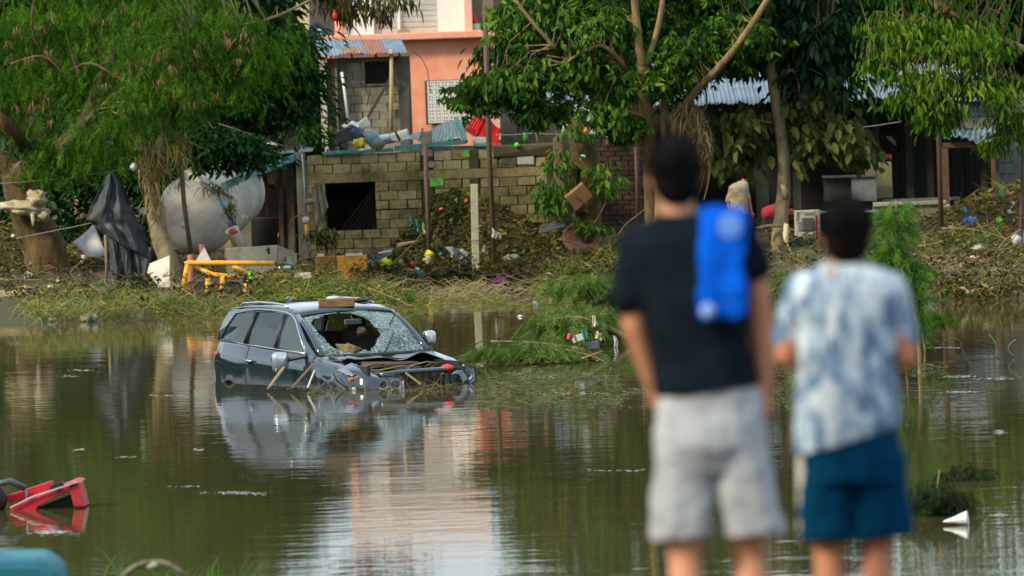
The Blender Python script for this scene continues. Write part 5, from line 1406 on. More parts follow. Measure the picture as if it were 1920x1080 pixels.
for side in (-1, 1):
    loops = [[Vector((x, z, 0)) for x, z in outer]] + [[Vector((x, z, 0)) for x, z in h][::-1] for h in holes.values()]
    flat = [p for lp in loops for p in lp]
    tris = tessellate_polygon(loops)
    mb = MB(); mb.v = [Vector((p.x, side * gy_(p.y, p.x), p.y)) for p in flat]; mb.f = [tuple(t) for t in tris]
    mb.build('side_frame', M_paint, car, local=True, solid=.03)
    for nm, h in holes.items():
        n_ = len(h); cx_ = sum(p[0] for p in h) / n_; cz_ = sum(p[1] for p in h) / n_
        mb = MB(); mb.v = [Vector((x, side * (gy_(z, x) - .004), z)) for x, z in h] + [Vector((cx_, side * (gy_(cz_, cx_) - .001), cz_))]
        mb.f = [(i, (i + 1) % n_, n_) for i in range(n_)]
        mb.build(nm, M_glass_f if nm == 'front_window' else M_glass, car, local=True)
    for (x0, z0_), (x1, z1_) in (((-.075 + SH, 1.19), (-.06 + SH, 1.66)), ((-1.055 + SH, 1.21), (-.965 + SH, 1.66))):
        MB().tube([Vector((x0, side * (gy_(z0_, x0) + .012), z0_)), Vector((x1, side * (gy_(z1_, x1) + .012), z1_))], .032, 6).build('door_pillar', M_trim, car, smooth=True, local=True)
    ch = [(.86, 1.155), (.5, 1.165), (0, 1.175), (-.6, 1.19), (-1.2, 1.205), (-2.04, 1.215), (-1.97, 1.34), (-1.84, 1.50), (-1.70, 1.635), (-1.4, 1.672), (-.9, 1.692), (-.4, 1.695), (-.02, 1.682), (.16, 1.655), (.33, 1.59), (.6, 1.39), (.86, 1.155)]
    MB().tube([Vector((x, side * (gy_(z, x + SH) + .014), z)) for x, z in [(a + SH, c) for a, c in ch]], .011, 6).build('window_chrome', M_chrome, car, smooth=True, local=True)
    # roof rails
    rp_ = [(-1.62, 1.715), (-1.5, 1.755), (-1.0, 1.785), (-.5, 1.785), (-.25, 1.775), (-.12, 1.745)]
    MB().tube([Vector((x + SH, side * .66, z)) for x, z in rp_], .017, 8).build('roof_rail', M_chrome, car, smooth=True, local=True)
rt = [(.34, 1.635), (.20, 1.68), (0, 1.71), (-.4, 1.725), (-.9, 1.72), (-1.4, 1.70), (-1.80, 1.665), (-1.93, 1.61)]
mb = MB(); rg = []
for x, z in [(x + SH, z) for x, z in rt]:
    ye = gy_(z, x) + .012
    rg.append([Vector((x + .10 * (1 - (2 * i / 16 - 1) ** 2) * (1 if x > -.05 else .3 if x > -.35 else -.2 if x < -1.85 else 0), ye * (2 * i / 16 - 1), z + .055 * (1 - abs(2 * i / 16 - 1) ** 2.4))) for i in range(17)])
mb.rings(rg, close=False, cap=False).build('roof', M_paint, car, smooth=True, local=True, solid=.02)
# windscreen with a large hole
def ws(u, v, off=0):
    top = Vector((.33 + SH + .10 * (1 - u * u), u * .71, 1.63 + .055 * (1 - abs(u) ** 2.4))); bot = Vector((1.03 + .12 * (1 - u * u), u * .80, 1.115))
    return top.lerp(bot, v) + Vector((.05, 0, .06)) * (math.sin(math.pi * v) * .5) + Vector((off * .65, 0, off * .75))
hole = [(-.80, .07), (-.35, .05), (-.04, .06), (.16, .20), (.30, .36), (.24, .55), (.10, .78), (-.10, .90), (-.45, .94), (-.68, .88), (-.84, .62), (-.90, .35)]
def inside(u, v, poly):
    c = False
    for (x0, y0), (x1, y1) in zip(poly, poly[1:] + poly[:1]):
        if (y0 > v) != (y1 > v) and u < (x1 - x0) * (v - y0) / (y1 - y0) + x0: c = not c
    return c
NU, NV = 72, 34
mb = MB()
for j in range(NV + 1):
    for i in range(NU + 1):
        u = -.985 + 1.97 * i / NU; v = .02 + .96 * j / NV
        sag = noise.noise(Vector((u * 2, v * 2, 3))) * .025
        mb.v.append(ws(u, v) + Vector((0, 0, sag)))
for j in range(NV):
    for i in range(NU):
        u = -.985 + 1.97 * (i + .5) / NU; v = .02 + .96 * (j + .5) / NV
        nn_ = noise.noise(Vector((u * 6, v * 6, 0))) * .09
        if inside(u + nn_, v + nn_ * .6, hole): continue
        a = j * (NU + 1) + i; mb.f.append((a, a + 1, a + NU + 2, a + NU + 1))
mb.build('windscreen', M_crazed, car, smooth=True, local=True, solid=.006)
for side in (-1, 1):
    MB().tube([ws(side * 1.0, v) + Vector((0, side * .012, 0)) for v in (-.02, .2, .4, .6, .8, 1.0)], [.042, .04, .04, .042, .045, .05], 8).build('screen_pillar', M_paint, car, smooth=True, local=True)
MB().tube([ws(u, 1.0) + Vector((.02, 0, -.005)) for u in (-1, -.6, -.2, .2, .6, 1)], .035, 8).build('scuttle', M_trim, car, smooth=True, local=True)
wp_ = MB().tube([ws(.10, 1.0, .03), ws(.18, .93, .05), ws(.52, .62, .045)], [.012, .012, .008], 6)
wp_.build('wiper', M_trim, car, local=True)
MB().tube([ws(.55, .45, .05), ws(.85, .22, .08), ws(1.05, .02, .12)], [.010, .010, .007], 6).build('wiper', M_trim, car, local=True)
# cabin
M_seat = mat('muddy_seat', (.035, .030, .024), (.07, .058, .042), 6, .85)
for side in (-1, 1):
    st_ = MB().box((.05, side * .40, .80), (.55, .52, .2)).box((-.22, side * .40, 1.10), (.16, .50, .62), Matrix.Rotation(R(-14), 3, 'Y')).build('seat', M_seat, car, local=True, bevel=.06)
    MB().box((-.30, side * .40, 1.47), (.10, .27, .17)).build('headrest', M_seat, st_, local=True, bevel=.04)
MB().box((-1.1, 0, 1.05), (.2, 1.3, .55)).build('rear_bench', M_seat, car, local=True, bevel=.05)
MB().box((.85, 0, .98), (.42, 1.5, .20), Matrix.Rotation(R(10), 3, 'Y')).build('dashboard', M_trim, car, local=True, bevel=.05)
MB().tube([Vector((.52 + .05 * math.sin(a), .40 + .18 * math.cos(a), 1.08 + .17 * math.sin(a))) for a in [i * math.pi / 9 for i in range(19)]], .016, 6, cap=False).build('steering_wheel', M_trim, car, smooth=True, local=True)
MB().box(ws(.0, .18, -.08), (.05, .26, .08)).build('rear_view_mirror', mat('mirror_back', (.05, .06, .065), (.09, .1, .11)), car, local=True, bevel=.015)
MB().tube([ws(.0, .05, -.02), ws(.0, .18, -.06)], .012, 5).build('mirror_stalk', M_trim, car, local=True)
MB().ball(ws(.03, .42, -.1), (.05, .07, .06), crumple=.8).build('cabin_rag', M_seat, car, smooth=True, local=True)
MB().ball((.78, -.30, 1.10), (.16, .22, .10), crumple=.8, seed=3).build('cabin_debris', mat('wet_rubbish', (.10, .075, .04), (.2, .15, .08), 14, .9), car, smooth=True, local=True)
# door mirrors
for side, zz_, mx_, my_, mk_ in ((-1, 1.02, .52, 1.20, 1.0), (1, 1.25, .72, 1.0, .72)):
    mr = MB().rings([[Vector((mx_ + dx, side * (my_ + a * .125 * k_), zz_ + .02 + b_ * .150 * k_)) for a, b_ in [(math.copysign(abs(math.cos(t)) ** .45, math.cos(t)) * (.85 if math.sin(t) < 0 else 1), math.copysign(abs(math.sin(t)) ** .5, math.sin(t))) for t in [i * math.pi / 10 for i in range(20)]]] for dx, k_ in ((-.05, mk_ * .9), (0, mk_), (.045, mk_ * .94), (.065, mk_ * .8), (.072, mk_ * .4), (.073, .05))]).build('door_mirror', M_chrome, car, smooth=True, local=True)
    MB().ball((mx_ - .04, side * (my_ - .01), zz_ + .01), (.03, .11 * mk_, .12 * mk_)).build('mirror_housing', M_trim, mr, smooth=True, local=True)
    MB().tube([Vector((.74, side * .90, 1.12)), Vector((mx_ - .02, side * (my_ - .07), zz_ + .04))], .03, 6).build('mirror_arm', M_trim, mr, local=True)
# engine bay
M_engine = mat('muddy_engine', (.022, .020, .017), (.075, .06, .04), 9, .7, bump=.6)
MB().box((1.6, 0, .62), (1.25, 1.36, .22)).build('engine_bay_floor', M_engine, car, local=True)
for side in (-1, 1): MB().box((1.62, side * .70, .82), (1.2, .05, .42)).build('inner_wing', M_trim, car, local=True)
MB().box((1.02, 0, .9), (.06, 1.5, .36)).build('bulkhead', M_trim, car, local=True)
e_ = random.Random(4)
for i in range(26):
    x, y = e_.uniform(1.2, 2.05), e_.uniform(-.62, .62)
    MB().box((x, y, .80 + e_.uniform(0, .12)), (e_.uniform(.08, .30), e_.uniform(.08, .28), e_.uniform(.08, .22)), Matrix.Rotation(e_.uniform(-.4, .4), 3, 'Z') @ Matrix.Rotation(e_.uniform(-.3, .3), 3, 'X')).build('engine_part', e_.choice([M_engine, M_engine, M_trim, mat('engine_grey', (.10, .10, .095), (.18, .17, .15))]), car, local=True, bevel=.015)
for i in range(9):
    y = e_.uniform(-.6, .6); x = e_.uniform(1.3, 1.9)
    MB().tube([Vector((x, y, .9)), Vector((x + e_.uniform(-.2, .2), y + e_.uniform(-.2, .2), 1.0)), Vector((x + e_.uniform(-.3, .3), y + e_.uniform(-.35, .35), .9))], .014, 6).build('hose', e_.choice([M_trim, mat('rust_hose', (.25, .06, .03), (.35, .1, .05)), M_engine]), car, smooth=True, local=True)
# crumpled bonnet remnant pushed up to the screen
def bon(u, v):
    x = lerp(1.14, 1.62 - .12 * abs(u), v); y = u * lerp(.76, .66, v)
    z = 1.125 - .07 * v - .05 * math.sin(v * math.pi) + .035 * noise.noise(Vector((u * 2.4, v * 2, 1))) + .03 * math.sin(u * 7 + v * 3) * v + .05 * abs(math.sin(u * 2.4)) * v
    return Vector((x, y, z))
mb = MB(); mb.rings([[bon(-1 + 2 * i / 30, j / 8) for i in range(31)] for j in range(9)], close=False, cap=False)
mb.build('bonnet_remnant', M_paint, car, smooth=True, local=True, solid=.012)
MB().box((1.66, -.05, 1.0), (.20, .8, .06), Matrix.Rotation(R(8), 3, 'Y'), jit=.05).build('torn_liner', mat('torn_liner', (.025, .018, .012), (.10, .065, .035), 7, .9), car, local=True, bevel=.02)
for (y0, y1, x0, z_) in ((-.60, -.1, 1.7, 1.04), (.15, .62, 1.75, 1.02), (-.4, .3, 1.85, .99)):
    MB().tube([Vector((x0, y0, z_ - .05)), Vector((x0 + .06, (y0 + y1) / 2, z_)), Vector((x0 - .05, y1, z_ - .04))], .013, 5).build('bent_rod', e_.choice([M_twig, mat('orange_rust', (.35, .10, .05), (.4, .15, .08))]), car, smooth=True, local=True)
# front end: crossmember, radiator, headlights
MB().tube([Vector((2.16, -.58, .90)), Vector((2.26, -.30, .93)), Vector((2.29, 0, .935)), Vector((2.27, .35, .935)), Vector((2.20, .66, .92))], [.03, .035, .035, .035, .03], 8).build('crossmember', M_paint, car, smooth=True, local=True)
MB().box((2.12, .02, .72), (.08, 1.0, .34)).build('radiator', M_engine, car, local=True)
for i in range(7):
    MB().box((2.24, -.36 + i * .13, .74), (.05, .035, .26), jit=.01).build('grille_bar', M_trim, car, local=True)
MB().box((2.20, .50, .78), (.14, .17, .20)).build('grey_duct', mat('grey_duct', (.06, .065, .065), (.1, .1, .1)), car, local=True, bevel=.02)
MB().ball((2.20, .50, .945), (.10, .095, .055)).build('red_lens', M_red, car, smooth=True, local=True)
M_lens = glassmat('lamp_lens', (.30, .36, .42), .93, .03, (.97, .98, 1, 1))[0]
M_refl = mat('lamp_reflector', (.55, .63, .74), (.80, .86, .92), 9, .35, metal=.1)
def lamp(cx_, cy_, cz_, yaw, roll, side):
    Mx = Matrix.Rotation(yaw, 3, 'Z') @ Matrix.Rotation(roll, 3, 'X')
    c_ = Vector((cx_, cy_, cz_))
    out_ = [(-.20, .075), (-.13, .125), (.12, .125), (.19, .095), (.185, -.08), (.12, -.125), (-.15, -.11), (-.21, -.04)]
    def ring(d, k_): return [c_ + Mx @ Vector((d, a * k_ * side, b_ * k_)) for a, b_ in out_]
    h_ = MB().rings([ring(-.12, .75), ring(-.02, 1.0), ring(.0, 1.0), ring(.0, .93), ring(-.07, .82)]).build('headlight', M_refl, car, smooth=False, local=True)
    MB().rings([ring(.0, .95), ring(.022, .86), ring(.03, .5), ring(.032, .05)]).build('lens', M_lens, h_, smooth=True, local=True)
    MB().tube(ring(.006, 1.0) + ring(.006, 1.0)[:1], .012, 6, cap=False).build('lamp_frame', M_trim, h_, smooth=True, local=True)
    for a, r_ in ((-.085, .082), (.085, .075)):
        q = c_ + Mx @ Vector((-.04, a * side, .0))
        MB().lathe(q, [(r_ * .5, -.03), (r_, .03), (r_ * .9, .03), (r_ * .35, -.02)], 18, Mx @ Vector((1, 0, 0))).build('bowl', M_chrome, h_, smooth=True, local=True)
        MB().ball(q + Mx @ Vector((.01, 0, 0)), r_ * .55).build('bulb', mat('bulb_glass', (.02, .025, .03), (.05, .06, .07), 5, .05), h_, smooth=True, local=True)
lamp(2.27, .70, .83, R(-2), R(4), 1)
lamp(2.34, -.46, .77, R(-24), R(-4), -1)
tag(car.children[-1], None)
# broken front right corner bits
MB().box((2.12, -.86, .71), (.07, .05, .10), Matrix.Rotation(R(24), 3, 'X'), jit=.02).build('lamp_bracket', M_white, car, local=True, bevel=.02)
MB().grid((1.75, -.955, .98), (2.10, -.90, .90), (2.02, -.66, 1.0), (1.70, -.70, 1.06), 8, 5, lambda u, v: .03 * noise.noise(Vector((u * 4, v * 4, 2)))).build('torn_wing_panel', mat('bent_pale_panel', (.20, .24, .30), (.26, .30, .36), 4, .3, metal=.5), car, smooth=True, local=True, solid=.01)
MB().tube([Vector((2.03, -.92, .86)), Vector((2.14, -.80, .90)), Vector((2.18, -.62, .90))], .018, 5, wob=.5).build('rusty_edge', mat('rusty_orange', (.30, .09, .04), (.4, .16, .08)), car, local=True)
MB().grid((1.90, .96, .66), (2.30, .90, .60), (2.26, .90, .70), (1.90, .96, .78), 6, 4, lambda u, v: .04 * math.sin(u * 3.1)).build('bumper_corner', M_trim, car, smooth=True, local=True, solid=.01)
MB().ball((-1.62, 0, 1.77), (.10, .03, .05)).build('roof_antenna', M_paint, car, smooth=True, local=True)
for lamp_ in [c for c in car.children if c.name.startswith('headlight')]:
    lamp_['label'] = 'headlight knocked back in the torn right front corner' if lamp_.name == 'headlight.001' else 'intact headlight in the left front corner'

car_mw = Matrix.Translation(car.location) @ car.rotation_euler.to_matrix().to_4x4() @ Matrix.Diagonal((1.075, 1.075, 1.06, 1.0))
def onc(x, y, z): return car_mw @ Vector((x, y, z))
# things lying on and against the car
blk = MB(); blk.box((0, 0, 0), (.16, .54, .13), jit=.008)
Mr = Matrix.Rotation(R(PSI - 90 - 26), 3, 'Z')
blk.v = [onc(.06, -.08, 1.80) + Mr @ v for v in blk.v]
solo(blk, 'timber_block', mat('sodden_timber', (.13, .075, .035), (.24, .15, .075), 7, .85, bump=.5, stretch=(1, 5, 5)), 'short brown timber block lying on the car roof above the windscreen', 'timber block', bevel=.01)
solo(MB().lathe(onc(-.55, .18, 1.795), [(.105, 0), (.115, .02), (.115, .045), (.08, .06), (.01, .065)], 18), 'round_tray', mat('pale_blue_lid', (.34, .42, .50), (.42, .5, .58)), 'pale blue round lid lying on the car roof behind the timber block', 'lid', smooth=True)
solo(MB().ball(onc(-.35, .50, 1.79), (.14, .10, .028), crumple=.4), 'black_rag', M_black, 'flat black rag on the car roof right of the pale lid', 'rag', smooth=True)
def plank(a, b_, w_, t_, m_, lb, cat='plank', nm='plank'):
    a, b_ = Vector(a), Vector(b_); d = (b_ - a); L_ = d.length
    q = Vector((0, 0, 1)).rotation_difference(d.normalized()).to_matrix()
    mb = MB().box((a + b_) / 2, (w_, t_, L_), q, jit=.004)
    return solo(mb, nm, m_, lb, cat, bevel=.004)
Yf = 93.2
plank(P(531, 690, 93.6), P(504, 727, 93.3), .095, .03, mat('grey_plank', (.22, .19, .14), (.32, .28, .21)), 'grey plank leaning against the front door below the chrome mirror')
plank(P(586, 684, 93.3), P(546, 728, 92.9), .07, .03, M_wood, 'brown plank leaning on the car beside the grey one')
plank(P(590, 694, 93.0), P(577, 727, 92.8), .025, .02, M_white, 'thin white strip standing in the water at the front wheel', cat='strip')
plank(P(756, 696, 92.9), P(792, 722, 92.5), .075, .03, M_wood, 'short brown plank hanging out of the car front')
# twigs and straw tangled in the front end
cc = np.array([tuple(onc(*q)) for q in [(rng.uniform(1.2, 2.35), rng.uniform(-.9, .8), rng.uniform(.70, .98)) for _ in range(420)]]); n_ = len(cc)
V, Fc = scatter(*blade(3, .012, .8), cc, eul(nr.rand(n_) * 6.28, nr.normal(-.2, .5, n_), nr.rand(n_) * 3), .08 + .22 * nr.rand(n_) ** 2)
tag(np_obj('tangled_straw', V, Fc, L_debris), 'straw and twigs tangled in the open front of the car', 'straw', kind='stuff')
cc = np.array([tuple(P(rng.uniform(570, 860), 727 + rng.uniform(-6, 9), 92.3 + rng.uniform(-.7, .6)) * 1) for _ in range(170)]); n_ = len(cc)
cc[:, 2] = .01
V, Fc = scatter(*blade(3, .009, .8), cc, eul(nr.rand(n_) * 6.28, nr.uniform(.1, .9, n_), nr.rand(n_) * 3), .15 + .35 * nr.rand(n_))
tag(np_obj('stalks', V, Fc, L_straw), 'thin stalks sticking out of the water along the car front', 'stalks', kind='stuff')
# ------------------------------------------------------------------ people
def skinmat(name, c):
    m, N, L, b = _nodes(name)
    b.inputs['Base Color'].default_value = c4(c); b.inputs['Roughness'].default_value = .55
    b.inputs['Subsurface Weight'].default_value = .08
    b.inputs['Subsurface Radius'].default_value = (.02, .008, .004)
    return m
def limbc(mb, p0, p1, r0, r1, n=14):
    """closed tapered limb with round ends"""
    p0, p1 = Vector(p0), Vector(p1); d = (p1 - p0); L_ = d.length; d.normalize()
    prof = []
    for k_ in range(5):
        a = math.pi / 2 * (1 - k_ / 4.0); prof.append((max(.001, r0 * math.cos(a)), -r0 * math.sin(a)))
    for k_ in range(1, 4): prof.append((r0 + (r1 - r0) * k_ / 4, L_ * k_ / 4))
    for k_ in range(5):
        a = math.pi / 2 * (k_ / 4.0); prof.append((max(.001, r1 * math.cos(a)), L_ + r1 * math.sin(a)))
    mb.lathe(p0, prof, n, d)
def hand(mb, wrist, down, palm_n, side, k_=1.0, curl=.35):
    """palm, four bent fingers of different lengths and a thumb from the side of the palm"""
    down = Vector(down).normalized(); palm_n = Vector(palm_n).normalized(); across = down.cross(palm_n).normalized() * side
    c_ = Vector(wrist) + down * .045 * k_
    for t in (-.028, -.010, .010, .028):
        limbc(mb, Vector(wrist) + across * t * .6 * k_, Vector(wrist) + down * .085 * k_ + across * t * k_, .017 * k_, .0125 * k_, 8)
    for t, ln in ((-.030, .060), (-.010, .075), (.011, .080), (.031, .070)):
        a = Vector(wrist) + down * .088 * k_ + across * t * k_
        d1 = (down + palm_n * curl).normalized(); d2 = (down + palm_n * curl * 2.8).normalized()
        b_ = a + d1 * ln * .55 * k_
        limbc(mb, a, b_, .0095 * k_, .0085 * k_, 8); limbc(mb, b_, b_ + d2 * ln * .5 * k_, .0085 * k_, .0072 * k_, 8)
    a = Vector(wrist) + down * .025 * k_ + across * .026 * k_
    b_ = a + (down * .7 + across * .7 + palm_n * .4).normalized() * .042 * k_
    limbc(mb, a, b_, .0135 * k_, .0105 * k_, 8); limbc(mb, b_, b_ + (down * .95 + across * .1 + palm_n * .5).normalized() * .030 * k_, .0105 * k_, .009 * k_, 8)
def fuse(mb, name, m_, parent, voxel, smooth=6, **kw):
    o = mb.build(name, m_, parent, smooth=True, **kw)
    r_ = o.modifiers.new('union', 'REMESH'); r_.mode = 'VOXEL'; r_.voxel_size = voxel; r_.use_smooth_shade = True
    s_ = o.modifiers.new('smooth', 'SMOOTH'); s_.iterations = smooth; s_.factor = .5
    return o
def ringpx(px, py, hw, dep, Y, tilt=0.0, n=22, sq=2.4):
    """oval body section centred on a pixel, half width in pixels, half depth in metres"""
    c_ = P(px, py, Y); w_ = hw / S(Y); out = []
    for k_ in range(n):
        a = 2 * math.pi * k_ / n; ca, sa = math.cos(a), math.sin(a)
        x = w_ * abs(ca) ** (2 / sq) * (1 if ca > 0 else -1); y = dep * abs(sa) ** (2 / sq) * (1 if sa > 0 else -1)
        out.append(c_ + Vector((x, y, tilt * x)))
    return out
def folds(o, scale, strength):
    t = bpy.data.textures.new('cloth_folds', 'CLOUDS'); t.noise_scale = scale; t.noise_depth = 3
    d = o.modifiers.new('folds', 'DISPLACE'); d.texture = t; d.strength = strength; d.mid_level = .5

def head(mb, c_, r_, fwd, k_=1.0):
    """skull, jaw, nose, lips, brow and ears; fwd is where the face looks"""
    f = Vector(fwd).normalized(); up = Vector((0, 0, 1)); rt_ = f.cross(up).normalized()
    B = Matrix((rt_, f, up)).transposed()
    mb.ball(c_ + up * .02 * k_, (.074 * k_, .094 * k_, .098 * k_), 20, 14, rot=B)
    mb.ball(c_ - up * .055 * k_ + f * .025 * k_, (.055 * k_, .062 * k_, .062 * k_), 16, 10, rot=B)
    limbc(mb, c_ + f * .082 * k_ + up * .012 * k_, c_ + f * .104 * k_ - up * .028 * k_, .009 * k_, .014 * k_, 8)
    mb.ball(c_ + f * .082 * k_ - up * .058 * k_, (.024 * k_, .010 * k_, .009 * k_), 10, 6, rot=B)
    for s_ in (-1, 1):
        mb.ball(c_ + rt_ * s_ * .031 * k_ + f * .078 * k_ + up * .022 * k_, (.018 * k_, .010 * k_, .006 * k_), 8, 6, rot=B)
        mb.ball(c_ + rt_ * s_ * .078 * k_ - up * .010 * k_, (.009 * k_, .018 * k_, .031 * k_), 10, 8, rot=B)
def eyes(c_, fwd, k_, parent):
    f = Vector(fwd).normalized(); up = Vector((0, 0, 1)); rt_ = f.cross(up).normalized()
    mb = MB()
    for s_ in (-1, 1): mb.ball(c_ + rt_ * s_ * .031 * k_ + f * .080 * k_ + up * .006 * k_, .011 * k_, 10, 8)
    mb.build('eyes', mat('eye', (.02, .015, .012), (.05, .04, .03), 5, .2), parent, smooth=True)
def hairm(mb, c_, fwd, k_, low=-.045, fr=.05):
    f = Vector(fwd).normalized(); up = Vector((0, 0, 1)); rt_ = f.cross(up).normalized(); B = Matrix((rt_, f, up)).transposed()
    mb.ball(c_ + up * .035 * k_ - f * .012 * k_, (.084 * k_, .098 * k_, .100 * k_), 22, 14, rot=B, crumple=.05, seed=2)
    mb.ball(c_ - up * .012 * k_ - f * .034 * k_, (.079 * k_, .070 * k_, .085 * k_), 20, 12, rot=B, crumple=.05, seed=4)
def hair_fuzz(c_, fwd, k_, parent, m_):
    f = Vector(fwd).normalized()
    d = nr.normal(size=(2600, 3)); d /= np.linalg.norm(d, axis=1)[:, None]
    fr = d @ np.array(f)
    keep = (d[:, 2] > -.35 - .3 * (-fr)) & ((fr < .45) | (d[:, 2] > .55)); d = d[keep]
    pos = np.array(c_)[None, :] + np.array([0, 0, .03 * k_]) - np.array(f) * .014 * k_ + d * np.array([.078, .093, .098]) * k_
    n_ = len(d)
    yaw = np.arctan2(-d[:, 0], d[:, 1]) + nr.normal(0, .5, n_); pit = np.arcsin(np.clip(d[:, 2], -1, 1)) + nr.normal(0, .35, n_)
    V, Fc = scatter(*blade(2, .10, .7), pos, eul(yaw, pit, nr.rand(n_) * 3), .022 * k_ * (.6 + .8 * nr.rand(n_)))
    o = np_obj('hair_strands', V, Fc, m_, parent); o['kind'] = 'stuff'

M_skin = skinmat('brown_skin', (.50, .22, .12))
M_skin2 = skinmat('darker_brown_skin', (.42, .16, .08))
M_hair = mat('black_hair', (.003, .003, .003), (.007, .006, .006), 30, .8, spec=.1)
M_tee = mat('black_tshirt', (.005, .009, .014), (.008, .013, .020), 14, .95, spec=.05)
M_short = mat('pale_grey_shorts', (.34, .36, .39), (.41, .43, .46), 5, .9, c3=(.26, .27, .29), s3=5, l3=.45, h3=.65, stretch=(3, 3, .6))
M_navy = mat('petrol_blue_shorts', (.001, .028, .070), (.0015, .044, .105), 7, .95, stretch=(3, 3, .6), spec=.04)

# --- tall onlooker in black
YM = 20.0
man = thing('person', 'tall person seen from behind in black t-shirt and pale grey shorts, arms hanging', 'person', (P(1330, 1000, YM).x, YM, 2.8), 'onlookers on the near bank')
hc = P(1266, 332, YM); fwd = Vector((-.10, 1, -.10))
mb = MB(); head(mb, hc, 0, fwd)
limbc(mb, P(1268, 378, YM) + Vector((0, .01, 0)), P(1275, 425, YM), .054, .060, 16)
mb.rings([ringpx(1275, 410, 45, .06, YM), ringpx(1285, 440, 100, .09, YM), ringpx(1296, 480, 112, .11, YM), ringpx(1305, 560, 96, .12, YM), ringpx(1315, 640, 80, .11, YM), ringpx(1325, 720, 84, .11, YM), ringpx(1330, 790, 95, .125, YM), ringpx(1335, 860, 92, .12, YM)])
# arms
ls, le, lwr = P(1192, 458, YM), P(1190, 608, YM + .02), P(1222, 712, YM + .06)
rs_, re, rw = P(1404, 452, YM), P(1425, 600, YM + .02), P(1434, 716, YM + .03)
limbc(mb, ls, le, .052, .041); limbc(mb, le, lwr, .042, .029); hand(mb, lwr, P(1238, 770, YM + .10) - lwr, (.6, .5, 0), 1)
limbc(mb, rs_, re, .050, .040); limbc(mb, re, rw, .041, .029); hand(mb, rw, P(1438, 780, YM + .05) - rw, (-.7, .4, 0), -1)
for hx, kx, ax, dy in ((1285, 1284, 1288, 0), (1385, 1404, 1415, .05)):
    hp, kn = P(hx, 850, YM), P(kx, 1040, YM + dy)
    an = P(ax, 1040, YM + dy); an.z = 2.89; an.y = YM + dy - .02
    limbc(mb, hp, kn, .085, .056, 16)
    limbc(mb, kn, kn.lerp(an, .35) + Vector((0, -.02, 0)), .052, .056, 14); limbc(mb, kn.lerp(an, .35) + Vector((0, -.02, 0)), an, .056, .036, 14)
    limbc(mb, an + Vector((0, -.04, -.05)), an + Vector((0, .15, -.06)), .036, .028, 10)
fuse(mb, 'body', M_skin, man, .0065, 4)
eyes(hc, fwd, 1, man)
mb = MB(); hairm(mb, hc, fwd, 1.0); hr = fuse(mb, 'hair', M_hair, man, .008, 3); hair_fuzz(hc, fwd, 1.0, hr, M_hair)
mb = MB()
mb.rings([ringpx(1276, 402, 42, .068, YM), ringpx(1280, 412, 66, .080, YM), ringpx(1284, 428, 100, .100, YM), ringpx(1292, 450, 118, .118, YM), ringpx(1297, 490, 118, .130, YM), ringpx(1304, 560, 106, .140, YM), ringpx(1312, 640, 94, .132, YM), ringpx(1322, 700, 98, .135, YM, .04), ringpx(1328, 733, 99, .138, YM, .08)])
limbc(mb, P(1199, 455, YM), P(1182, 540, YM), .066, .062); limbc(mb, P(1184, 530, YM), P(1180, 556, YM), .062, .060)
limbc(mb, P(1388, 440, YM), P(1412, 500, YM), .066, .060)
o = fuse(mb, 'tshirt', M_tee, man, .009, 5); folds(o, .13, .022)
mb = MB()
mb.rings([ringpx(1330, 708, 88, .118, YM, .06), ringpx(1330, 760, 96, .130, YM), ringpx(1330, 830, 102, .145, YM), ringpx(1332, 880, 70, .11, YM), ringpx(1332, 900, 20, .05, YM)])
mb.rings([ringpx(1284, 760, 50, .11, YM), ringpx(1282, 820, 55, .118, YM), ringpx(1282, 900, 56, .11, YM), ringpx(1278, 960, 58, .105, YM), ringpx(1277, 1008, 60, .10, YM, .03)])
mb.rings([ringpx(1378, 760, 50, .11, YM), ringpx(1382, 820, 54, .118, YM), ringpx(1396, 900, 54, .11, YM), ringpx(1408, 960, 58, .105, YM), ringpx(1414, 1003, 62, .10, YM, .06)])
o = fuse(mb, 'shorts', M_short, man, .009, 5); folds(o, .10, .030)
# blue bag slung flat over the right shoulder
bag = thing('blue_bag', 'bright blue cloth bag with white print hanging over the black shirt shoulder', 'bag', P(1352, 600, YM - .16))
M_blue = mat('bright_blue_nylon', (.001, .075, .52), (.002, .10, .62), 6, .9, stretch=(3, 3, .8), spec=.05)
mb = MB()
mb.rings([ringpx(1350, 387, 36, .025, YM + .02, sq=5), ringpx(1351, 394, 42, .035, YM - .05, sq=5), ringpx(1352, 412, 44, .030, YM - .11, sq=5), ringpx(1354, 460, 44, .028, YM - .15, sq=5), ringpx(1356, 520, 43, .032, YM - .165, sq=5), ringpx(1356, 575, 43, .032, YM - .165, sq=5), ringpx(1354, 592, 41, .028, YM - .16, sq=5), ringpx(1352, 600, 33, .020, YM - .16, sq=5)])
o = fuse(mb, 'bag_cloth', M_blue, bag, .008, 4); folds(o, .11, .045)
M_print = mat('white_print', (.05, .18, .60), (.26, .40, .74), 26, .9)
MB().lathe(P(1369, 424, YM - .175), [(.002, 0), (.035, .002), (.037, .004)], 18, (0, -1, .1)).build('printed_roundel', M_print, bag)
MB().ball(P(1328, 583, YM - .205), (.024, .014, .026)).build('cord_stop', M_print, bag, smooth=True)
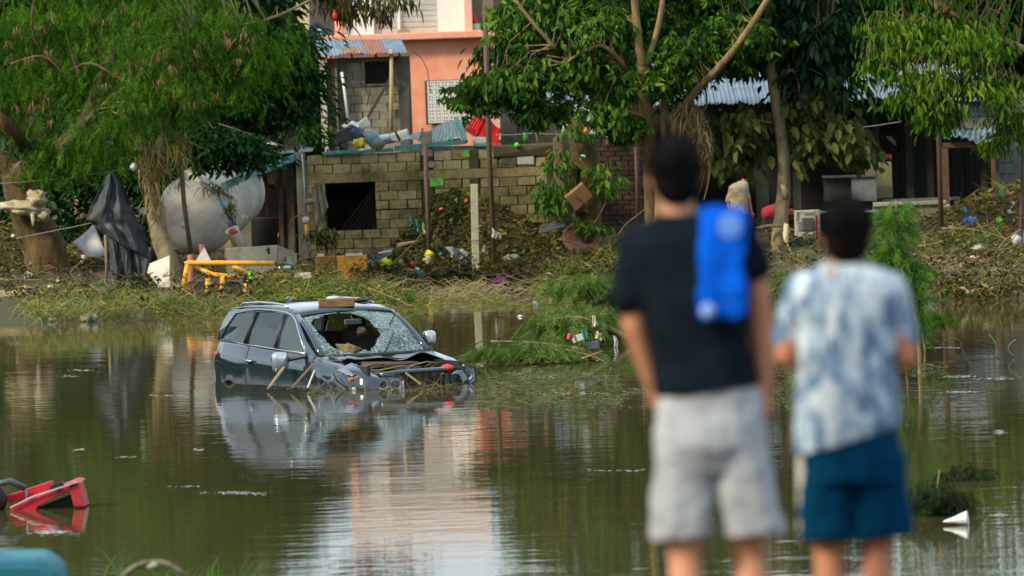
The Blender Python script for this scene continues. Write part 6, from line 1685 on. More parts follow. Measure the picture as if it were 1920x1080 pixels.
# small dark tattoo on the right calf
# --- boy
YC = 20.6
boy = thing('person', 'shorter boy seen from behind in tie-dye blue and white t-shirt and petrol blue shorts', 'person', (P(1600, 1000, YC).x, YC, 2.8), 'onlookers on the near bank')
hc2 = P(1586, 444, YC); fwd2 = Vector((-.05, 1, -.08)); kb = .96
mb = MB(); head(mb, hc2, 0, fwd2, kb)
limbc(mb, P(1586, 480, YC), P(1585, 520, YC), .050, .054, 16)
mb.rings([ringpx(1585, 515, 55, .06, YC), ringpx(1585, 560, 80, .09, YC), ringpx(1586, 640, 76, .10, YC), ringpx(1588, 740, 72, .10, YC), ringpx(1594, 840, 80, .11, YC), ringpx(1600, 900, 80, .11, YC)])
ls, le, lh = P(1500, 548, YC), P(1474, 668, YC - .02), P(1530, 640, YC + .22)
rs_, re, rh = P(1670, 548, YC), P(1699, 672, YC - .02), P(1640, 640, YC + .22)
limbc(mb, ls, le, .045, .040); limbc(mb, le, lh, .039, .026); hand(mb, lh, (.6, .5, .1), (0, .1, -1), -1, .9)
limbc(mb, rs_, re, .045, .040); limbc(mb, re, rh, .039, .026); hand(mb, rh, (-.6, .5, .1), (0, .1, -1), 1, .9)
for hx, kx, ax in ((1555, 1552, 1556), (1645, 1643, 1640)):
    hp, kn = P(hx, 890, YC), P(kx, 1035, YC); an = kn.copy(); an.z = 2.88; an.x = P(ax, 1035, YC).x
    limbc(mb, hp, kn, .075, .048, 16); limbc(mb, kn, kn.lerp(an, .35) + Vector((0, -.02, 0)), .046, .050, 14); limbc(mb, kn.lerp(an, .35) + Vector((0, -.02, 0)), an, .050, .033, 14)
    limbc(mb, an + Vector((0, -.04, -.045)), an + Vector((0, .14, -.055)), .033, .026, 10)
fuse(mb, 'body', M_skin2, boy, .0065, 4)
eyes(hc2, fwd2, kb, boy)
mb = MB(); hairm(mb, hc2, fwd2, .98); hr = fuse(mb, 'hair', M_hair, boy, .008, 3); hair_fuzz(hc2, fwd2, .98, hr, M_hair)
# tie-dye shirt
m, N, L, b = _nodes('tie_dye_cloth')
b.inputs['Roughness'].default_value = .9
t_ = N.new('ShaderNodeTexCoord'); mp_ = N.new('ShaderNodeMapping'); mp_.inputs['Scale'].default_value = (1.6, 1, .5)
nz = N.new('ShaderNodeTexNoise'); nz.inputs['Scale'].default_value = 9; nz.inputs['Detail'].default_value = 3; nz.inputs['Distortion'].default_value = 1.6
L.new(t_.outputs['Object'], mp_.inputs['Vector']); L.new(mp_.outputs['Vector'], nz.inputs['Vector'])
rp = N.new('ShaderNodeValToRGB'); e = rp.color_ramp.elements
e[0].position = .43; e[0].color = (.09, .17, .30, 1); e[1].position = .57; e[1].color = (.50, .58, .67, 1)
q = rp.color_ramp.elements.new(.50); q.color = (.29, .39, .51, 1)
L.new(nz.outputs['Fac'], rp.inputs['Fac'])
vo = N.new('ShaderNodeTexVoronoi'); vo.inputs['Scale'].default_value = 7; L.new(t_.outputs['Object'], vo.inputs['Vector'])
mr = N.new('ShaderNodeMapRange'); mr.inputs['From Min'].default_value = .10; mr.inputs['From Max'].default_value = .22; mr.inputs['To Min'].default_value = .75; mr.inputs['To Max'].default_value = 0
L.new(vo.outputs['Distance'], mr.inputs['Value'])
mc = N.new('ShaderNodeMixRGB'); mc.inputs['Color2'].default_value = (.34, .22, .11, 1)
L.new(mr.outputs['Result'], mc.inputs['Fac']); L.new(rp.outputs['Color'], mc.inputs['Color1']); L.new(mc.outputs['Color'], b.inputs['Base Color'])
M_tie = m
mb = MB()
mb.rings([ringpx(1586, 494, 38, .062, YC), ringpx(1586, 502, 64, .075, YC), ringpx(1586, 518, 92, .095, YC), ringpx(1586, 545, 104, .110, YC), ringpx(1586, 600, 95, .122, YC), ringpx(1587, 690, 93, .125, YC), ringpx(1587, 760, 97, .130, YC, .04), ringpx(1590, 800, 100, .134, YC, .12), ringpx(1588, 828, 99, .134, YC, .26)])
limbc(mb, P(1505, 542, YC), P(1478, 634, YC), .060, .056); limbc(mb, P(1666, 542, YC), P(1692, 634, YC), .060, .056)
o = fuse(mb, 'tshirt', M_tie, boy, .009, 5); folds(o, .12, .024)
mb = MB()
mb.rings([ringpx(1598, 790, 78, .110, YC, .1), ringpx(1598, 850, 92, .125, YC), ringpx(1600, 905, 98, .13, YC)])
mb.rings([ringpx(1552, 850, 46, .105, YC), ringpx(1549, 930, 50, .105, YC), ringpx(1548, 1012, 52, .10, YC)])
mb.rings([ringpx(1648, 850, 48, .105, YC), ringpx(1652, 930, 54, .105, YC), ringpx(1654, 1008, 58, .10, YC, .04)])
o = fuse(mb, 'shorts', M_navy, boy, .009, 5); folds(o, .10, .026)
MB().grid(P(1497, 850, YC + .02), P(1503, 850, YC - .05), P(1512, 1012, YC - .05), P(1500, 1014, YC + .02), 2, 4).build('white_side_panel', M_white, [c for c in boy.children if c.name.startswith('shorts')][0], solid=.01)

# --- two residents clearing up on the far bank
M_cshirt = mat('muddy_cream_shirt', (.32, .30, .23), (.40, .37, .29), 4, .9, c3=(.22, .15, .07), s3=3.5, l3=.42, h3=.6)
YR = 141.0
def far_person(label, hd, neck, torso, arms, legs, shirt_m, pants_m, kf, fwd, shirt_rings, skin=M_skin2):
    b0 = P(legs[0][2][0], legs[0][2][1], YR)
    root = thing('person', label, 'person', b0, 'residents clearing up by the open house')
    q = lambda t: P(t[0], t[1], YR + (t[2] if len(t) > 2 else 0))
    mb = MB(); head(mb, q(hd), 0, fwd, kf)
    limbc(mb, q(hd) - Vector((0, 0, .05)), q(neck), .05, .055)
    for i in range(len(torso) - 1): limbc(mb, q(torso[i]), q(torso[i + 1]), .13, .13)
    for a, b_, c_ in arms:
        limbc(mb, q(a), q(b_), .048, .04); limbc(mb, q(b_), q(c_), .04, .03); hand(mb, q(c_), q(c_) - q(b_), (0, 1, 0), 1)
    for a, b_, c_ in legs:
        limbc(mb, q(a), q(b_), .08, .055); limbc(mb, q(b_), q(c_), .055, .04); limbc(mb, q(c_), q(c_) + Vector((0, -.12, 0)), .04, .035)
    fuse(mb, 'body', skin, root, .012, 3)
    eyes(q(hd), fwd, kf, root)
    mb = MB(); hairm(mb, q(hd), fwd, kf); fuse(mb, 'hair', M_hair, root, .014, 2)
    mb = MB(); shirt_rings(mb, q); o = fuse(mb, 'shirt', shirt_m, root, .016, 3); folds(o, .12, .02)
    mb = MB()
    for a, b_, c_ in legs: limbc(mb, q(a), q(b_), .115, .10)
    fuse(mb, 'shorts', pants_m, root, .018, 3)
def r1(mb, q):
    limbc(mb, q((1377, 354)), q((1396, 352)), .10, .10); mb.rings([ringpx(1392, 339, 7, .06, YR), ringpx(1388, 345, 16, .11, YR), ringpx(1385, 352, 19, .13, YR), ringpx(1385, 375, 17.5, .14, YR), ringpx(1388, 402, 16, .14, YR, -.05)])
    limbc(mb, q((1373, 354)), q((1365, 376)), .068, .062); limbc(mb, q((1397, 354)), q((1403, 372)), .066, .06)
far_person('person in a mud-stained cream shirt walking away under the big leaves', (1397, 328), (1394, 341), [(1387, 352), (1388, 400)], [((1370, 352), (1366, 385), (1370, 400)), ((1400, 352), (1405, 380), (1409, 398))],
           [((1382, 402), (1380, 425), (1379, 450)), ((1395, 402), (1396, 425), (1397, 450))], M_cshirt, mat('dark_shorts', (.012, .02, .035), (.02, .03, .05)), .95, (.6, .8, 0), r1)
def r2(mb, q):
    limbc(mb, q((1440, 400)), q((1455, 396)), .16, .17); limbc(mb, q((1455, 396)), q((1476, 400)), .17, .12); limbc(mb, q((1470, 394)), q((1474, 410)), .08, .07)
far_person('person in a crimson shirt bending double behind the tan trunk', (1484, 392), (1478, 392), [(1440, 398), (1470, 393)], [((1472, 395), (1474, 415), (1478, 428)), ((1466, 396), (1462, 416), (1462, 430))],
           [((1438, 405), (1436, 428), (1438, 452)), ((1446, 405), (1448, 428), (1447, 452))], mat('crimson_shirt', (.24, .010, .03), (.32, .018, .045)), mat('black_shorts', (.01, .01, .014), (.02, .02, .025)), .95, (.7, -.1, -.7), r2)
# ------------------------------------------------------------------ things on the left bank
_mc = {}
def cmat(c, rough=.6, name='plastic', dirt=True):
    key = (c, rough, name)
    if key not in _mc:
        d = tuple(v * .45 + .02 for v in c)
        _mc[key] = mat(name + '_%d' % len(_mc), c, tuple(min(1, v * 1.15 + .01) for v in c), 9, rough, c3=d if dirt else None, s3=9, l3=.50, h3=.74)
    return _mc[key]
# white tank lying on its side
Yt = 134.5
tank = thing('white_tank', 'big muddy white tank lying on its side between the left trees, domed end forward', 'tank', P(380, 480, Yt))
M_tank = mat('muddy_white_tank', (.54, .51, .46), (.62, .59, .54), 2, .6, c3=(.26, .21, .14), s3=1.8, l3=.44, h3=.78, bump=.3, bscale=5)
ax = Vector((.38, 1.0, .30)).normalized()
c0 = P(362, 408, Yt)
prof = [(.02, -.62), (.30, -.58), (.55, -.47), (.76, -.30), (.90, -.10), (.97, .10), (.98, .25), (1.01, .28), (1.01, .32), (.98, .35), (.98, 1.6), (1.01, 1.63), (1.01, 1.67), (.98, 1.7), (.98, 2.7), (.85, 2.95), (.5, 3.15), (.02, 3.2)]
prof = [(a * .85, b_ * (.75 if b_ > 0 else .8)) for a, b_ in prof]
MB().lathe(c0, prof, 40, ax).build('tank_shell', M_tank, tank, smooth=True)
MB().lathe(c0 + ax * -.60, [(.06, .1), (.06, .06), (.02, .05)], 16, ax).build('drain_plug', M_tank, tank, smooth=True)
solo(MB().grid(P(135, 455, 137), P(175, 420, 137), P(200, 478, 136.6), P(165, 482, 136.6), 6, 6, lambda u, v: .04 * math.sin(u * 3)), 'moulded_sheet', cmat((.50, .50, .52), .6, 'pale_panel'), 'pale grey moulded panel leaning behind the black tarpaulin', 'panel', solid=.02, smooth=True)
# black tarpaulin hung over a stake
YT = 130.0
tp = thing('black_tarpaulin', 'torn black-blue tarpaulin hanging from a stake left of the slender trunk', 'tarpaulin', P(225, 560, YT))
M_tarp = mat('tarpaulin', (.018, .030, .045), (.035, .052, .072), 3, .6, bump=.5, bscale=7, c3=(.09, .08, .06), s3=3.5, l3=.46, h3=.7)
def tarp(pts, nm, sd_, amp=.10, dy=0):
    """curtain between a left and a right outline, top to bottom"""
    mb = MB(); rg = []
    nseg = len(pts) - 1
    for i in range(nseg * 5 + 1):
        t = i / 5; k_ = min(int(t), nseg - 1); f = t - k_
        l0, r0_ = pts[k_]; l1, r1_ = pts[k_ + 1]
        lx, ly = lerp(l0[0], l1[0], f), lerp(l0[1], l1[1], f); rx, ry = lerp(r0_[0], r1_[0], f), lerp(r0_[1], r1_[1], f)
        row = []
        for j in range(57):
            u = j / 56
            fold = amp * min(1, .25 + t * .5) * (math.sin(u * 15 + sd_ + .5 * math.sin(t * 1.3)) * .6 + noise.noise(Vector((u * 4, t * .7, sd_))) * 1.3 + noise.noise(Vector((u * 13, t * 1.9, sd_))) * .55)
            row.append(P(lerp(lx, rx, u), lerp(ly, ry, u), YT + dy - .25 * math.sin(u * math.pi) + fold))
        rg.append(row)
    mb.rings(rg, close=False, cap=False)
    mb.build(nm, M_tarp, tp, smooth=True, solid=.012)
tarp([((203, 325), (213, 324)), ((192, 345), (232, 350)), ((172, 385), (245, 385)), ((162, 410), (258, 412)), ((170, 418), (272, 440)), ((195, 440), (284, 490))], 'tarp_hood', 0, .12)
tarp([((200, 430), (245, 430)), ((206, 470), (262, 475)), ((207, 510), (268, 520)), ((204, 555), (276, 562))], 'tarp_skirt', 2, .14, .15)
MB().tube([P(213, 330, YT + .2), P(216, 560, YT + .2)], .03, 6).build('stake', M_wood_d, tp)
solo(MB().tube([P(198, 440, YT - .3), P(200, 500, YT - .3), P(197, 556, YT - .3)], [.035, .03, .035], 7, wob=.4), 'stake', M_wood, 'weathered stake with dead leaves left of the tarpaulin', 'stake', smooth=True)
tarp2 = MB().grid(P(262, 470, 131), P(306, 455, 131), P(290, 520, 131), P(266, 540, 131), 8, 8, lambda u, v: .1 * math.sin(u * 9 + v * 3))
solo(tarp2, 'black_sheet', M_tarp, 'loose blue-black sheet crumpled between tarpaulin and slender trunk', 'sheet', solid=.012, smooth=True)
# cream rag round the great trunk
rag = thing('cream_rag', 'mud-stained cream rag wrapped round the great left trunk', 'rag', P(48, 415, 135.6))
mb = MB()
mb.ball(P(45, 391, 135.75), (.50, .30, .15), 24, 16, crumple=.32, seed=1, rot=Matrix.Rotation(R(8), 3, 'Y'))
mb.ball(P(70, 372, 135.6), (.20, .2, .16), 16, 10, crumple=.6, seed=4); mb.ball(P(82, 405, 135.6), (.13, .1, .12), 14, 8, crumple=.6, seed=9); mb.tube([P(60, 400, 135.45), P(63, 412, 135.4), P(62, 424, 135.4)], [.04, .05, .02], 7, wob=.4)
mb.build('rag_cloth', M_cream, rag, smooth=True)
# yellow pipe rack
Yp = 128.3
M_yel = mat('yellow_orange_paint', (.72, .32, .02), (.80, .40, .035), 8, .45, c3=(.30, .15, .04), s3=5, l3=.55, h3=.75)
rk = thing('yellow_pipe_rack', 'bent rack of thick yellow-orange pipes standing on the grass bank', 'pipe rack', P(380, 560, Yp))
pr = .052
for nm, pts in (('top_pipe', [(347, 495), (352, 493), (435, 493), (515, 494)]), ('leg', [(352, 494), (347, 520), (343, 562)]), ('leg', [(390, 520, .6), (388, 562, .6)]), ('leg', [(418, 516), (415, 560)]), ('leg', [(463, 525), (459, 563)]),
                ('back_pipe', [(362, 500, .7), (400, 515, .7), (450, 520, .5)]), ('low_pipe', [(436, 500, .2), (470, 517, .2), (545, 517, .2)])):
    MB().tube([P(q[0], q[1], Yp + (q[2] if len(q) > 2 else 0)) for q in pts], pr, 12, wob=.03).build(nm, M_yel, rk, smooth=True)
MB().tube([P(515, 494, Yp), P(519, 494, Yp)], .042, 10).tube([P(545, 517, Yp + .2), P(553, 517, Yp + .2)], .046, 10).build('dark_pipe_end', M_trim, rk)
solo(MB().tube([P(357, 478, 128.9), P(359, 562, 128.9)], .065, 8, wob=.15), 'red_post', mat('red_chipped', (.30, .09, .06), (.42, .2, .14), 12, .8), 'chipped dull red post standing behind the pipe rack', 'post', smooth=True)
solo(MB().tube([P(378, 458, 129.5), P(382, 495, 129.5)], .06, 8, wob=.15), 'brick_red_stub', mat('brick_red', (.20, .06, .045), (.3, .1, .08), 12, .8), 'brick red stub rising behind the top yellow pipe', 'post', smooth=True)
solo(MB().grid(P(363, 495, 129.3), P(383, 463, 129.3), P(398, 494, 129.3), P(385, 497, 129.3), 3, 3), 'white_triangle', M_white, 'white triangular scrap behind the red stub', 'scrap', solid=.02)
solo(MB().ball(P(470, 524, 127.9), (.055, .05, .17), crumple=.5, seed=2), 'green_bag', cmat((.12, .55, .04), .5, 'bright_green'), 'bright green plastic bag hanging on the pipe rack', 'bag', smooth=True)
# white boards leaning at the slender trunk
bd = thing('leaning_boards', 'stack of white boards leaning against the foot of the slender trunk', 'boards', P(300, 540, 129.2))
for i in range(4):
    dx = i * 5
    MB().grid(P(275 + dx * .3, 510 - dx, 129.4 - i * .06), P(318, 482 - i, 129.4 - i * .06), P(318, 530 + i * 3, 129.2 - i * .06), P(303 - i * 2, 545 - i * 2, 129.2 - i * .06), 2, 2).build('board', M_white if i else M_cream, bd, solid=.03)
# steel poles
for pts, Y, r_, lb in (([(338, 285), (345, 380), (358, 475)], 130.2, .048, 'dark steel pole leaning across the face of the white tank'),
                       ([(797, 268), (801, 380), (806, 505)], 136.3, .045, 'rusty steel pole before the left part of the block wall'),
                       ([(909, 12), (916, 260), (929, 526)], 136.0, .055, 'tall rusty steel pole crossing the salmon wall'),
                       ([(1191, 232), (1195, 340), (1197, 440)], 135.5, .045, 'rusty steel pole left of the tall onlooker'),
                       ([(1755, -40), (1759, 220), (1765, 428)], 133.0, .055, 'rusty steel pole before the dark rooms on the right'),
                       ([(1919, 250), (1915, 400), (1912, 500)], 130.5, .04, 'thin pole at the right edge holding the black plastic')):
    solo(MB().tube([P(a, c_, Y) for a, c_ in pts], r_, 10), 'steel_pole', M_steel, lb, 'pole', 'steel poles standing in the flood debris', smooth=True)
# white concrete post
pst = MB(); pst.rings([[P(890 + dx, py, 135.2) + Vector((a * .078, b_ * .07, 0)) for a, b_ in ((-1, -1), (1, -1), (1, 1), (-1, 1))] for dx, py in ((-1, 345), (0, 400), (1, 450), (2.5, 507))])
solo(pst, 'concrete_post', mat('whitewashed_post', (.55, .48, .30), (.66, .60, .42), 3, .85, c3=(.28, .22, .12), s3=4, bump=.3), 'whitewashed yellowish concrete post in front of the heap', 'post', bevel=.012)
solo(MB().tube([P(884, 452, 135.08), P(901, 451, 135.08)], .008, 5), 'wire_tie', M_black, 'dark wire tie round the whitewashed post', 'wire')
# teal channel and others at the lean-to
plank(P(560, 292, 139.6), P(421, 348, 131.9), .115, .13, M_teal, 'teal metal beam sloping down from the lean-to roof across the tank', cat='beam', nm='teal_beam')
solo(MB().box(P(545, 297, 140.0), (.19, .06, .10), Matrix.Rotation(R(-5), 3, 'Y')), 'pale_box', cmat((.45, .6, .6), .5), 'small pale blue box lodged at the top of the teal beam', 'box', bevel=.01)
solo(MB().tube([P(348, 318, 132.4), P(380, 345, 132.4), P(405, 362, 132.4)], .055, 9), 'white_pipe', M_white, 'thick white pipe resting on top of the tank', 'pipe', smooth=True)
solo(MB().tube([P(406, 364, 132.3), P(425, 400, 132.3), P(441, 424, 132.3)], .035, 8), 'blue_pole', cmat((.02, .18, .32), .5, 'blue_paint'), 'blue pole slanting down to the white paint bucket', 'pole', smooth=True)
solo(MB().box(P(425, 366, 132.2), (.30, .06, .06), Matrix.Rotation(R(30), 3, 'Y')), 'short_stick', M_wood_d, 'short dark stick at the elbow of white pipe and blue pole', 'stick')
bk = thing('paint_bucket', 'white paint bucket with red stain tipped over at the lower end of the blue pole', 'bucket', P(442, 458, 132.2))
ba = Vector((-.30, -.3, .75)).normalized()
MB().lathe(P(447, 456, 132.2), [(.12, 0), (.14, .30), (.15, .31), (.15, .34), (.12, .34), (.11, .1)], 20, ba).build('bucket_body', M_white, bk, smooth=True)
MB().ball(P(437, 434, 131.98), (.10, .05, .06), crumple=.4).build('red_stain', cmat((.42, .05, .02), .5, 'red_paint'), bk, smooth=True)
solo(MB().lathe(P(496, 440, 139.5), [(.27, -.5), (.30, .35), (.31, .37), (.29, .37)], 22, (0.05, 0, 1)), 'dark_drum', cmat((.018, .016, .014), .6, 'dark_drum'), 'dark drum in the shade behind the fallen cupboard', 'drum', smooth=True)
cbn = thing('fallen_cupboard', 'muddy cream cupboard lying on its back behind the yellow pipes', 'cupboard', P(480, 535, 131.5))
M_cb = mat('muddy_cream_board', (.38, .34, .26), (.46, .42, .33), 3, .7, c3=(.2, .16, .1), s3=2.5)
mb = MB(); a, b_, c_, d_ = P(424, 466, 131.5), P(520, 459, 131.5), P(520, 530, 131.5), P(424, 530, 131.5)
bk2 = Vector((.36, 1.1, 0))
mb.add([a, b_, c_, d_, a + bk2 * .6 + Vector((0, 0, .02)), b_ + bk2 + Vector((-.0, 0, -.22)), c_ + bk2, d_ + bk2], [(0, 1, 2, 3), (4, 7, 6, 5), (0, 4, 5, 1), (1, 5, 6, 2), (2, 6, 7, 3), (3, 7, 4, 0)])
mb.build('carcass', M_cb, cbn, bevel=.012)
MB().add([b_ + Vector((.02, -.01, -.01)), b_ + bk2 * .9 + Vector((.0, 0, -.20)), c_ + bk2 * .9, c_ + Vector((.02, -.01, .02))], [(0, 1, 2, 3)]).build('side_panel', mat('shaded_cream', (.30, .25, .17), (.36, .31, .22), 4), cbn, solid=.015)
MB().pbox(502, 464, 506, 476, 131.46, .01).pbox(499, 467, 503, 470, 131.46, .01).build('dark_mark', M_trim, cbn)
solo(MB().pbox(537, 481, 546, 500, 131.8, .12), 'small_carton', M_cb, 'small upright cream carton behind the dark helmet-like dome', 'carton')
dm = thing('black_helmet', 'shiny black helmet lying among the boxes right of the yellow pipes', 'helmet', P(533, 512, 128.9))
MB().ball(P(533, 504, 128.9), (.21, .17, .14), 20, 12).build('shell', mat('glossy_black', (.01, .012, .016), (.02, .024, .03), 5, .12), dm, smooth=True)
MB().ball(P(538, 502, 128.76), (.10, .07, .045), 14, 8).build('visor', mat('visor', (.30, .33, .36), (.4, .42, .45), 5, .15, metal=.5), dm, smooth=True)
solo(MB().pbox(552, 512, 583, 523, 128.8, .25, jit=.01), 'white_box', M_white, 'flat white box lying beside the black helmet', 'box', bevel=.01)
# electricity meter on the corner column
mt = thing('gauge_assembly', 'grey conduit with round white gauge and yellow valve on the wall corner', 'gauge', P(574, 448, 138.75))
MB().tube([P(566, 288, 138.75), P(571, 350, 138.75), P(573, 400, 138.75)], .018, 7).build('conduit', cmat((.35, .38, .40), .4, 'conduit'), mt, smooth=True)
MB().lathe(P(574, 412, 138.7), [(.075, 0), (.08, .03), (.07, .06)], 20, (0, -1, 0)).build('gauge', M_white, mt, smooth=True)
MB().tube([P(574, 420, 138.7), P(575, 436, 138.7), P(574, 448, 138.7)], [.035, .04, .015], 8).build('valve', M_yel, mt, smooth=True)
MB().tube([P(575, 405, 138.6), P(560, 403, 138.5), P(548, 410, 138.4), P(540, 430, 138.4)], .014, 6).build('red_hose', cmat((.35, .05, .03), .5, 'red_hose'), mt, smooth=True)
MB().ball(P(581, 378, 138.6), (.10, .06, .07), crumple=.3).build('grey_cap', cmat((.2, .19, .16), .7, 'grey_cap'), mt, smooth=True)
hg = thing('hanging_cloth', 'torn grey-brown cloth hanging in the left of the dark window hole', 'cloth', P(598, 430, 138.7))
MB().grid(P(584, 350, 138.75), P(603, 345, 138.75), P(616, 388, 138.7), P(592, 426, 138.7), 14, 14, lambda u, v: .05 * math.sin(u * 16 + v * 2)).build('cloth', mat('grey_brown_cloth', (.20, .17, .12), (.30, .26, .19), 8, .95, stretch=(5, 1, .5)), hg, smooth=True, solid=.01)
solo(MB().tube([P(583, 353, 138.7), P(592, 347, 138.7), P(606, 345, 138.7)], .016, 6), 'red_string', cmat((.4, .06, .04)), 'red cord strung across the top left of the dark window hole', 'cord')
cv = sprays(ell_pts(P(606, 440, 138.4), (.26, .2, .22), 26, .5), .12, 9, (T_ov, T_ovf), .13, (.2, 1.3))
tag(np_obj('shrub', cv[0], cv[1], L_debris), 'wilting shrub growing below the hanging cloth', 'shrub', kind='stuff')
# fine strings across the window hole
mb = MB()
for i in range(9):
    mb.tube([P(640 + i * 8, 430, 138.95), P(700, 352 + i * 9, 138.98)], .0035, 3)
tag(mb.build('window_strings', mat('string', (.12, .10, .07), (.16, .14, .1)), ruin), None)
# orange cupboard
oc = thing('orange_cupboard', 'orange two-door cupboard standing in mud before the block wall', 'cupboard', P(640, 523, 134.0))
M_or = mat('orange_laminate', (.80, .30, .02), (.85, .37, .04), 4, .5, c3=(.40, .18, .04), s3=3)
M_or2 = mat('muddy_orange', (.26, .12, .02), (.36, .18, .035), 6, .7, c3=(.12, .07, .02), s3=3)
MB().pbox(591, 480, 689, 524, 134.08, .45, jit=.005).build('carcass', M_or2, oc, bevel=.01)
MB().pbox(632, 479, 688, 524, 134.02, .05, rot=-.5).build('door', M_or, oc, bevel=.006)
MB().pbox(591, 481, 630, 524, 134.02, .05).build('door', M_or2, oc, bevel=.006)
MB().pbox(595, 476, 607, 481, 134.0, .08).pbox(648, 475, 680, 480, 134.0, .08).build('white_edge', M_white, oc)
solo(MB().grid(P(655, 488, 135.8), P(740, 468, 135.8), P(735, 482, 135.2), P(690, 500, 135.2), 6, 3, lambda u, v: .05 * math.sin(u * 5)), 'slate_sheet', cmat((.04, .05, .06), .4, 'slate_panel'), 'dark slate panel lying behind the orange cupboard', 'panel', solid=.02)
solo(MB().box(P(722, 472, 135.0), (.28, .1, .03), Matrix.Rotation(R(-9), 3, 'Y')), 'white_tray', M_white, 'narrow white tray above the yellow bag', 'tray')
# junk heaped on the wall top
Yj = 139.4
jt = [
 ('black_case', MB().box(P(647, 254, Yj), (.42, .3, .28), Matrix.Rotation(R(-14), 3, 'Y'), jit=.02), cmat((.014, .016, .02), .5, 'black_case'), 'black plastic case on the block wall, left of the blue jug', 'case', dict(bevel=.03)),
 ('dark_jug', MB().lathe(P(676, 266, Yj - .1), [(.13, 0), (.14, .1), (.14, .28), (.08, .36), (.04, .38)], 18, (-.42, 0, .9)), cmat((.012, .03, .08), .35, 'navy_jug'), 'dark navy jug leaning on the black case', 'jug', dict(smooth=True)),
 ('water_jug', MB().lathe(P(713, 277, Yj - .35), [(.10, -.04), (.155, 0), (.16, .18), (.15, .20), (.16, .24), (.155, .36), (.06, .44), (.05, .48)], 20, (-.62, 0, .78)), mat('blue_grey_jug', (.12, .24, .33), (.20, .17, .12), 2.5, .3, lo=.45, hi=.5), 'blue-grey water jug with muddy bottom tipped over on the wall top', 'jug', dict(smooth=True)),
 ('white_crate', MB().box(P(682, 232, Yj + .2), (.24, .2, .17), Matrix.Rotation(R(-30), 3, 'Y'), jit=.02), M_white, 'tilted white carton above the dark navy jug', 'carton', dict(bevel=.01)),
 ('paper_sheet', MB().grid(P(645, 232, Yj), P(672, 228, Yj), P(672, 236, Yj - .2), P(640, 236, Yj - .2), 6, 3, lambda u, v: .04 * math.sin(u * 8)), M_white, 'crumpled white sheet on the black case', 'sheet', dict(solid=.01)),
 ('yellow_bag', MB().ball(P(674, 269, Yj - .4), (.12, .1, .11), crumple=.7, seed=5), cmat((.60, .50, .02), .5, 'yellow_bag'), 'yellow plastic bag among leaves on the wall top', 'bag', dict(smooth=True)),
 ('blue_roll', MB().lathe(P(704, 262, Yj + .1), [(.02, 0), (.085, .01), (.09, .3), (.085, .31), (.02, .31)], 16, (1, 0, .12)), cmat((.40, .55, .68), .5, 'pale_blue'), 'pale blue and white roll behind the tipped jug', 'roll', dict(smooth=True)),
 ('cream_roll', MB().lathe(P(766, 250, Yj + .1), [(.05, 0), (.10, 0), (.11, .02), (.10, .55), (.02, .56)], 18, (-1, .1, -.25)), cmat((.50, .46, .38), .7, 'cream_roll'), 'cream rolled mat with an open end on the wall top', 'roll', dict(smooth=True)),
 ('white_board', MB().box(P(752, 259, Yj), (.40, .06, .13), Matrix.Rotation(R(4), 3, 'Y')), cmat((.50, .54, .56), .6, 'white_board'), 'off-white board lying under the cream roll', 'board', {}),
 ('iron_bracket', MB().tube([P(740, 245, Yj - .5), P(746, 256, Yj - .5), P(750, 264, Yj - .5)], [.02, .03, .03], 6), M_wood_d, 'dark bracket leaning over the off-white board', 'bracket', {}),
 ('dark_iron', MB().tube([P(793, 240, Yj - .6), P(785, 266, Yj - .6)], .022, 6), M_teal, 'short dark teal bar rising from the wall column', 'bar', {}),
 ('teal_channel', MB().box(P(672, 284, Yj - .42), (1.5, .10, .08), Matrix.Rotation(R(-1.2), 3, 'Y'), jit=.01), M_teal, 'long teal metal channel lying along the wall top', 'channel', dict(bevel=.01)),
 ('pale_rag', MB().ball(P(678, 282, Yj - .6), (.09, .06, .03), crumple=.6, seed=8), cmat((.4, .52, .5), .6, 'pale_rag'), 'pale rag on the wall edge under the yellow bag', 'rag', dict(smooth=True)),
 ('white_planter', MB().box(P(902, 262, Yj), (.36, .2, .10), Matrix.Rotation(R(-3), 3, 'Y')), cmat((.55, .58, .62), .5, 'pale_planter'), 'pale grey tray under the red sheet', 'tray', dict(bevel=.01)),
 ('green_tray', MB().box(P(902, 271, Yj - .1), (.34, .2, .08)), cmat((.12, .33, .22), .5, 'green_tray'), 'green tray under the pale grey tray', 'tray', dict(bevel=.01)),
 ('green_ball', MB().ball(P(969, 272, Yj - .5), .055, crumple=.2), cmat((.16, .62, .04), .45, 'lime'), 'lime green ball on the wall coping', 'ball', dict(smooth=True)),
 ('green_bottle', MB().lathe(P(987, 266, Yj - .3), [(.05, 0), (.055, .12), (.02, .18), (.02, .21)], 12, (-.2, 0, 1)), cmat((.03, .28, .04), .2, 'green_glass'), 'dark green bottle on the wall coping', 'bottle', dict(smooth=True)),
 ('grey_sheet', MB().grid(P(525, 240, 141), P(562, 230, 141), P(575, 272, 140.4), P(535, 284, 140.4), 24, 3, lambda u, v: .02 * math.sin(u * 44)), mat('old_grey_tin', (.22, .23, .21), (.33, .33, .30), 4, .6), 'small buckled grey tin sheet above the lean-to', 'tin sheet', dict(solid=.005)),
 ('white_shoe', MB().ball(P(508, 272, 139.6), (.14, .08, .06), crumple=.5, seed=3), M_white, 'white shoe-like rag at the end of the high dead log', 'rag', dict(smooth=True)),
]
for nm, mb, mm, lb, ct, kw in jt: solo(mb, nm, mm, lb, ct, **kw)
rs2 = thing('teal_roof_sheet', 'buckled grey-teal corrugated sheet with a teal edge lying on the block wall', 'roof sheet', P(800, 275, Yj))
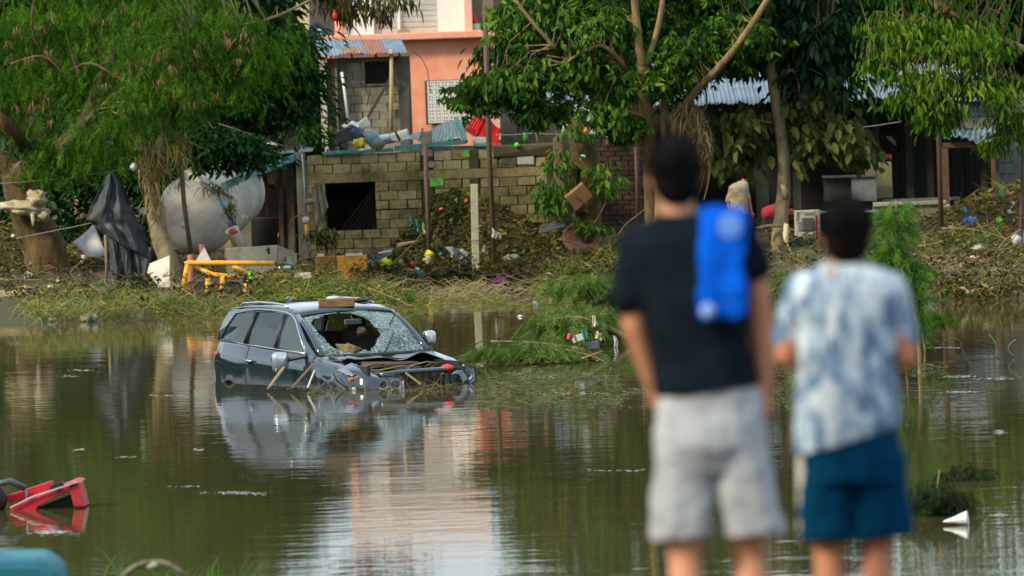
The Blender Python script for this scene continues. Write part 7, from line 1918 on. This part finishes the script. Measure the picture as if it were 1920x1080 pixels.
MB().corr(P(742, 266, Yj), P(872, 262, Yj - .3), P(855, 224, Yj + .5), P(790, 250, Yj + .8), 16, .014, .08, nv=8).build('sheet', M_tealzinc, rs2, solid=.006, smooth=True)
MB().tube([P(873, 266, Yj - .35), P(867, 240, Yj), P(855, 222, Yj + .45)], .055, 5).build('edge_flashing', M_teal, rs2)
MB().box(P(806, 272, Yj - .42), (1.55, .06, .10), Matrix.Rotation(R(-3), 3, 'Y')).build('gutter', M_teal, rs2)
MB().ball(P(851, 260, Yj - .25), (.16, .05, .03), crumple=.9).build('green_white_sticker', mat('sticker', (.55, .6, .58), (.02, .3, .15), 14, .6, lo=.48, hi=.52), rs2)
rd = thing('red_sheet', 'bright red corrugated plastic sheet folded over the wall end', 'plastic sheet', P(905, 265, 140.3))
MB().corr(P(872, 245, 140), P(892, 256, 139.8), P(912, 222, 140.4), P(885, 219, 140.6), 5, .02, .02, nv=5).build('bright_panel', cmat((.70, .03, .02), .35, 'bright_red', False), rd, solid=.008, smooth=True)
MB().grid(P(892, 256, 139.9), P(932, 272, 139.8), P(940, 240, 140.2), P(905, 218, 140.6), 8, 6, lambda u, v: .05 * math.sin(u * 6)).build('folded_panel', cmat((.50, .02, .015), .35, 'deep_red', False), rd, solid=.008, smooth=True)
# timber and stuff left of brick wall
solo(MB().box(P(1047, 315, 137.6), (.19, .15, 1.32), Matrix.Rotation(R(0), 3, 'Y'), jit=.01), 'grey_timber', M_wood, 'thick grey timber standing between block wall and broken trunk', 'timber', bevel=.01)
solo(MB().tube([P(1003, 218, 139.5), P(1012, 275, 139.5)], .06, 7, wob=.2), 'thin_timber', M_wood, 'leaning brown timber stub on the wall end', 'timber', smooth=True)
solo(MB().box(P(1085, 368, 136.0), (.48, .22, .36), Matrix.Rotation(R(-38), 3, 'Y') @ Matrix.Rotation(R(12), 3, 'X')), 'brown_drawer', mat('brown_laminate', (.26, .12, .07), (.33, .16, .10), 5, .5), 'tilted brown drawer hanging in front of the broken trunk', 'drawer', bevel=.008)
rt_ = thing('red_table', 'round faded red table top standing on edge, one part darker', 'table', P(1090, 440, 136.2))
MB().lathe(P(1090, 447, 137.0), [(.02, 0), (.40, 0), (.415, .02), (.40, .05), (.02, .05)], 32, (.1, -.8, .55)).build('table_top', mat('faded_red', (.24, .085, .07), (.33, .15, .12), 4, .6, c3=(.12, .08, .04), s3=3), rt_, smooth=False)
MB().grid(P(1102, 440, 136.6), P(1126, 438, 136.6), P(1114, 412, 136.7), P(1103, 414, 136.7), 3, 3).build('dark_segment', cmat((.28, .02, .025), .5, 'dark_red'), rt_, solid=.02)
solo(MB().grid(P(1010, 428, 136.4), P(1056, 416, 136.4), P(1060, 424, 136), P(1016, 438, 136), 3, 3), 'slate_board', cmat((.08, .10, .11), .35, 'slate_board'), 'slate grey board with a pale edge left of the red table', 'board', solid=.03)
solo(MB().box(P(1137, 252, 138.8), (.06, .04, .42)), 'wooden_offcut', M_wood, 'short pale slat hanging before the brick wall', 'slat')
solo(MB().lathe(P(1091, 300, 136.5), [(.05, 0), (.055, .11), (.05, .115)], 12, (.3, -.4, .8)), 'green_can', cmat((.35, .6, .45), .4), 'pale green can stuck on the broken trunk', 'can', smooth=True)
# concrete washing tank, panel, crate at the house
wt = thing('washing_tank', 'weathered grey concrete washing tank standing in the dark room', 'washing tank', P(1595, 380, 143.5))
MB().pbox(1545, 333, 1597, 378, 143.6, .5, jit=.01).build('basin', M_conc_d, wt, bevel=.02)
MB().pbox(1597, 333, 1644, 378, 143.4, .55, jit=.01).build('scrub_block', mat('grey_cement', (.17, .18, .18), (.26, .27, .26), 3, .9, bump=.4, c3=(.1, .1, .09), s3=3), wt, bevel=.02)
MB().pbox(1543, 329, 1646, 334, 143.35, .65, jit=.01).build('rim', M_conc_d, wt, bevel=.01)
solo(MB().pbox(1623, 304, 1673, 372, 144.2, .06), 'beige_board', mat('beige_laminate', (.17, .145, .075), (.22, .19, .10), 3, .8), 'upright beige board in the dark room behind the washing tank', 'board', bevel=.01)
solo(MB().pbox(1640, 290, 1672, 299, 144.8, .3), 'red_box', cmat((.22, .015, .012)), 'dull red box on top of the beige board', 'box')
wm = thing('fridge_panel', 'cream appliance with a grey grille lying in the debris left of the boy\'s head', 'appliance', P(1515, 446, 138.6))
MB().pbox(1491, 395, 1539, 445, 138.6, .4, jit=.008).build('casing', mat('cream_enamel', (.42, .40, .32), (.5, .48, .4), 5, .6, c3=(.2, .16, .1), s3=4), wm, bevel=.015)
MB().pbox(1504, 408, 1524, 432, 138.57, .03).pbox(1497, 415, 1530, 433, 138.59, .03).build('grille', cmat((.16, .18, .17), .7, 'grille_grey'), wm)
for i in range(5): MB().pbox(1505, 410 + i * 4.6, 1523, 411.6 + i * 4.6, 138.555, .03).build('grille_bar', M_conc_d, wm)
MB().pbox(1493, 397, 1496, 412, 138.585, .02).pbox(1508, 398, 1526, 402, 138.585, .02).build('faded_print', cmat((.25, .24, .2)), wm)
solo(MB().pbox(1530, 404, 1534, 452, 138.45, .05), 'red_bar', cmat((.28, .02, .02)), 'thin dark red bar standing before the cream appliance', 'bar')
solo(MB().box(P(1590, 397, 141), (1.2, .3, .04), Matrix.Rotation(R(1), 3, 'Y')), 'pale_blue_slab', cmat((.25, .33, .38)), 'pale blue plank lying behind the boy\'s head', 'plank')
solo(MB().tube([P(1475, 455, 132.6), P(1484, 475, 132.4), P(1496, 497, 132.2)], .02, 6, wob=.2), 'prop_stick', M_twig, 'brown stick propped at the foot of the tan trunk', 'stick', smooth=True)
solo(MB().ball(P(1474, 438, 132.6), (.06, .05, .21), crumple=.5, seed=6), 'foam_strip', cmat((.55, .48, .32)), 'torn cream foam strip tied on the tan trunk', 'foam strip', smooth=True)
solo(MB().tube([P(1418, 428, 132.7), P(1440, 423, 132.7), P(1475, 424, 132.7)], [.03, .035, .025], 6, wob=.3), 'tied_stick', M_bark, 'stick tied level across the tan trunk', 'stick', smooth=True)
solo(MB().ball(P(1472, 358, 132.7), (.08, .07, .16), crumple=.7, seed=2), 'snagged_rag', cmat((.22, .18, .09)), 'olive rag snagged on the tan trunk above the foam strip', 'rag', smooth=True)
# wires
for pts, Y, lb in (([(-10, 345), (120, 335), (262, 313)], 133.5, 'upper pale wire strung from the left edge to the slender tree'), ([(30, 447), (140, 425), (245, 402)], 130.5, 'lower pale wire crossing the tarpaulin'),
                   ([(928, 253), (960, 253), (1000, 250)], 138.4, 'pale wire over the wall from the tall pole'), ([(1590, 241), (1640, 236), (1690, 228)], 139, 'pale wire across the dark room above the washing tank'), ([(1000, 250), (1100, 254), (1190, 260)], 138.4, 'pale wire before the brick wall')):
    solo(MB().tube([P(a, c_, Y) for a, c_ in pts], .008, 4), 'wire', cmat((.3, .3, .3), .4, 'wire'), lb, 'wire', 'wires strung through the debris')
# rusty box, slab and bits on far left bank
solo(MB().box(P(78, 556, 128.5), (.42, .3, .36), Matrix.Rotation(R(38), 3, 'Y'), jit=.01), 'rusty_box', mat('rusty_box', (.09, .035, .015), (.15, .06, .025), 7, .8), 'open rusty brown box tilted in the grass on the left', 'box', bevel=.01)
solo(MB().pbox(-60, 546, 51, 572, 127.5, .8, jit=.02), 'yellow_slab', mat('ochre_block', (.40, .30, .13), (.50, .40, .2), 4, .9, bump=.4, c3=(.2, .15, .07), s3=3), 'ochre masonry slab at the waterline on the left edge', 'slab', bevel=.02)
jug = thing('white_container', 'white plastic container with a blue band floating at the grass edge', 'container', PW(165, 603))
yj = PW(165, 603).y
MB().lathe(P(150, 597, yj), [(.04, 0), (.075, .02), (.078, .28), (.06, .32), (.03, .35)], 18, (1, 0, .03)).build('container_body', M_white, jug, smooth=True)
MB().lathe(P(168, 596, yj), [(.080, 0), (.080, .07)], 18, (1, 0, .03), cap=False).build('blue_band', cmat((.15, .38, .55), .5), jug, smooth=True)

# ------------------------------------------------------------------ small litter, each piece its own thing
def ragged(mb, c_, w_, h_, sd_):
    for i, v in enumerate(mb.v):
        d = v - c_; a = math.atan2(d.z / h_, d.x / w_)
        r_ = math.hypot(d.z / h_, d.x / w_)
        k_ = .8 + .55 * noise.noise(Vector((math.cos(a) * 1.6 + sd_, math.sin(a) * 1.6, sd_))) - .12 * r_
        mb.v[i] = c_ + Vector((d.x * k_ + .12 * h_ * math.sin(d.z / h_ * 2 + sd_), d.y, d.z * k_))
    return mb
shapes = {
 'bag': lambda c_, w_, h_, sd_: MB().ball(c_, (w_, w_ * .7, h_), 12, 8, crumple=.8, seed=sd_),
 'ball': lambda c_, w_, h_, sd_: MB().ball(c_, (w_, w_, h_), 14, 9, crumple=.4, seed=sd_),
 'bottle': lambda c_, w_, h_, sd_: MB().lathe(c_ - Vector((w_, 0, 0)), [(h_ * .8, 0), (h_, .02), (h_, w_ * 1.3), (h_ * .4, w_ * 1.7), (h_ * .4, w_ * 2)], 12, Vector((1, .3, math.sin(sd_) * .4))),
 'box': lambda c_, w_, h_, sd_: MB().box(c_, (w_ * 2, w_ * 1.2, h_ * 2), Matrix.Rotation(math.sin(sd_ * 2) * .35, 3, 'Y') @ Matrix.Rotation(sd_, 3, 'Z'), jit=w_ * .12),
 'rag': lambda c_, w_, h_, sd_: ragged(MB().grid(c_ + Vector((-w_, 0, h_)), c_ + Vector((w_ * .7, .03, h_ * .8)), c_ + Vector((w_, 0, -h_)), c_ + Vector((-w_ * .6, -.03, -h_ * .9)), 8, 8, lambda u, v: .25 * w_ * math.sin(u * 9 + sd_ + v * 3)), c_, w_, h_, sd_),
}
LIT = [  # shape, name, px, py, half w px, half h px, colour, label, category
 ('bag', 'plastic_bag', 534, 530, 9, 4, (.65, .50, .02), 'flat yellow bag on the grass bank below the white box', 'bag'),
 ('bag', 'plastic_bag', 724, 493, 10, 8, (.62, .66, .02), 'lemon yellow bag at the foot of the leaning stick', 'bag'),
 ('ball', 'ball', 773, 495, 4.5, 4.5, (.5, .04, .06), 'small red ball among the litter under the vine heap', 'ball'),
 ('ball', 'ball', 189, 531, 4.5, 3.5, (.04, .45, .16), 'small green ball left of the tarpaulin', 'ball'),
 ('bag', 'pouch', 752, 496, 6, 9, (.30, .26, .18), 'grey-beige pouch hanging below the brown sticks', 'pouch'),
 ('bag', 'plastic_bag', 805, 478, 8, 6, (.75, .66, .02), 'bright yellow bag tied on the left rusty pole', 'bag'),
 ('bag', 'cloth', 802, 488, 7, 8, (.55, .42, .26), 'beige cloth under the bright yellow bag', 'cloth'),
 ('ball', 'jug', 782, 506, 5, 4.5, (.6, .62, .58), 'little white jug beside the teal pan', 'jug'),
 ('box', 'block', 772, 508, 8, 4, (.45, .32, .16), 'tan lump left of the little white jug', 'block'),
 ('ball', 'pan', 789, 514, 9, 4.5, (.02, .14, .14), 'dark teal pan in the mud', 'pan'),
 ('bag', 'plastic_scrap', 727, 517, 7, 4, (.5, .05, .04), 'red scrap near the lemon yellow bag', 'scrap'),
 ('bag', 'paper', 715, 521, 9, 4, (.55, .40, .34), 'pinkish paper below the lemon yellow bag', 'paper'),
 ('rag', 'grey_sheet', 858, 476, 24, 15, (.26, .29, .31), 'pale grey sheet half buried in the vine heap', 'sheet'),
 ('ball', 'black_ball', 872, 496, 12, 12, (.015, .02, .02), 'dark round object under the pale grey sheet', 'round object'),
 ('rag', 'cloth', 909, 467, 7, 12, (.34, .30, .20), 'beige cloth hanging between white post and tall pole', 'cloth'),
 ('rag', 'cloth', 927, 440, 6, 13, (.55, .45, .34), 'pale cloth tied at the middle of the tall pole', 'cloth'),
 ('rag', 'cloth', 936, 442, 5, 9, (.60, .52, .40), 'pale cloth flap right of the one tied on the tall pole', 'cloth'),
 ('bag', 'magenta_cloth', 937, 526, 13, 7, (.28, .03, .18), 'magenta cloth in the water at the foot of the tall pole', 'cloth'),
 ('ball', 'melon', 958, 486, 15, 9, (.28, .30, .17), 'pale green round fruit or float right of the tall pole', 'float'),
 ('bottle', 'bottle', 1031, 501, 17, 5, (.60, .42, .14), 'yellowish plastic bottle lying on the shore', 'bottle'),
 ('rag', 'green_netting', 778, 420, 12, 20, (.02, .12, .09), 'dark green netting on the left of the vine heap', 'netting'),
 ('rag', 'striped_cloth', 796, 428, 3, 16, (.30, .50, .34), 'pale green striped strip beside the left rusty pole', 'strip'),
 ('box', 'stick_bundle', 764, 456, 18, 2, (.35, .16, .09), 'reddish flat stick crossing the thick leaning one', 'stick'),
 ('ball', 'red_scrap', 828, 392, 4, 3, (.6, .10, .04), 'left orange-red scrap high in the vine heap', 'scrap'),
 ('ball', 'red_scrap', 874, 377, 3.5, 3, (.6, .12, .04), 'orange-red scrap beside the white post top', 'scrap'),
 ('ball', 'blue_lid_scrap', 827, 477, 4, 4, (.02, .20, .50), 'small blue cap left of the pale grey sheet', 'cap'),
 ('ball', 'teal_ball', 1119, 531, 8, 7.5, (.05, .60, .52), 'bright turquoise ball on the shore heap', 'ball'),
 ('bottle', 'bottle', 1141, 530, 9, 5, (.30, .24, .2), 'grey-brown bottle beside the turquoise ball', 'bottle'),
 ('bag', 'plastic_bag', 1188, 687, 9, 6, (.68, .44, .03), 'orange-yellow bag behind the tall onlooker\'s arm', 'bag'),
 ('box', 'milk_carton', 1083, 634, 10, 6, (.66, .60, .58), 'white carton with red end caught in the felled branches', 'carton'),
 ('box', 'red_carton_end', 1069, 631, 5, 5, (.5, .04, .06), 'red flap of the carton in the felled branches', 'carton flap'),
 ('rag', 'green_cloth', 1096, 628, 7, 16, (.02, .16, .11), 'dark green cloth strip in the felled branches', 'cloth'),
 ('rag', 'cream_cloth', 1115, 602, 6, 12, (.48, .42, .28), 'cream cloth hanging high in the upper felled branch', 'cloth'),
 ('rag', 'beige_cloth', 1122, 630, 9, 11, (.36, .32, .22), 'beige cloth below the cream one', 'cloth'),
 ('rag', 'grey_cloth', 1153, 642, 5, 20, (.38, .40, .36), 'long pale grey strip hanging from the upper felled branch', 'cloth'),
 ('box', 'dark_bundle', 1112, 647, 10, 6, (.05, .07, .11), 'dark bundle at the crossing of the felled branches', 'bundle'),
 ('box', 'blue_scrap', 1005, 569, 8, 3, (.30, .42, .52), 'pale blue scrap floating left of the felled branches', 'scrap'),
 ('bag', 'white_scrap', 976, 593, 5, 2, (.6, .62, .6), 'white scrap floating in the water gap', 'scrap'),
 ('bottle', 'blue_bin', 1821, 419, 13, 9, (.01, .17, .48), 'bright blue bucket lying on the right trash slope', 'bucket'),
 ('bag', 'green_bag', 1873, 416, 6, 7, (.20, .55, .05), 'lime green bag on the right trash slope', 'bag'),
 ('bag', 'red_bag', 1886, 431, 7, 6, (.58, .02, .02), 'red bag right of the lime green one', 'bag'),
 ('bag', 'teal_scrap', 1809, 396, 4, 5, (.02, .30, .36), 'teal scrap above the bright blue bucket', 'scrap'),
 ('rag', 'pink_scrap', 1900, 381, 5, 5, (.62, .46, .44), 'upper pink paper on the right trash slope', 'paper'),
 ('rag', 'pink_scrap', 1893, 396, 5, 5, (.62, .46, .44), 'lower pink paper on the right trash slope', 'paper'),
 ('bag', 'green_leaf_bag', 1877, 364, 6, 10, (.10, .25, .07), 'dark green bag near the top of the right trash slope', 'bag'),
 ('bag', 'orange_bag', 1892, 364, 6, 5, (.45, .20, .08), 'orange-brown bag near the panel wall', 'bag'),
 ('ball', 'grey_bowl', 1835, 466, 11, 7, (.28, .28, .23), 'pale grey bowl in the right branch heap', 'bowl'),
 ('bag', 'red_white_wrapper', 1829, 484, 8, 5, (.62, .35, .35), 'red and white wrapper in the right branch heap', 'wrapper'),
 ('bag', 'red_scrap', 1840, 489, 3, 4, (.6, .03, .03), 'red scrap right of the red and white wrapper', 'scrap'),
 ('bag', 'white_polystyrene', 1745, 533, 11, 4, (.66, .66, .64), 'white polystyrene piece on the right shore', 'polystyrene'),
 ('box', 'orange_sponge', 1797, 535, 11, 5, (.55, .26, .04), 'orange-brown sponge block on the right shore', 'sponge'),
 ('bag', 'black_scrap', 1768, 532, 6, 4, (.02, .02, .02), 'black scrap between white polystyrene and orange block', 'scrap'),
 ('bag', 'cream_scrap', 1775, 389, 7, 5, (.52, .46, .28), 'cream paper at the foot of the right rusty pole', 'paper'),
 ('bottle', 'white_jug', 1908, 452, 8, 11, (.5, .52, .52), 'whitish jug behind the black plastic', 'jug'),
 ('bag', 'white_scrap', 25, 442, 4, 3, (.6, .6, .55), 'white scrap on the left bank beside the great trunk', 'scrap'),
 ('bag', 'white_scrap', 157, 482, 4, 4, (.66, .66, .62), 'white scrap under the pale moulded panel', 'scrap'),
 ('bag', 'white_scrap', 153, 492, 3, 2.5, (.66, .66, .62), 'tiny white scrap below the one under the pale panel', 'scrap'),
 ('bag', 'pale_sack', 57, 518, 12, 6, (.38, .36, .27), 'pale sack on the left bank above the rod', 'sack'),
 ('bag', 'purple_scrap', 62, 495, 8, 5, (.20, .13, .22), 'purplish scrap left of the great trunk foot', 'scrap'),
 ('box', 'cream_scrap', 95, 536, 5, 3, (.58, .55, .44), 'cream scrap above the rusty box', 'scrap'),
 ('bag', 'cream_scrap', 109, 529, 4, 7, (.55, .52, .40), 'upright cream scrap right of the rusty box', 'scrap'),
 ('bag', 'cream_scrap', 127, 547, 5, 4, (.48, .45, .33), 'low cream scrap in the grass near the rusty box', 'scrap'),
 ('bag', 'white_scrap', 98, 600, 10, 3, (.5, .52, .48), 'whitish scrap floating left of the white container', 'scrap'),
 ('bag', 'white_scrap', 300, 586, 8, 3, (.5, .48, .44), 'pale scrap in the wet grass below the yellow legs', 'scrap'),
 ('bag', 'red_scrap', 406, 537, 3, 2, (.5, .06, .04), 'red scrap under the low yellow pipe', 'scrap'),
 ('bag', 'white_scrap', 497, 543, 8, 3, (.5, .48, .4), 'pale scrap below the low yellow pipe', 'scrap'),
 ('bag', 'yellow_leaf', 507, 541, 6, 3, (.65, .5, .05), 'yellow wrapper in the grass hump behind the car', 'wrapper'),
 ('bag', 'red_scrap', 728, 543, 6, 4, (.42, .06, .05), 'red scrap in the wet grass right of the grass hump', 'scrap'),
 ('bag', 'purple_bag', 431, 421, 4, 4, (.25, .02, .35), 'small purple bag at the rim of the paint bucket', 'bag'),
 ('bag', 'white_cup', 250, 313, 6, 6, (.66, .66, .62), 'white rag in the slender tree near the upper wire', 'rag'),
 ('rag', 'white_hose', 459, 407, 11, 4, (.45, .45, .40), 'pale curved strip behind the paint bucket', 'strip'),
 ('rag', 'red_flower_cloth', 516, 440, 9, 13, (.34, .04, .05), 'dull red cloth hanging in the lean-to', 'cloth'),
 ('rag', 'tan_cloth', 506, 330, 8, 22, (.20, .12, .05), 'long tan cloth hanging in the lean-to', 'cloth'),
 ('bag', 'green_sprout', 1462, 753, 6, 5, (.25, .45, .2), 'floating green leaf between the two onlookers', 'leaf'),
]
for i, (sh, nm, px, py, hw, hh, c_, lb, ct) in enumerate(LIT):
    p = PG(px, py + hh)
    # lift pieces caught on walls, poles and heaps to the depth of what carries them
    Yd = {'cloth': 135.6}.get(nm, None)
    over = {'pouch': 135, 'grey_sheet': 136.2, 'black_ball': 135.9, 'green_netting': 136.6, 'striped_cloth': 136.1, 'stick_bundle': 134.8, 'blue_lid_scrap': 136, 'melon': 135.6,
            'teal_ball': 126.6, 'milk_carton': 98.9, 'red_carton_end': 98.8, 'green_cloth': 99.2, 'cream_cloth': 103.3, 'beige_cloth': 103.2, 'grey_cloth': 103.1, 'dark_bundle': 98.9,
            'purple_bag': 132, 'white_cup': 129.6, 'white_hose': 134, 'red_flower_cloth': 141, 'tan_cloth': 141, 'grey_bowl': 126.6, 'red_white_wrapper': 126.2, 'white_jug': 127.6}.get(nm, Yd)
    if over is None:
        over = p.y
        if nm == 'red_scrap' and py < 400: over = 136.6
        if 1770 < px and py < 440: over = 136.4 if nm != 'cream_scrap' else 135
        if px > 1800 and 460 < py < 495: over = 126.2
        if px == 805: over = 136.1
        if px in (534,): over = min(over, 127)
        if px < 200 and 430 < py < 500: over = min(over, 136.2)
        if 690 < px < 800 and py > 490: over = min(over, 134.6)
    k = S(over)
    mb = shapes[sh](P(px, py, over), hw / k, hh / k, i * 1.7)
    solo(mb, nm, cmat(c_, .5), lb, ct, smooth=sh in ('bag', 'ball', 'bottle'), **({'solid': .008} if sh == 'rag' else {}))
# black plastic at the right edge
solo(MB().ball(P(1903, 488, 128.2), (.25, .2, .17), 18, 12, crumple=.7, seed=7), 'black_plastic', mat('black_film', (.02, .025, .03), (.04, .048, .055), 6, .3), 'crumpled black plastic film at the right edge of the bank', 'plastic film', smooth=True)
solo(MB().grid(P(1913, 428, 128.2), P(1935, 428, 128.2), P(1935, 492, 128), P(1911, 490, 128), 6, 8, lambda u, v: .05 * math.sin(u * 6 + v)), 'dark_cloth', cmat((.02, .03, .045), .5), 'dark cloth hanging down over the black plastic film', 'cloth', smooth=True, solid=.01)

# ------------------------------------------------------------------ near water: red cart, cone, cask, arched wheel
q = PW(85, 955); rc = thing('red_cart', 'upturned red sheet-metal cart half sunk at the left edge', 'cart', (q.x, q.y, 0))
Yr = q.y
M_rc = mat('red_enamel', (.42, .008, .02), (.52, .02, .035), 6, .5, c3=(.16, .04, .03), s3=5, l3=.5, h3=.75)
f = lambda a, b_, d=0: P(a, b_, Yr + d)
mb = MB()
# hollow open box: front frame with a dark opening
def slab(pts, th):
    o = [Vector(p) for p in pts]; bk_ = [p + Vector(th) for p in o]; n_ = len(o)
    MBx = MB(); MBx.add(o + bk_, [tuple(range(n_)), tuple(range(2 * n_ - 1, n_ - 1, -1))] + [(i, i + n_, (i + 1) % n_ + n_, (i + 1) % n_) for i in range(n_)]); return MBx
slab([f(18, 952), f(140, 904), f(152, 906), f(70, 950), f(66, 962), f(22, 962)], (.02, .5, .02)).build('top_panel', M_rc, rc, bevel=.008)
slab([f(128, 906), f(146, 903), f(159, 950), f(138, 950)], (.02, .5, 0)).build('end_panel', M_rc, rc, bevel=.008)
slab([f(60, 914, .25), f(93, 903, .25), f(97, 922, .25), f(16, 944, .25), f(12, 930, .25)], (.02, .25, 0)).build('raised_rim', M_rc, rc, bevel=.006)
slab([f(70, 952, .3), f(134, 926, .3), f(141, 962, .3), f(70, 962, .3)], (0, .05, 0)).build('dark_inside', M_trim, rc)
MB().tube([f(20, 952, -.03), f(60, 932, -.03), f(146, 904, -.03)], .010, 6).build('pale_edge', cmat((.45, .4, .42)), rc, smooth=True)
MB().tube([f(-25, 912, .1), f(19, 902, .1), f(48, 916, .1)], .035, 8).tube([f(48, 916, .1), f(52, 930, .0)], .014, 6).build('handle_bar', cmat((.04, .06, .07), .4, 'dark_teal_tube'), rc, smooth=True)
MB().box(f(107, 912, .1), (.16, .1, .07), Matrix.Rotation(R(-18), 3, 'Y'), jit=.012).box(f(110, 918, -.02), (.05, .03, .05)).build('latch', M_trim, rc, bevel=.01)
MB().tube([f(48, 918, -.02), f(50, 935, -.02), f(60, 932, -.02)], .008, 5).build('wire_clip', M_chrome, rc)
MB().ball(f(-6, 935, .2), (.12, .14, .16)).build('wheel', M_black, rc, smooth=True)
q = PW(1782, 984)
solo(MB().lathe(P(1768, 978, q.y), [(.006, 0), (.03, .10), (.072, .24), (.075, .25), (.06, .25)], 18, (1, -.2, .12)), 'white_cone', cmat((.62, .66, .68), .4, 'white_cup'), 'white cone-shaped cup floating by the ragged weed clump', 'cup', smooth=True)
solo(MB().tube([P(1757, 972, PW(1757, 966).y), P(1756, 920, PW(1757, 966).y), P(1762, 880, PW(1757, 966).y)], .009, 5), 'upright_stick', M_twig, 'thin upright stick in the ragged weed clump', 'stick')
# pale teal cask end on the near bank
ck = thing('teal_cask', 'out of focus teal plastic drum lying in the bottom left corner', 'drum', P(40, 1080, 44))
mb = MB(); k = S(44)
mb.rings([[P(-30, 1150, 44) + Vector((x, y, z)) for x, y, z in [(-.3, 0, .02), (-.3, 0, .36), (.40, 0, .345), (.52, 0, .27), (.55, 0, .02)]], [P(-30, 1150, 44) + Vector((x, y, z)) for x, y, z in [(-.3, .5, .02), (-.3, .5, .42), (.44, .5, .40), (.55, .5, .30), (.58, .5, .02)]]])
mb.build('drum_shell', mat('teal_plastic', (.004, .10, .15), (.008, .14, .19), 3, .65, c3=(.06, .20, .24), s3=3), ck, bevel=.05)
wa = thing('arched_wheel', 'pale curved rim arching out of the grass at the bottom edge', 'wheel rim', P(290, 1110, 45))
mb = MB(); mb.tube([P(290, 1160, 45) + Vector((.33 * math.cos(a), 0, .40 * math.sin(a))) for a in [math.pi * i / 18 for i in range(19)]], .022, 8)
mb.build('rim', mat('grey_rim', (.06, .055, .035), (.2, .18, .13), 12, .8), wa, smooth=True)
MB().ball(P(288, 1060, 45), (.05, .04, .03), crumple=.5).build('hub_rag', cmat((.3, .3, .25)), wa, smooth=True)
